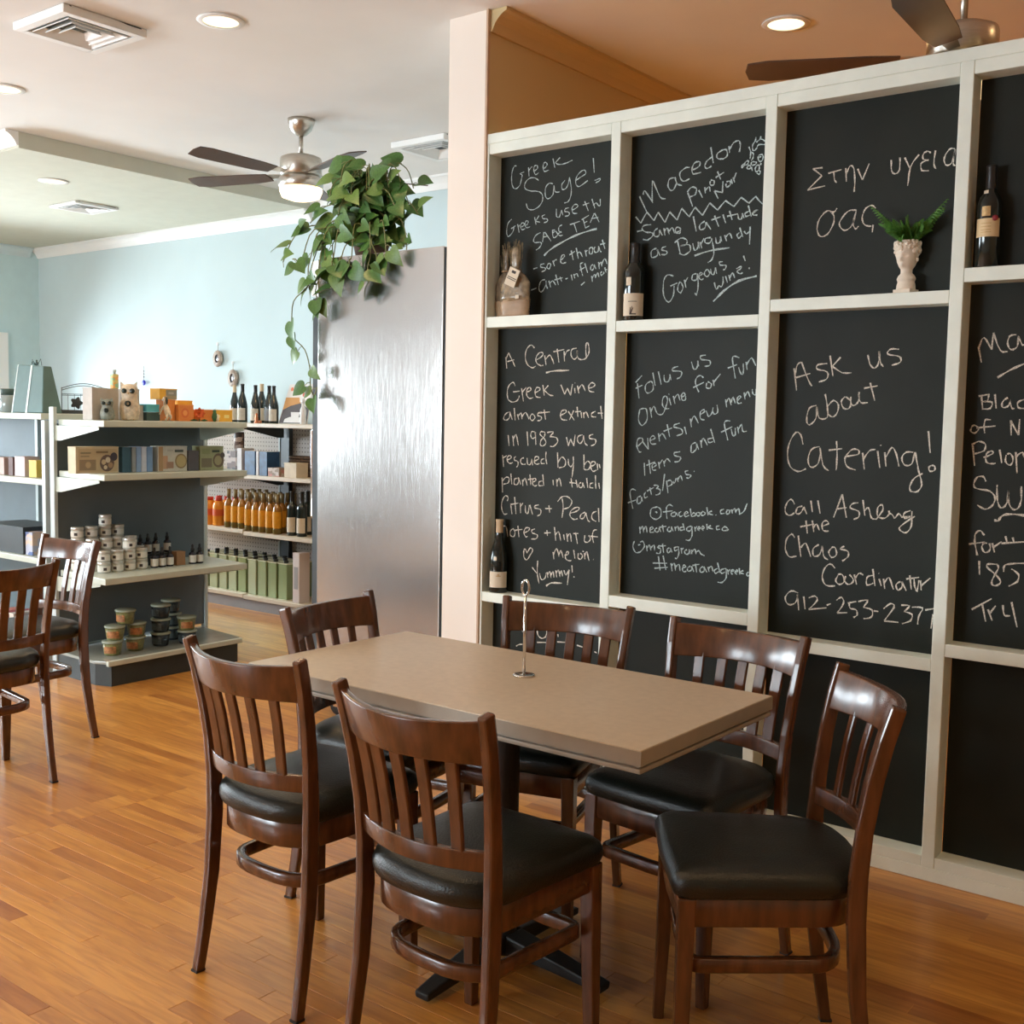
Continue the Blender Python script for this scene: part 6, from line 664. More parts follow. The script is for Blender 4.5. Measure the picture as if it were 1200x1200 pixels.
bx(-.36, .42, .02, 1.23, .125, .15).build('base_frame', M_blackm, co)
for sx in (-.30, .37):
    for sy in (.07, 1.16):
        c_ = MB().lathe([(0, -.013), (.020, -.013), (.050, -.011), (.052, -.006), (.052, .006), (.050, .011), (.020, .013), (0, .013)], (sx, sy, .053), 20, axis='y').build('caster_wheel', M_plainblack, co)
        MB().lathe([(0, -.016), (.016, -.015), (.016, -.012), (0, -.012)], (sx, sy, .053), 12, axis='y').build('hub', M_chrome, c_)
        f_ = MB()
        for s in (-1, 1): f_.prism([(sx-.018, .045), (sx+.012, .045), (sx+.045, .122), (sx-.02, .122)], sy+s*.018-.001, sy+s*.018+.001, 'y')
        f_.box(sx-.02, sx+.05, sy-.028, sy+.028, .118, .126); f_.build('fork', M_chrome, c_)

# pothos on top
M_leaf = mat('pothos_leaf', (.060, .145, .030, 1), .38, var=.35, scale=18, spec=.5)
M_leaf2 = mat('pothos_leaf_light', (.12, .21, .05, 1), .42, var=.3, scale=22, spec=.5)
M_vine = mat('vine_stem', (.16, .17, .06, 1), .6, var=.2)
def leaf_mesh(m, fold, curl, nm):
    half = [(0, 0), (-.08, .10), (-.12, .22), (-.08, .34), (.04, .43), (.20, .465), (.38, .43), (.55, .35), (.72, .235), (.88, .11), (1.03, 0)]
    vs = []; mid = []
    for x, y in half: pass
    k = len(half)
    xs = [x for x, _ in half]
    for s in (1, -1):
        for x, y in half: vs.append((x, s*y, -abs(y)*fold*.0+abs(y)*fold-curl*max(x, 0)**2))
    for x in xs: vs.append((max(x, 0), 0, -curl*max(x, 0)**2))
    fs = []
    for i in range(k-1):
        fs.append((2*k+i, i, i+1, 2*k+i+1) if i else (2*k, 1, 2*k+1)[:3]); fs.append((2*k+i+1, k+i+1, k+i, 2*k+i) if i else (2*k+1, k+1, 2*k)[:3])
    fs = [f for f in fs if len(set(f)) > 2]
    mb = MB().add(vs, fs, True)
    return mb.mesh(nm, m)
LEAVES = [leaf_mesh(M_leaf, .25, .22, 'leaf'), leaf_mesh(M_leaf, .45, .05, 'leaf'), leaf_mesh(M_leaf2, .2, .4, 'leaf'), leaf_mesh(M_leaf, .1, .5, 'leaf')]
po = empty('trailing_pothos', (-3.865, 3.86, 2.193), 0, 'trailing pothos with heart shaped leaves on top of the steel cooler', 'plant')
MB().lathe([(.07, 0), (.095, .11), (.102, .11), (.102, .13), (.09, .13), (.085, .10), (0, .10)], n=20).build('pot', mat('terracotta_dark', (.14, .08, .05, 1), .8), po)
PR = random.Random(11)
def put_leaf(p, d, size, roll=None):
    """p = position of the base, d = tip direction"""
    d = Vector(d).normalized()
    if p[1] > -.19:
        tip = p[2]+d.z*size
        if min(tip, p[2]) < size*.35: p = Vector((p[0], p[1], max(p[2], size*.4))); d.z = max(d.z, .05); d.normalize()
    nrm = Vector((PR.uniform(-.5, .2), -1.0+PR.uniform(-.2, .5), PR.uniform(.1, 1.0))).normalized()
    y = nrm.cross(d).normalized(); z = d.cross(y).normalized()
    o = bpy.data.objects.new('leaf', PR.choice(LEAVES)); C.objects.link(o); o.parent = po
    o.matrix_local = Matrix(((d.x*size, y.x*size, z.x*size, p[0]), (d.y*size, y.y*size, z.y*size, p[1]), (d.z*size, y.z*size, z.z*size, p[2]), (0, 0, 0, 1)))
def vine(pts, leaves, seed=0, r=.0028, size=(.075, .11)):
    P = [Vector(q) for q in pts]; sm = []
    for i in range(len(P)-1):
        a, b2, c2, d2 = P[max(i-1, 0)], P[i], P[i+1], P[min(i+2, len(P)-1)]
        for k in range(4):
            t = k/4; sm.append(.5*(2*b2+(c2-a)*t+(2*a-5*b2+4*c2-d2)*t*t+(3*b2-a-3*c2+d2)*t**3))
    sm.append(P[-1])
    mb = MB().tube(sm, r, 5)
    for i in range(leaves):
        q = sm[min(len(sm)-1, int((i+.7)/leaves*len(sm)))]
        s = -1 if i % 2 else 1
        d = Vector((s*PR.uniform(.2, .9), PR.uniform(-.45, .0), PR.uniform(-1.0, -.2)))
        if q.z > .12: d.z = PR.uniform(-.6, .5)
        st = q+d.normalized()*PR.uniform(.02, .045)
        mb.tube([q, (q+st)/2+Vector((0, 0, .006)), st], r*.6, 4)
        put_leaf(st, d, PR.uniform(*size))
    mb.build('vine', M_vine, po)
# crown of short arching stems
for i in range(62):
    a = 2*PI*i/62+PR.uniform(-.1, .1); L = PR.uniform(.08, .34); h = PR.uniform(.05, .34)
    dx, dy = math.cos(a)*L, math.sin(a)*L*.42
    if dy > .1: dy = .1
    vine([(dx*.1, dy*.1, .10), (dx*.45, dy*.5-.02, .12+h*.9), (dx*.85, dy*.9-.04, .10+h*.95), (dx*1.08, dy-.05, .06+h*.78)], 3)
# stems hanging over the front edge
FYE = -.205
vine([(-.05, -.05, .12), (-.14, -.16, .10), (-.18, FYE, -.02), (-.19, FYE-.02, -.13), (-.28, FYE-.03, -.20), (-.292, FYE-.03, -.31)], 3)
vine([(-.292, FYE-.03, -.31), (-.28, FYE-.03, -.37), (-.20, FYE-.03, -.43), (-.175, FYE-.02, -.52), (-.17, FYE-.02, -.60), (-.145, FYE-.02, -.645), (-.12, FYE-.02, -.60)], 6, size=(.06, .08))
vine([(-.02, -.05, .12), (-.08, -.16, .08), (-.04, FYE, -.03), (-.02, FYE-.02, -.15)], 4)
vine([(.02, -.05, .12), (-.12, -.16, .08), (-.10, FYE, -.03), (-.14, FYE-.02, -.16), (-.08, FYE-.02, -.22)], 6, size=(.07, .095))
vine([(.1, -.05, .12), (.16, -.16, .06), (.24, FYE, -.03), (.235, FYE-.02, -.12)], 4, size=(.07, .09))
vine([(.05, -.05, .12), (.02, -.17, .06), (.01, FYE, -.02), (.0, FYE-.01, -.07)], 3)
vine([(.1, 0, .12), (.26, -.08, .16), (.34, -.12, .06), (.36, -.14, -.01)], 5, size=(.04, .06))
vine([(-.1, 0, .12), (-.26, -.12, .17), (-.36, -.16, .12), (-.42, -.18, .0)], 5)

for x0, x1, zb, nl in ((-.26, -.30, .0, 3), (-.20, -.18, -.15, 4), (-.13, -.11, -.21, 5), (-.04, -.02, -.06, 2), (.08, .09, -.06, 3), (.20, .21, -.14, 4), (.30, .33, .02, 3)):
    vine([(x0*.3, -.06, .12), (x0*.8, -.17, .14), (x0, FYE, -.01), ((x0+x1)/2, FYE-.02, zb*.5), (x1, FYE-.02, zb)], nl, size=(.07, .10))
# ---------------------------------------------------------------- shop shelving
ORD = ['first', 'second', 'third', 'fourth', 'fifth', 'sixth', 'seventh', 'eighth', 'ninth', 'tenth', 'eleventh', 'twelfth']
M_panel = mat('slate_blue_panel', (.12, .155, .175, 1), .55, var=.06, scale=6)
M_lip = mat('cream_metal_shelf', (.55, .60, .52, 1), .38, var=.04, scale=10)
M_deckblk = mat('dark_kick_plate', (.035, .045, .045, 1), .5, var=.15)
M_upr = mat('pale_metal_upright', (.52, .60, .60, 1), .4, var=.05)
M_glassdeck = mat('glossy_grey_deck', (.30, .32, .28, 1), .12, var=.1, spec=.8)
def shelf_plate(name, x0, x1, y0, y1, z, parent, lip, m=M_lip, t=.036, cut=0, rim=True):
    """metal shelf, top at z; lip = side carrying the price rail; cut = corner cut on the left end"""
    if cut: poly = [(x0, y0), (x1-cut, y0), (x1, y0+cut*.0+.0), (x1, y1), (x0, y1)]
    mb = MB().box(x0, x1, y0, y1, z-t, z)
    o = mb.build(name, m, parent, bevel=.005, seg=2)
    return o
def bracket(x0, x1, y, z, parent, m=M_lip, axis='x', t=.003, h=.09):
    mb = MB()
    if axis == 'x': mb.prism([(x0, z-.036), (x0, z-.036-h), (x1, z-.05), (x1, z-.036)], y, y+t, 'y')
    return mb.build('bracket', m, parent)
gz = empty('gondola_end_display', (-5.75, 3.83, 0), math.radians(.9), 'end cap of the grey shop shelf unit facing the dining table', 'shelf unit')
EY0, EY1 = -.52, .48
bx(-.02, 0, -.50, .49, .15, 1.385).build('back_panel', M_panel, gz)
for y0 in (-.52, .485): bx(-.03, .012, y0, y0+.022, .0, 1.475 if y0 < 0 else 1.39).build('upright', M_upr, gz, bevel=.002)
for nm, z in (('shelf', 1.408), ('shelf', 1.128), ('shelf', .580)):
    P = [(.0, EY0+.02), (.42, EY0+.0), (.50, EY0+.04), (.50, EY1-.04), (.42, EY1), (0, EY1)]
    MB().prism([(.012, EY0+.03), (.44, EY0-.01), (.50, EY0-.01), (.50, EY1-.07), (.46, EY1-.07), (.012, EY1-.01)], z-.034, z).build(nm, M_lip, gz, bevel=.004, seg=2)
    for y in (EY0+.012, EY1-.03):
        MB().prism([(.012, z-.034), (.012, z-.115), (.06, z-.115), (.42, z-.05), (.42, z-.034)], y, y+.004, 'y').build('bracket', M_lip, gz)
MB().prism([(.0, EY0), (.40, EY0-.02), (.50, EY0+.02), (.50, EY1-.12), (.44, EY1-.08), (.0, EY1-.02)], .118, .135).build('base_deck', M_glassdeck, gz, bevel=.004, seg=2)
MB().prism([(.0, EY0+.01), (.39, EY0-.005), (.485, EY0+.03), (.485, EY1-.13), (.43, EY1-.09), (.0, EY1-.03)], 0, .1175).build('kick_plate', M_deckblk, gz)
MB().prism([(.482, EY0+.0), (.505, EY0+.0), (.505, EY1-.11), (.482, EY1-.11)], .112, .140).build('deck_rail', M_lip, gz, bevel=.003)
GY = 3.83
gl = empty('gondola_shelf_unit', (-5.79, 3.30, 0), 0, 'long grey shop shelf unit running off the left edge', 'shelf unit')
GX = -2.1
bx(GX, -.01, .46, .48, .15, 1.46).build('back_panel', M_panel, gl)
bx(-.045, -.012, .0, .035, .0, 1.40).build('front_post', M_upr, gl)
for z in (1.438, 1.076, .632):
    bx(GX, -.046, .0, .455, z-.034, z).build('shelf', M_lip, gl, bevel=.004, seg=2)
bx(GX, -.046, .0, .455, .10, .135).build('base_deck', M_lip, gl, bevel=.004, seg=2)
bx(GX, -.046, .02, .94, 0, .0995).build('kick_plate', M_deckblk, gl)
for z in (1.41, 1.05, .60): bx(GX, -.046, .49, .94, z-.034, z).build('shelf', M_lip, gl, bevel=.004)
for x in (-.9, GX-.01): bx(x, x+.03, .44, .50, .1, 1.47).build('upright', M_upr, gl)

# --- boxes
_bm = {}
def printed(name, base, cols, scale, seed=0, rough=.55):
    """carton paper with blocks of print: voronoi patches in the given colours"""
    if name in _M: return _M[name]
    q = NT(name); p = q.p; p.inputs['Roughness'].default_value = rough
    tc = q.n('ShaderNodeTexCoord'); mp = q.n('ShaderNodeMapping'); mp.inputs['Location'].default_value = (seed*1.3, seed*2.1, seed*.7)
    mp.inputs['Scale'].default_value = (scale, scale, scale*1.6)
    vo = q.n('ShaderNodeTexVoronoi'); vo.distance = 'CHEBYCHEV'; vo.inputs['Scale'].default_value = 1
    q.l(tc.outputs['Object'], mp.inputs[0]); q.l(mp.outputs[0], vo.inputs['Vector'])
    se = q.n('ShaderNodeSeparateColor'); q.l(vo.outputs['Color'], se.inputs[0])
    rp = q.n('ShaderNodeValToRGB'); rp.color_ramp.interpolation = 'CONSTANT'; e = rp.color_ramp.elements
    e[0].position = 0; e[0].color = base; e[1].position = .45; e[1].color = cols[0]
    for i, c in enumerate(cols[1:]): x = e.new(.45+.5*(i+1)/len(cols)); x.color = c
    q.l(se.outputs[0], rp.inputs[0]); q.l(rp.outputs[0], p.inputs['Base Color'])
    _M[name] = q.m; return q.m
def carton(loc, dx, dy, dz, m, label, cat='box', group=None, rz=0, flap=True, name='carton', front=None):
    """closed carton: body + lid edge + front print panel"""
    t = empty(name, loc, rz, label, cat, group)
    bx(-dx/2, dx/2, -dy/2, dy/2, 0, dz).build('body', m, t, bevel=.0015)
    if flap: bx(-dx/2-.0006, dx/2+.0006, -dy/2-.0006, dy/2+.0006, dz-.006, dz+.0006).build('lid_edge', m, t)
    if front: front(t, dx, dy, dz)
    return t
K = lambda r, g, b: srgb(r, g, b)

def cm(name, rgb, rough=.6): return mat(name, K(*rgb), rough, var=.06, scale=30)
XE = -5.43
def prints(items):
    """flat print on the +x face of a carton: ('r', y0, y1, z0, z1, colour) or ('c', y, z, r, colour), fractions of the face"""
    def f(t, dx, dy, dz):
        for k_, it in enumerate(items):
            x = dx/2+.0004+.0003*(k_+1); c = it[-1]; m = mat('print_%02x%02x%02x' % c, K(*c), .55)
            if it[0] == 'r':
                y0, y1, z0, z1 = (it[1]-.5)*dy, (it[2]-.5)*dy, it[3]*dz, it[4]*dz; P = [(y0, z0), (y1, z0), (y1, z1), (y0, z1)]
            else:
                cy, cz, rr = (it[1]-.5)*dy, it[2]*dz, it[3]*dz; P = [(cy+rr*math.cos(a)*.95, cz+rr*math.sin(a)) for a in [2*PI*i/18 for i in range(18)]]
            MB().add([(x, a, b_) for a, b_ in P], [tuple(range(len(P)))]).build('print', m, t, fix=False)
    return f
ze = 1.409
def ey(y): return y
M_greyc = cm('grey_carton', (180, 172, 162)); M_yel = cm('yellow_carton', (226, 170, 60)); M_ora = cm('orange_carton', (214, 130, 60)); M_teal = cm('teal_carton', (90, 175, 190)); M_dkg = cm('dark_green_carton', (62, 84, 80))
carton((XE, 3.375, ze), .09, .088, .17, M_greyc, 'tall grey carton at the left end of the end cap top shelf', group=None)
carton((XE-.02, 3.462, ze), .09, .078, .168, M_greyc, 'grey carton standing behind the patterned owl figure')
carton((XE-.02, 3.600, ze), .10, .100, .082, M_greyc, 'lower grey carton right of the owl figure')
carton((XE-.02, 3.592, ze+.0835), .09, .075, .086, M_greyc, 'small grey carton stacked on top right of the owl figure')
carton((XE, 3.700, ze), .10, .086, .046, M_dkg, 'dark green flat box under the bright teal box')
carton((XE, 3.698, ze+.0475), .10, .080, .042, M_teal, 'bright teal flat box stacked on a dark green box')
carton((XE-.02, 3.828, ze), .09, .064, .118, M_ora, 'upright orange carton right of the rearing horse figure')
carton((XE-.02, 3.815, ze+.1195), .09, .114, .060, M_yel, 'yellow and grey printed carton lying on top of the stack', front=prints([('r', .36, .99, .03, .9, (138, 136, 122)), ('r', .36, .99, .03, .35, (158, 146, 116)), ('r', .5, .8, .5, .7, (170, 168, 158))]))
carton((XE, 3.915, ze), .10, .100, .092, cm('orange_print_carton', (222, 142, 72)), 'orange printed carton in the middle of the top shelf', front=prints([('r', .04, .96, .05, .93, (216, 130, 66)), ('c', .42, .5, .3, (208, 112, 62)), ('c', .42, .5, .17, (226, 152, 88))]))
carton((XE-.10, 3.985, ze), .09, .10, .118, M_yel, 'yellow carton standing highest behind the orange flower')
carton((XE, 4.055, ze), .10, .090, .066, M_ora, 'low orange carton behind the little green bird')
carton((XE, 4.170, ze), .12, .120, .068, M_yel, 'low yellow carton at the right end of the top shelf', front=prints([('c', .2, .45, .14, (240, 226, 160)), ('r', .5, .8, .3, .58, (236, 216, 140))]))
# owl figures
M_owl = mat('beige_ceramic', (.60, .50, .36, 1), .35, var=.3, scale=50); M_owlg = mat('grey_green_ceramic', (.22, .24, .20, 1), .35, var=.3, scale=60)
M_eye = mat('dark_glaze', (.02, .03, .025, 1), .15)
def owl(loc, h, w, m, label, ears=True):
    t = empty('owl_figure', loc, .80, label, 'figurine')     # local -y faces the dining area
    prof = [(.30*w, 0), (.42*w, .04*h), (.50*w, .22*h), (.48*w, .42*h), (.36*w, .60*h), (.37*w, .68*h), (.43*w, .80*h), (.38*w, .93*h), (.20*w, .985*h), (0, h)]
    mb = MB().lathe(prof, n=24, sy=.8)
    if ears:
        for s in (-1, 1): mb.add([(s*.40*w, -.02, .86*h), (s*.14*w, -.02, .95*h), (s*.40*w, -.015, 1.06*h), (s*.28*w, .03, .9*h)], [(0, 1, 2), (1, 3, 2), (3, 0, 2)])
    mb.build('body', m, t)
    e = MB()
    for s in (-1, 1): e.lathe([(0, -.006), (.10*w, -.004), (.13*w, 0), (.10*w, .004), (0, .005)], (s*.19*w, -.33*w, .80*h), 12, axis='y')
    e.build('eyes', M_eye, t)
    MB().lathe([(0, -.012), (.05*w, -.004), (0, .01)], (0, -.36*w, .74*h), 8, axis='y').build('beak', M_gold, t)
    c = MB().lathe([(.07*w, -.004), (.15*w, -.004), (.15*w, .004), (.07*w, .004)], (0, -.42*w, .46*h), 14, axis='y', caps=False); c.build('chest_ring', M_eye, t)
    ft = MB()
    for i in range(4): ft.lathe([(0, 0), (.05*w, .004), (.05*w, .02*h), (0, .05*h)], ((-.24+.16*i)*w, -.30*w, 0), 8)
    ft.build('feet', M_gold, t)
    return t
owl((XE+.10, 3.518, ze), .196, .108, M_owl, 'beige patterned ceramic owl figure, the tallest figure on the end cap')
owl((XE+.09, 3.392, ze), .112, .078, M_owlg, 'small dark grey ceramic owl figure left of the beige owl')
t = empty('patterned_bottle', (XE-.02, 3.505, ze+.1695), 0, 'small patterned bottle standing on the cartons above the owl', 'bottle')
bx(-.016, .016, -.018, .018, 0, .078).build('body', printed('bottle_print', K(214, 200, 130), [K(150, 190, 150), K(230, 170, 90)], 50, 8), t, bevel=.004)
MB().lathe([(.008, .078), (.008, .088), (.011, .089), (.011, .103), (0, .104)], n=12).build('cap', M_upr, t)
# rearing horse
t = empty('horse_figure', (XE+.10, 3.745, ze), -.1, 'small beige rearing horse figure on the end cap top shelf', 'figurine')
mb = MB(); H_ = lambda pts, r: mb.tube([Vector(p)*1.0 for p in pts], r, 8)
H_([(.030, 0, .030), (.020, 0, .045), (.004, 0, .072), (-.006, 0, .088)], [.012, .017, .015, .010])
H_([(-.004, 0, .084), (-.008, 0, .105), (-.004, 0, .122), (-.016, 0, .126), (-.032, 0, .113)], [.011, .009, .009, .008, .005])
for s in (-1, 1):
    H_([(.028, s*.009, .032), (.036, s*.010, .018), (.026, s*.010, .009), (.018, s*.010, .008)], [.009, .006, .005, .006])
    H_([(-.006, s*.009, .078), (-.026, s*.012, .072+.01*s), (-.036, s*.012, .058+.01*s), (-.046, s*.012, .050+.014*s)], [.007, .005, .004, .005])
    H_([(.000, s*.004, .128), (.002, s*.004, .139)], [.0035, .001])
H_([(.036, 0, .040), (.050, 0, .030), (.054, 0, .012)], [.005, .006, .002])
mb.build('body', M_owl, t); bx(-.01, .045, -.018, .018, -.0005, .003).build('base', M_owlg, t)
mb = MB().tube([(.006, 0, .13), (.012, 0, .112), (.012, 0, .092)], [.004, .007, .004], 6); mb.build('mane', M_eye, t)
# orange flower ornament
M_flw = mat('orange_petal', K(214, 96, 40), .6, var=.2, scale=40); M_grn = mat('green_leaf_cloth', K(58, 100, 66), .6, var=.2, scale=40)
t = empty('flower_ornament', (XE+.12, 3.952, ze), 1.0, 'orange flower ornament with green leaves before the orange carton', 'ornament')
for i in range(16):
    a = 2*PI*i/16; el = .3+.5*(i % 2)
    c_ = Vector((math.cos(a)*math.cos(el), -math.sin(el)*.8, math.sin(a)*math.cos(el)))*.036; b_ = Vector((0, 0, .046)); w_ = Vector((-math.sin(a), 0, math.cos(a)))*.012
    MB().add([b_, b_+c_*.6+w_, b_+c_, b_+c_*.6-w_, b_+c_*.6+Vector((0, -.006, 0))], [(0, 1, 4), (1, 2, 4), (2, 3, 4), (3, 0, 4)], True).build('petal', M_flw, t)
MB().tube([(0, 0, .0), (0, 0, .046)], .004, 6).build('stalk', M_grn, t)
for s in (-1, .9): MB().add([(0, -.01, .004), (s*.03, -.02, .014), (s*.055, -.012, .005), (s*.03, 0, .001)], [(0, 1, 2, 3)]).build('leaf', M_grn, t)
t = empty('bird_figure', (XE+.09, 4.080, ze), 0, 'tiny green and white bird figure before the low orange carton', 'figurine')
MB().lathe([(.004, 0), (.012, .006), (.017, .026), (.013, .044), (.009, .052), (.011, .060), (.007, .068), (0, .071)], n=12, sx=.9).build('body', M_grn, t)
MB().lathe([(.006, -.01), (.011, .004), (.006, .03), (0, .036)], (.008, .014, .010), 10).build('wing', M_plaster, t)
MB().tube([(0, .0, .064), (.012, -.004, .075)], [.0035, .0008], 6).build('beak', M_gold, t)
# wire rack with leaf cut-outs (behind, on the near unit) and its black tray
t = empty('wire_rack', (-5.60, 3.255, 1.475), math.radians(58), 'black wire rack with curved top and cut-out leaves on the unit corner', 'rack')
t.location = (-5.925, 3.615, 1.4385)
mb = MB()
for dz, dy in ((0, 0), (-.012, .0)):
    mb.tube([(-.12+.24*i/12, dy, .145+dz+.028*math.sin(PI*i/12)) for i in range(13)], .0025, 6)
mb.build('arch', M_dk, t)
mb = MB().tube([(-.12, 0, .105), (.12, 0, .105)], .002, 6).tube([(-.12, 0, .112), (.12, 0, .112)], .002, 6)
for i in range(8): mb.tube([(-.12+.034*i, 0, .02), (-.12+.034*i, 0, .112)], .0014, 5)
for s in (-.12, .12): mb.tube([(s, 0, 0), (s, 0, .15)], .0025, 6)
mb.build('wires', M_dk, t)
for cx, sc_ in ((-.04, 1), (.055, .95)):
    P = [(cx+.030*sc_*math.cos(a)*(1+.22*math.cos(5*a)), .062+.030*sc_*math.sin(a)*(1+.22*math.cos(5*a))) for a in [2*PI*i/30 for i in range(30)]]
    MB().prism(P, -.002, .001, 'y').build('leaf_cutout', M_dk, t)
bx(-.125, .125, -.05, .05, 0, .022).build('tray', M_dk, t)
# --- second shelf
z2 = 1.1285
carton((XE+.03, 3.345, z2), .075, .250, .140, cm('beige_picture_box', (204, 190, 156)), 'long beige picture carton at the left end of the second shelf', front=prints([('r', .06, .97, .06, .92, (192, 174, 138)), ('r', .08, .46, .12, .52, (148, 132, 106)), ('c', .28, .32, .12, (186, 164, 128)), ('c', .72, .38, .32, (108, 92, 84)), ('c', .64, .42, .10, (196, 178, 146)), ('c', .74, .5, .11, (206, 196, 176)), ('c', .80, .3, .11, (168, 140, 110)), ('c', .68, .22, .08, (212, 198, 170)), ('c', .88, .62, .16, (70, 66, 74)), ('r', .10, .34, .74, .80, (140, 132, 104)), ('r', .46, .74, .76, .84, (136, 118, 88)), ('r', .10, .30, .62, .67, (150, 142, 114))]))
for i, (y, w_, h_, c, lb) in enumerate(((3.520, .052, .136, (62, 96, 112), 'dark teal carton standing right of the long beige carton'), (3.565, .024, .137, (150, 158, 158), 'narrow grey carton, leftmost of the slim upright cartons'), (3.595, .029, .138, (140, 172, 210), 'narrow light blue carton, second of the slim upright cartons'),
   (3.628, .030, .138, (206, 216, 230), 'narrow whitish blue carton, third of the slim upright cartons'), (3.664, .036, .137, (128, 162, 204), 'mid blue carton, rightmost of the slim upright cartons'))):
    carton((XE+.03, y, z2), .075, w_, h_, cm('carton_colour_%d' % i, c), lb)
M_pic = printed('picture_box_white', K(206, 206, 196), [K(170, 128, 96), K(216, 214, 206), K(150, 136, 110)], 15, 6)
def round_print(t, dx, dy, dz):
    MB().lathe([(0, -.0004), (.040, -.0004), (.040, .0006), (0, .0006)], (dx/2+.0006, dy*.22, dz*.45), 20, axis='x').build('round_picture', mat('picture_ochre', K(176, 158, 112), .6, var=.3, scale=60), t)
    for q_ in (.82, .76): bx(dx/2, dx/2+.001, -.01, .05, dz*q_, dz*q_+.005).build('print', M_ink, t)
carton((XE+.03, 3.812, z2), .075, .190, .140, cm('white_picture_box', (206, 206, 194)), 'white carton with a round picture in the middle of the second shelf', front=prints([('r', 0.01, .16, .02, .98, (180, 150, 112)), ('r', .16, .32, .1, .62, (196, 160, 130)), ('r', .28, .52, .12, .38, (168, 136, 116)), ('c', .78, .40, .30, (150, 132, 96)), ('c', .78, .40, .24, (190, 174, 126)), ('r', .56, .86, .76, .86, (92, 100, 92)), ('r', .30, .5, .8, .86, (190, 188, 176))]))
carton((XE+.04, 3.950, z2), .060, .070, .112, cm('dark_grape_box', (92, 88, 90)), 'dark grey carton between the two picture cartons')
carton((XE+.02, 4.085, z2), .075, .165, .138, cm('green_picture_box', (164, 168, 128)), 'green picture carton at the right end of the second shelf', front=prints([('r', .05, .5, .12, .5, (128, 120, 98)), ('c', .78, .4, .30, (116, 100, 82)), ('c', .76, .4, .20, (166, 156, 118)), ('r', .5, .82, .74, .84, (70, 84, 66)), ('r', .08, .4, .68, .9, (150, 158, 112)), ('c', .95, .62, .12, (92, 84, 80))]))
# --- jars on the third shelf
M_jar = mat('jar_whitish_glass', (.62, .62, .54, 1), .25, var=.1, scale=30); M_lid = mat('silver_lid', (.62, .60, .54, 1), .32, .5, var=.1); M_jl = mat('jar_label', (.74, .72, .64, 1), .6, var=.04)
def jar_proto():
    t = empty('jar', (0, 0, 0), 1.0, 'x', 'jar', 'small white labelled jars stacked on the third shelf')
    MB().lathe([(.030, 0), (.034, .004), (.034, .040), (.031, .044), (0, .044)], n=16).build('glass', M_jar, t)
    MB().lathe([(.0335, .0435), (.0345, .045), (.0345, .057), (.033, .0595), (0, .0595)], n=16).build('lid', M_lid, t)
    L = arc_label(.0342, .008, .036, -PI/2-1.5, -PI/2+1.5, 8).build('label', M_jl, t)
    arc_label(.0348, .014, .030, -PI/2-.28, -PI/2+.22, 3).build('print', M_ink, L)
    return t
first = True; jp = jar_proto(); z3 = .5805
JAR_ROWS = [(-5.470, [(3.440, 2), (3.522, 2), (3.600, 3), (3.680, 2)]), (-5.555, [(3.430, 3), (3.510, 3), (3.588, 3), (3.668, 3)]), (-5.64, [(3.395, 4), (3.475, 4), (3.558, 5), (3.640, 4)])]
rown = ['front', 'middle', 'back']
LV = ['bottom', 'second level', 'third level', 'fourth level', 'fifth level']
for ri, (x, cols) in enumerate(JAR_ROWS):
    for ci, (y, n_) in enumerate(cols):
        for k_ in range(n_):
            o = jp if first else dup(jp); first = False
            o.location = (x+R.uniform(-.003, .003), y+R.uniform(-.003, .003), z3+k_*.0600)
            o.rotation_euler = (0, 0, 1.0+R.uniform(-.5, .4))
            o['label'] = 'white labelled jar, %s of the %s stack, %s row' % (LV[k_], ORD[ci], rown[ri])
# dropper bottles
M_amber = mat('dark_amber_glass', (.02, .02, .03, 1), .12, spec=.7)
def drop_proto():
    t = empty('dropper_bottle', (0, 0, 0), 1.0, 'x', 'bottle', 'small dark dropper bottles on the third shelf')
    MB().lathe([(.0, 0), (.019, 0), (.021, .003), (.021, .058), (.017, .066), (.009, .070), (.009, .076), (0, .076)], n=14).build('glass', M_amber, t)
    MB().lathe([(.011, .072), (.011, .090), (.007, .093), (.007, .108), (.004, .114), (0, .115)], n=12).build('dropper_cap', M_plainblack, t)
    arc_label(.0213, .010, .052, -PI/2-1.3, -PI/2+1.3, 6).build('label', M_jl, t)
    return t
dp = drop_proto(); first = True
riser = empty('riser_box', (-5.60, 3.86, z3), 0, 'dark display riser box under the back dropper bottles', 'box'); bx(-.05, .05, -.125, .125, 0, .060).build('body', M_dk, riser, bevel=.002); bx(-.052, .052, -.127, .127, .060, .063).build('top', M_dk, riser)
for ri, (x, z, ys) in enumerate(((-5.455, z3, [3.752, 3.802, 3.854]), (-5.61, z3+.0635, [3.765, 3.815, 3.868, 3.945]), (-5.45, z3, [4.005, 4.055]))):
    for ci, y in enumerate(ys):
        o = dp if first else dup(dp); first = False
        o.location = (x, y, z); o['label'] = 'dark dropper bottle, %s from the left %s' % (ORD[ci], ('in the front row beside the jars', 'on the raised back row', 'right of the brown box')[ri])
carton((-5.47, 3.920, z3), .06, .058, .078, cm('brown_kraft_box', (160, 120, 84)), 'small brown kraft box among the dropper bottles')
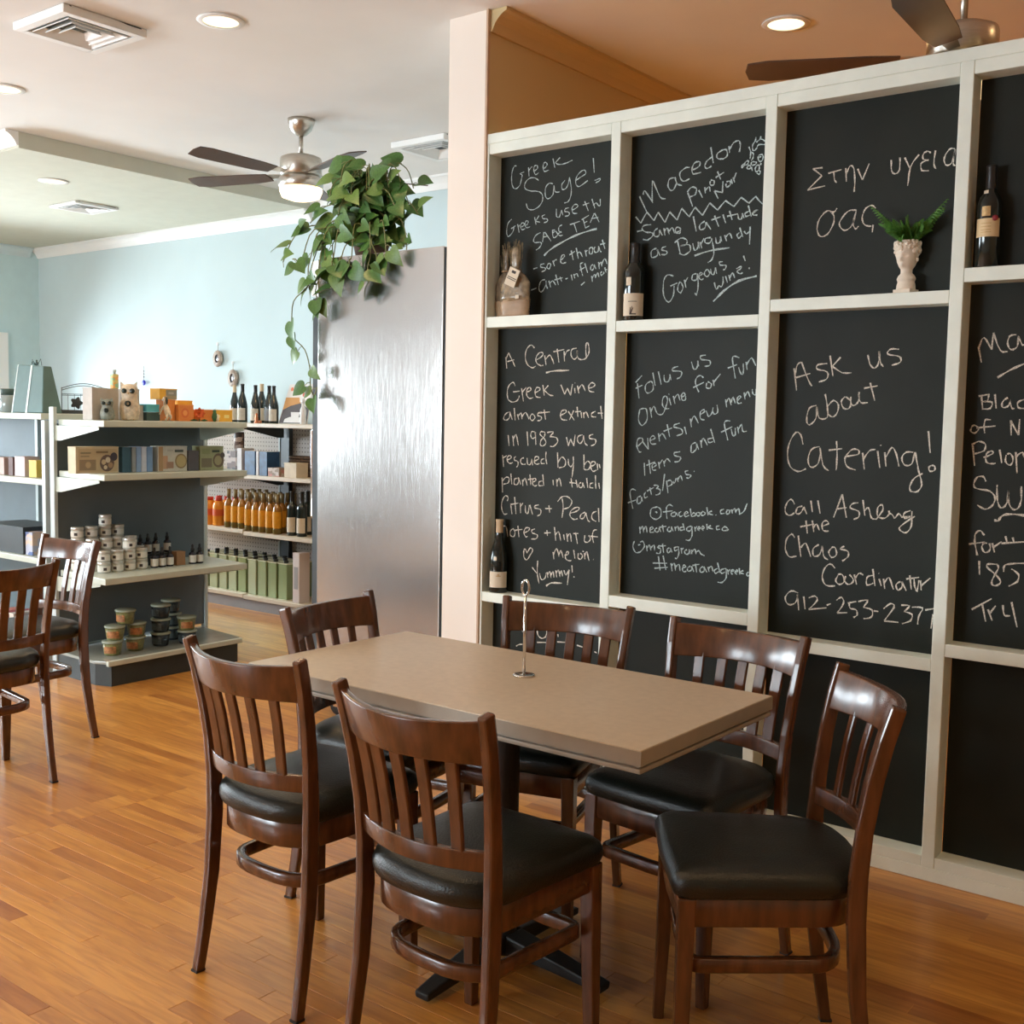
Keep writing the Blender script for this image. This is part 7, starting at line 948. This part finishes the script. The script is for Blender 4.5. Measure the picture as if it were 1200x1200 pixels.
# tubs on the base deck
M_tubc = mat('tub_green_mix', K(120, 118, 72), .3, var=.45, scale=60); M_tubd = mat('tub_dark_olive', K(44, 52, 56), .25, var=.4, scale=60); M_tl = mat('tub_clear_lid', K(150, 158, 140), .25, var=.05)
def tub_proto(m, nm, grp):
    t = empty('tub', (0, 0, 0), 0, 'x', 'tub', grp)
    MB().lathe([(.040, 0), (.043, .003), (.052, .066), (0, .066)], n=20).build('body', m, t)
    MB().lathe([(.055, .0665), (.0565, .069), (.0565, .076), (.052, .0785), (0, .0785)], n=20).build('lid', M_tl, t)
    arc_label(.0490, .014, .056, -1.3, .1, 6).build('label', mat('tub_print', K(168, 112, 66), .5, var=.5, scale=55) if nm == 'a' else mat('tub_print_dark', K(72, 84, 84), .5, var=.5, scale=55), t)
    return t
ta = tub_proto(M_tubc, 'a', 'plastic tubs on the bottom shelf'); tdk = tub_proto(M_tubd, 'b', 'plastic tubs on the bottom shelf')
fa = fd = True; zt = .1355
for x, y, z, dark, lb in ((-5.41, 3.452, 0, 0, 'green and orange tub, bottom left of the tub pyramid'), (-5.43, 3.606, 0, 0, 'green and orange tub, bottom right of the tub pyramid'), (-5.42, 3.475, 1, 0, 'green and orange tub, left tub of the middle level'),
        (-5.43, 3.615, 1, 0, 'yellow green tub, right tub of the middle level'), (-5.43, 3.548, 2, 0, 'reddish green tub on top of the tub pyramid'),
        (-5.435, 3.775, 0, 1, 'dark olive tub at the bottom of the three-high dark stack'), (-5.435, 3.777, 1, 1, 'dark olive tub in the middle of the three-high dark stack'), (-5.44, 3.782, 2, 1, 'dark olive tub on top of the three-high dark stack'),
        (-5.545, 3.925, 0, 1, 'dark tub at the bottom of the back right stack'), (-5.545, 3.928, 1, 1, 'dark tub in the middle of the back right stack'), (-5.545, 3.922, 2, 1, 'dark tub on top of the back right stack'), (-5.385, 3.918, 0, 1, 'dark tub under the front right tub'), (-5.385, 3.915, 1, 0, 'pale lidded tub at the front right of the bottom shelf')):
    src = tdk if dark else ta
    if (dark and fd) or (not dark and fa): o = src
    else: o = dup(src)
    if dark: fd = False
    else: fa = False
    o.location = (x, y, zt+z*.0790); o['label'] = lb; o.rotation_euler = (0, 0, R.uniform(-1, .2))
# --- left unit goods
t = empty('gift_bag', (-6.06, 3.405, 1.4385), 0, 'large dark green gift bag with ribbon and bow', 'bag')
M_bag = mat('green_grey_paper', K(78, 104, 100), .6, var=.08, scale=12)
MB().add([(-.17, -.06, 0), (.16, -.06, 0), (.16, .06, 0), (-.17, .06, 0), (-.155, -.025, .275), (.115, -.025, .262), (.115, .025, .262), (-.155, .025, .275)], [(0, 3, 2, 1), (4, 5, 6, 7), (0, 1, 5, 4), (1, 2, 6, 5), (2, 3, 7, 6), (3, 0, 4, 7)]).build('body', M_bag, t, bevel=.004)
M_rib = mat('silver_ribbon', K(196, 206, 200), .35, var=.1)
MB().add([(-.02, -.0615, 0), (-.002, -.0615, 0), (.004, -.0265, .269), (-.014, -.0265, .270)], [(0, 1, 2, 3)]).build('ribbon', M_rib, t)
MB().add([(-.171, -.061, 0), (-.160, -.061, 0), (-.147, -.026, .275), (-.156, -.026, .275)], [(0, 1, 2, 3)]).build('ribbon', M_rib, t)
mb = MB()
for s in (-1, 1):
    mb.tube([(0, 0, .270), (s*.02, -.01, .292), (s*.03, -.01, .282), (s*.012, 0, .272)], .003, 6)
    mb.tube([(s*.01, 0, .27), (s*.045, 0, .305), (s*.055, 0, .268)], .0015, 5)
mb.tube([(0, 0, .27), (.002, 0, .30)], .006, 6); mb.build('bow', M_dkg, t)
def jar2(x, y, r, h, m, lm, lb):
    t = empty('storage_jar', (x, y, 1.4385), 0, lb, 'jar'); MB().lathe([(0, 0), (r*.9, 0), (r, .005), (r, h*.68), (r*.8, h*.74), (0, h*.74)], n=18).build('glass', m, t); MB().lathe([(r*.86, h*.74), (r*.88, h), (0, h)], n=18).build('lid', lm, t); return t
M_clr = mat('clear_jar_glass', (.45, .52, .52, 1), .1, spec=.7, trans=.4)
jar2(-6.37, 3.40, .045, .138, M_clr, M_dkg, 'clear jar with dark lid left of the green gift bag')
jar2(-6.285, 3.53, .045, .130, M_clr, M_lid, 'clear jar with pale lid right behind the dark lidded jar')
jar2(-6.50, 3.42, .055, .085, M_greyc, M_lid, 'squat grey jar at the left edge of the top shelf')
z = 1.0765
for i, (x, w_, h_, c, lb) in enumerate(((-6.53, .10, .10, (110, 130, 136), 'small slate blue carton at the left picture edge'), (-6.40, .11, .10, (196, 170, 160), 'small pale pink carton, second on the left unit'), (-6.27, .05, .105, (104, 76, 70), 'slim dark brown carton next to the whitish pink one'),
    (-6.17, .11, .112, (206, 188, 190), 'whitish pink carton on the second shelf of the left unit'), (-6.03, .08, .096, (214, 190, 92), 'yellow framed carton nearest the shelf corner'))):
    carton((x, 3.40, z), w_, .09, h_, cm('left_carton_%d' % i, c), lb)
carton((-6.03, 3.3535, z+.012), .045, .003, .072, M_dk, 'dark window insert on the yellow carton', flap=False) if False else None
t = carton((-6.32, 3.46, .6325), .44, .26, .155, M_dk, 'large black box lying on the third shelf of the left unit', flap=True)
carton((-6.055, 3.40, .6325), .075, .12, .130, printed('blue_white_pack', K(180, 184, 200), [K(90, 110, 160), K(214, 190, 170)], 26, 3), 'blue and white package right of the large black box')
z = .1355
for i, (x, w_, h_, c, lb) in enumerate(((-6.50, .10, .12, (186, 120, 110), 'red and white carton on the bottom deck, leftmost'), (-6.36, .05, .13, (150, 60, 66), 'slim red book on the bottom deck'), (-6.30, .05, .13, (200, 190, 180), 'slim white book on the bottom deck'), (-6.12, .12, .12, (110, 130, 170), 'blue and white carton on the bottom deck'))):
    carton((x, 3.44, z), w_, .16, h_, cm('deck_carton_%d' % i, c), lb)

# ---------------------------------------------------------------- wall shelving with bottles
M_peg = NT('pegboard'); p = M_peg.p; p.inputs['Roughness'].default_value = .7
tc = M_peg.n('ShaderNodeTexCoord'); mp = M_peg.n('ShaderNodeMapping'); mp.inputs['Scale'].default_value = (31, 1, 31)
fr_ = M_peg.n('ShaderNodeVectorMath', operation='FRACTION'); sb = M_peg.n('ShaderNodeVectorMath', operation='SUBTRACT'); sb.inputs[1].default_value = (.5, 0, .5)
ml = M_peg.n('ShaderNodeVectorMath', operation='MULTIPLY'); ml.inputs[1].default_value = (1, 0, 1); ln = M_peg.n('ShaderNodeVectorMath', operation='LENGTH'); lt = M_peg.n('ShaderNodeMath', operation='LESS_THAN'); lt.inputs[1].default_value = .17
M_peg.l(tc.outputs['Object'], mp.inputs[0]); M_peg.l(mp.outputs[0], fr_.inputs[0]); M_peg.l(fr_.outputs[0], sb.inputs[0]); M_peg.l(sb.outputs[0], ml.inputs[0]); M_peg.l(ml.outputs[0], ln.inputs[0]); M_peg.l(ln.outputs['Value'], lt.inputs[0])
mx = M_peg.n('ShaderNodeMix', data_type='RGBA'); mx.inputs['A'].default_value = (.52, .46, .41, 1); mx.inputs['B'].default_value = (.12, .10, .09, 1)
M_peg.l(lt.outputs[0], mx.inputs['Factor']); M_peg.l(mx.outputs['Result'], p.inputs['Base Color']); M_peg = M_peg.m
M_wsh = mat('blond_shelf_edge', (.66, .58, .46, 1), .4, var=.06, scale=12); M_wgrey = mat('grey_metal', (.30, .30, .31, 1), .45, var=.06)
ws = empty('wall_shelf_unit', (0, 5.35, 0), 0, 'pegboard wall shelving with bottles between the grey unit and the cooler', 'shelf unit')
bx(-8.0, -5.2, .455, .47, .12, 1.36).build('pegboard', M_peg, ws)
for x in (-6.74, -7.95, -5.45):
    bx(x, x+.10, .415, .454, 0, 1.40).build('upright', M_dk, ws); bx(x-.012, x, .41, .454, .02, 1.36).build('upright_edge', M_upr, ws)
for a, b, zs in ((-8.0, -6.672, (1.392, 1.030, .600, .118)), (-6.668, -5.2, (1.392, 1.010, .588, .112))):
    for z in zs:
        if z > 1.3 and a < -7: a2 = -7.04
        else: a2 = a
        bx(a2, b, 0, .41, z-.03, z).build('shelf', M_wsh, ws, bevel=.003)
        MB().prism([(.02, z-.03), (.40, z-.03), (.40, z-.11), (.34, z-.11), (.02, z-.045)], b-.012, b-.008, 'x').build('bracket', M_dk, ws)
bx(-8.0, -5.2, .03, .45, 0, .0815).build('kick_plate', M_wgrey, ws)
zt = 1.3925
GB = 'wine bottles on the top wall shelf'
M_lab2 = mat('pale_grey_label', (.62, .58, .50, 1), .7, var=.06, scale=60); M_lab3 = mat('slate_label', (.30, .33, .36, 1), .7)
M_gl_g = mat('green_black_glass', (.015, .024, .022, 1), .1, spec=.7)
for i, (x, y, cap, lm, sc, lb) in enumerate(((-6.955, 5.50, M_caps_w, M_lab, .93, 'leftmost wine bottle, beige neck, half hidden by its neighbour'), (-6.775, 5.43, M_caps_k, M_lab2, .95, 'large front wine bottle with black neck, first of the front row'),
      (-6.735, 5.58, M_caps_w, M_lab, .97, 'beige necked wine bottle standing behind the first two black necks'), (-6.625, 5.43, M_caps_k, M_lab2, .92, 'front wine bottle with cream label, second of the front row'),
      (-6.53, 5.48, M_caps_k, M_lab3, .91, 'wine bottle with slate label behind the copper figure'), (-6.42, 5.43, M_caps_k, M_lab2, .90, 'rightmost front wine bottle, next to the coffee picture card'))):
    wine_bottle(BURG, (x, y, zt), lb, GB, cap, .245, (.02, .115), .45, sc, lm=lm, glass=M_gl_g, n=14)
M_copper = mat('copper_metal', K(205, 130, 92), .3, .6, var=.15)
t = empty('copper_figure', (-6.545, 5.375, zt), 0, 'tiny copper coloured figure at the shelf edge before the bottles', 'figurine')
MB().lathe([(.018, 0), (.018, .006), (.010, .02), (.014, .034), (.009, .05), (.011, .060), (.008, .070), (0, .075)], n=12).build('body', M_copper, t); MB().lathe([(.012, 0), (.012, .02), (0, .022)], (.028, .01, 0), 10).build('foot_cup', M_copper, t)
# coffee picture card
t = empty('picture_card', (-6.205, 5.42, zt), 0, 'standing picture card with a white coffee cup', 'sign')
MB().add([(-.155, 0, .002), (.15, 0, .002), (.15, .06, .285), (-.095, .06, .285), (-.155, .006, .002), (.15, .006, .002), (.15, .066, .285), (-.095, .066, .285)], [(0, 1, 2, 3), (7, 6, 5, 4), (0, 4, 5, 1), (1, 5, 6, 2), (2, 6, 7, 3), (3, 7, 4, 0)]).build('card', mat('card_white', K(216, 210, 204), .5), t)
def on_card(poly, m, nm, off=.0008):
    MB().add([(x, z*.2123-off-.0004, z) for x, z in poly], [tuple(range(len(poly)))]).build(nm, m, t)
on_card([(-.150, .004), (.148, .004), (.148, .11), (.05, .15), (-.05, .13), (-.128, .10)], mat('print_dark_brown', K(74, 66, 66), .5), 'coffee_picture', .0006)
on_card([(-.128, .10), (-.05, .13), (.05, .15), (.03, .19), (-.115, .19)], mat('print_amber', K(196, 140, 70), .5), 'amber_glow', .0006)
on_card([(-.10, .010), (.13, .010), (.12, .035), (.06, .050), (-.04, .050), (-.09, .035)], mat('print_white', K(222, 222, 222), .5), 'saucer', .0012)
on_card([(-.02, .035), (.05, .035), (.065, .085), (-.035, .085)], _M['print_white'], 'cup', .0018)
on_card([(.04, .16), (.148, .16), (.148, .28), (.04, .28)], _M['print_white'], 'text_block', .0010)
for cx, cz, cc in ((-.06, .25, (214, 120, 84)), (-.025, .25, (150, 120, 180)), (.075, .21, (200, 96, 70))): on_card([(cx+.015*math.cos(a), cz+.015*math.sin(a)) for a in [2*PI*i/10 for i in range(10)]], mat('print_%d' % cc[0], K(*cc), .5), 'emblem', .0022)
for z0 in (.262,): on_card([(.055, z0), (.14, z0), (.14, z0+.010), (.055, z0+.010)], mat('print_slate', K(110, 120, 130), .5), 'text_bar', .0022)
t = empty('white_bottle', (-6.07, 5.40, zt), 0, 'small white plastic bottle at the right end of the top wall shelf', 'bottle')
MB().lathe([(.02, 0), (.022, .004), (.022, .10), (.012, .125), (.010, .15), (0, .15)], n=12).build('body', mat('white_plastic', (.75, .75, .77, 1), .4), t); MB().lathe([(.013, .148), (.013, .18), (0, .182)], n=10).build('cap', mat('white_plastic', (.75, .75, .77, 1), .4), t)
# second shelf books and boxes
z = 1.0105
def book(x, w_, h_, d_, m, lb, z, y=5.42, page=True, group=None):
    t = empty('book', (x, y, z), 0, lb, 'book', group); bx(-w_/2, w_/2, -d_/2, d_/2, 0, h_).build('cover', m, t, bevel=.001)
    if page: bx(-w_/2+.004, w_/2-.004, -d_/2+.004, d_/2-.002, h_-.002, h_+.0006).build('pages', _M['card_white'], t)
    return t
M_bdk = printed('dark_picture_cover', K(52, 46, 48), [K(110, 90, 84), K(190, 176, 170)], 20, 4); M_blu = mat('blue_cover', K(44, 80, 120), .4, var=.35, scale=18)
book(-6.815, .105, .150, .12, M_bdk, 'dark picture book with white edges, leftmost on the second wall shelf', 1.0305)
book(-6.725, .055, .172, .12, mat('white_spine', K(210, 208, 210), .5, var=.08, scale=30), 'white spined book left of the two blue boxes', 1.0305 if False else 1.0305)
book(-6.605, .115, .176, .12, M_blu, 'wide dark blue box with two figures on it', z)
book(-6.52, .026, .176, .12, _M['white_spine'], 'thin white book between the two dark blue boxes', z)
book(-6.455, .085, .176, .12, M_blu, 'narrower dark blue box right of the thin white book', z)
carton((-6.345, 5.42, z), .125, .11, .062, printed('pink_white_pack', K(200, 186, 176), [K(190, 130, 120), K(150, 130, 110)], 30, 2), 'low pink and white package on the second wall shelf')
carton((-6.165, 5.42, z), .130, .11, .105, mat('cream_tin_box', K(214, 198, 172), .5, var=.08, scale=20), 'cream box at the right end of the second wall shelf')
t = empty('wicker_basket', (-6.25, 5.60, z), 0, 'dark wicker basket behind the cream box', 'basket'); mb = MB()
for j in range(7): mb.tube([((.14+.004*j)*math.cos(a), (.07+.002*j)*math.sin(a), .01+.021*j) for a in [2*PI*i/20 for i in range(20)]], .011, 5, closed=True)
mb.build('woven_side', mat('dark_wicker', K(96, 78, 64), .8, var=.4, scale=60), t); MB().lathe([(.14, 0), (.14, .008), (0, .008)], n=18, sy=.5).build('bottom', _M['dark_wicker'], t)
# third shelf: juice, oil, wine
M_juice = mat('orange_juice', K(232, 150, 50), .25, var=.08, scale=20); M_jr = mat('red_plastic_cap', K(206, 62, 44), .4); M_jlb = mat('orange_red_label', K(214, 96, 48), .5)
M_oil = mat('amber_oil_glass', K(168, 112, 30), .10, var=.06, scale=15, spec=.7); M_oill = mat('amber_label', K(226, 156, 34), .5, var=.1, scale=50); M_oilb = mat('olive_dark_glass', K(110, 92, 48), .12)
M_oilc = mat('olive_beige_capsule', K(142, 124, 84), .4, var=.1)
def juice():
    t = empty('juice_bottle', (0, 0, 0), 0, 'x', 'bottle', 'orange juice bottles with red caps')
    MB().lathe([(0, 0), (.042, 0), (.045, .005), (.045, .150), (.036, .178), (.024, .190), (0, .192)], n=14).build('body', M_juice, t); MB().lathe([(.025, .186), (.026, .215), (0, .217)], n=14).build('cap', M_jr, t)
    arc_label(.0455, .075, .125, -PI, PI, 14).build('label', M_jlb, t); return t
jb = juice(); first = True
for x, y, lb in ((-7.06, 5.43, 'orange juice bottle with red cap, right one of the front pair'), (-7.165, 5.43, 'orange juice bottle with red cap, left one of the front pair'), (-7.01, 5.55, 'orange juice bottle with red cap, right one of the second row'), (-7.11, 5.55, 'orange juice bottle with red cap, middle one of the second row'), (-7.21, 5.55, 'orange juice bottle with red cap, left one of the second row')):
    o = jb if first else dup(jb); first = False; o.location = (x, y, .6005); o['label'] = lb
OILP = [(0, 0), (.030, 0), (.034, .004), (.034, .165), (.030, .188), (.018, .208), (.0125, .220), (.0125, .268), (0, .268)]
def oil():
    t = empty('oil_bottle', (0, 0, 0), .45, 'x', 'bottle', 'amber oil bottles on the third wall shelf')
    MB().lathe(OILP, n=14).build('glass', M_oil, t); MB().lathe([(.0145, .222), (.0155, .290), (0, .291)], n=12).build('capsule', M_oilc, t)
    MB().lathe([(.0342, .003), (.0346, .006), (.0346, .038), (.0342, .041)], n=14).build('dark_foot', M_oilb, t)
    arc_label(.0345, .046, .165, -PI/2-1.35, -PI/2+1.35, 7).build('label', M_oill, t); return t
ob = oil(); first = True
for r_ in range(3):
    for i in range(8):
        x = -6.905+.0795*i+.035*r_; y = 5.405+.085*r_
        if r_ and i == 7: continue
        o = ob if first else dup(ob); first = False
        o.location = (x, y, (.6005 if x < -6.672 else .5885)); o['label'] = 'amber oil bottle, %s from the left, %s row' % (ORD[i], rown[r_])
for x, y, lb in ((-6.215, 5.43, 'dark wine bottle right of the amber oil bottles'), (-6.11, 5.43, 'dark wine bottle beside the cooler edge'), (-6.18, 5.55, 'dark wine bottle behind the two wine bottles on the third wall shelf')):
    wine_bottle(BORD, (x, y, .5885), lb, 'dark wine bottles on the third wall shelf', M_caps_k, .24, (.025, .13), .45, 1.02, lm=M_lab, glass=M_gl_g, n=14)
# tins
M_tin = NT('green_tin'); p = M_tin.p; p.inputs['Roughness'].default_value = .22; p.inputs['Metallic'].default_value = .35
oi = M_tin.n('ShaderNodeObjectInfo'); rp = M_tin.n('ShaderNodeValToRGB'); rp.color_ramp.elements[0].color = K(128, 146, 92); rp.color_ramp.elements[1].color = K(176, 188, 156); M_tin.l(oi.outputs['Random'], rp.inputs[0]); M_tin.l(rp.outputs[0], p.inputs['Base Color']); M_tin = M_tin.m
M_tinrim = mat('tin_rim_cream', K(206, 206, 176), .35, .3)
def tin():
    t = empty('oil_tin', (0, 0, 0), 0, 'x', 'tin', 'green rectangular oil tins on the bottom wall shelf')
    bx(-.047, .047, -.035, .035, .004, .262).build('body', M_tin, t, bevel=.004)
    mb = MB().box(-.049, .049, -.037, .037, 0, .005).box(-.049, .049, -.037, .037, .261, .267); mb.build('rims', M_tinrim, t)
    MB().lathe([(.017, .267), (.018, .283), (.014, .285), (0, .285)], n=12).build('cap', M_plainblack, t); return t
tn = tin(); first = True
for r_ in range(3):
    for i in range(9):
        x = -7.195+.1145*i
        o = tn if first else dup(tn); first = False
        o.location = (x, 5.43+.09*r_, .1185 if x < -6.672 else .1125)
        if -6.73 < x < -6.66: o.location.x = -6.73
        o['label'] = 'green oil tin, %s from the left, %s row' % (ORD[i], rown[r_])
t = carton((-6.105, 5.42, .1125), .07, .10, .36, mat('white_panel', K(216, 206, 204), .5), 'tall whitish carton right of the green tins')
bx(-.02, .022, -.0515, -.0508, .10, .26).build('grey_print', mat('grey_print', K(160, 158, 160), .6), t)
# ---------------------------------------------------------------- wall ornaments
M_ornw = mat('woven_frame', K(168, 152, 138), .6, var=.3, scale=60); M_orns = mat('silver_centre', K(205, 205, 212), .25, .7)
for x, z, r_, lb in ((-7.583, 1.905, .055, 'round hanging ornament with silver centre, upper left one'), (-7.39, 1.745, .058, 'round hanging ornament with silver centre, lower right one')):
    t = empty('hanging_ornament', (x, YB-.022, z), 0, lb, 'ornament', 'two round hanging ornaments on the blue wall')
    MB().lathe([(r_*.55, -.006), (r_*.9, -.012), (r_, 0), (r_*.98, .010), (r_*.5, .012)], n=28, axis='y', sy=1.22, caps=False).build('rim', M_ornw, t)
    MB().lathe([(0, -.014), (r_*.35, -.012), (r_*.60, -.006), (r_*.60, .004), (0, .006)], n=20, axis='y', sy=1.2).build('centre', M_orns, t)
    MB().tube([(0, 0, r_*1.2), (0, 0, r_*1.2+.045)], .0025, 6).build('cord', M_ornw, t)
    MB().lathe([(0, -.006), (.012, -.004), (.012, .004), (0, .006)], (0, 0, r_*1.2+.055), 12, axis='y').build('hook', M_trimw, t)
t = empty('eye_pendant', (-8.615, YB-.02, 1.715), 0, 'hanging blue glass eye pendant on the pale wall', 'ornament')
MB().lathe([(0, -.008), (.020, -.006), (.024, 0), (.020, .006), (0, .008)], n=18, axis='y').build('blue_disc', mat('cobalt_glass', K(60, 66, 190), .15), t)
MB().lathe([(0, -.010), (.009, -.009), (.009, -.004), (0, -.004)], n=12, axis='y').build('white_iris', M_plaster, t)
mb = MB().tube([(0, 0, .024), (0, 0, .145)], .0018, 5)
for zz in (.05, .075, .10): mb.lathe([(0, -.010), (.008, 0), (0, .010)], (0, 0, zz), 8)
mb.build('bead_string', M_wgrey, t)

# ---------------------------------------------------------------- ceiling fittings
M_emit = mat('lamp_lens', (1, .9, .7, 1), .5, emit=(1.0, .80, .50, 1), estr=1.9)
M_bowl = mat('lit_glass_bowl', (1, .9, .75, 1), .3, emit=(1.0, .70, .36, 1), estr=2.4)
def can(x, y, z, lb, watts=LAMP_W):
    t = empty('recessed_light', (x, y, z-.001), 0, lb, 'ceiling light', 'recessed ceiling lights')
    MB().lathe([(.072, 0), (.096, 0), (.098, -.003), (.094, -.006), (.074, -.007)], n=28, caps=False).build('trim_ring', M_trimw, t)
    MB().lathe([(0, -.0035), (.0735, -.0035), (.0735, -.001), (0, -.001)], n=28).build('lens', M_emit, t)
    d = bpy.data.lights.new('lamp', 'SPOT'); d.energy = watts; d.color = LAMP_COL; d.spot_size = math.radians(150); d.spot_blend = .9; d.shadow_soft_size = .07
    o = bpy.data.objects.new('lamp', d); C.objects.link(o); o.location = (x, y, z-.03)
can(-3.958, 3.060, ZC, 'lit recessed ceiling light at the top of the left half')
can(-5.690, 3.050, ZC, 'lit recessed ceiling light at the left edge of the picture')
can(-2.050, 4.414, ZC, 'lit recessed ceiling light above the chalkboards', LAMP_W*6)
can(-7.190, 4.180, ZL, 'lit recessed ceiling light in the lowered ceiling part', LAMP_W*.5)
for x, y, lb in ((-2.2, 1.35, 'recessed ceiling light above the near side of the dining table'), (-.45, 1.35, 'recessed ceiling light above the right chair'), (-3.96, 1.35, 'recessed ceiling light over the open floor'), (-.35, 4.41, 'second recessed light in the room behind the chalkboards'), (-2.2, -.6, 'recessed ceiling light behind the camera'), (1.3, 1.35, 'recessed ceiling light over the right part of the room')):
    can(x, y, ZC, lb, LAMP_W*(6 if y > 4 else 1))
def vent(x, y, z, s, lb, rz=0, drop=.035):
    t = empty('ceiling_vent', (x, y, z), rz, lb, 'vent', 'square ceiling vents')
    h = s/2
    MB().box(-h+.002, h-.002, -h+.002, h-.002, -.006, -.001).build('backing', M_dk, t)
    f_ = MB(); w_ = .04
    f_.box(-h, h, -h, -h+w_, -drop, -.0005); f_.box(-h, h, h-w_, h, -drop, -.0005); f_.box(-h, -h+w_, -h+w_, h-w_, -drop, -.0005); f_.box(h-w_, h, -h+w_, h-w_, -drop, -.0005)
    f_.build('frame', M_trimw, t, bevel=.003)
    for k_ in range(3):
        a = h-.055-k_*.038
        if a < .02: break
        P = [(-a, -a), (a, -a), (a, a), (-a, a)]; b_ = a-.022; Q = [(-b_, -b_), (b_, -b_), (b_, b_), (-b_, b_)]
        vs = [(p[0], p[1], -drop) for p in P]+[(p[0], p[1], -.010) for p in Q]+[(p[0]*.98, p[1]*.98, -drop-.002) for p in P]+[(p[0]*.98, p[1]*.98, -.012) for p in Q]
        fs = []
        for i in range(4):
            j = (i+1) % 4; fs += [(i, j, 4+j, 4+i), (8+j, 8+i, 12+i, 12+j), (i, 8+i, 8+j, j), (4+j, 12+j, 12+i, 4+i)]
        MB().add(vs, fs).build('louvre', M_trimw, t)
    return t
vent(-4.51, 2.755, ZC, .39, 'white square ceiling vent at the top left')
vent(-4.60, 5.17, ZC, .42, 'white square ceiling vent left of the post')
vent(-7.87, 4.82, ZL, .36, 'white square ceiling vent in the lowered ceiling part', drop=.02)
M_blade = mat('dark_fan_blade', (.085, .05, .035, 1), .4, var=.15)
def fan(x, y, lb, ang, dr=0, watts=30):
    t = empty('ceiling_fan', (x, y, ZC), 0, lb, 'ceiling fan')
    MB().lathe([(0, 0), (.075, 0), (.074, -.02), (.060, -.055), (.032, -.085), (.014, -.092)], n=24).build('canopy', M_nickel, t)
    MB().lathe([(.0125, -.085), (.0125, -.20-dr)], n=12).build('downrod', M_nickel, t)
    MB().lathe([(.015, -.195), (.085, -.200), (.112, -.212), (.116, -.225), (.116, -.300), (.105, -.312)], n=32).build('motor_housing', M_nickel, t)
    MB().lathe([(.105, -.312), (.120, -.322), (.124, -.335), (.124, -.372), (.119, -.376)], n=32).build('light_ring', M_nickel, t)
    MB().lathe([(.118, -.374), (.119, -.392), (.105, -.425), (.06, -.440), (0, -.444)], n=32).build('glass_bowl', M_bowl, t)
    for k_ in range(5):
        a = math.radians(ang+72*k_)
        P = [(.20, -.045), (.30, -.060), (.64, -.070), (.71, -.056), (.72, 0), (.71, .050), (.64, .062), (.30, .052), (.20, .042)]
        b_ = MB().prism(P, -.003, .003).xf(Matrix.Rotation(a, 4, 'Z') @ Matrix.Translation((0, 0, -.305-dr)) @ Matrix.Rotation(math.radians(12), 4, 'X')).build('blade', M_blade, t, bevel=.0015)
        MB().prism([(.10, -.018), (.24, -.03), (.26, 0), (.24, .03), (.10, .018)], .003, .007).xf(Matrix.Rotation(a, 4, 'Z') @ Matrix.Translation((0, 0, -.305-dr)) @ Matrix.Rotation(math.radians(12), 4, 'X')).build('blade_arm', M_nickel, t)
    d = bpy.data.lights.new('lamp', 'SPOT'); d.energy = watts; d.color = LAMP_COL; d.spot_size = math.radians(168); d.spot_blend = .5; d.shadow_soft_size = .1
    o = bpy.data.objects.new('lamp', d); C.objects.link(o); o.location = (x, y, ZC-.50-dr)
    for ch in t.children:
        if ch.name.split('.')[0] in ('motor_housing', 'light_ring', 'glass_bowl'): ch.location.z -= dr
fan(-4.870, 4.310, 'brushed nickel ceiling fan with a lit bowl above the cooler', 54)
fan(-1.222, 4.02, 'brushed nickel ceiling fan cut off above the chalkboards', 59, .085, 110)

t = empty('patterned_tin', (-6.80, 5.42, 1.1815), 0, 'dark patterned tin standing on the dark picture book', 'tin')
MB().lathe([(.0, 0), (.038, 0), (.038, .125), (.036, .128), (.036, .140), (0, .142)], n=16).build('body', M_bdk, t)
MB().lathe([(.039, .002), (.0395, .004), (.0395, .008), (.039, .010)], n=16).build('rim', M_wgrey, t)
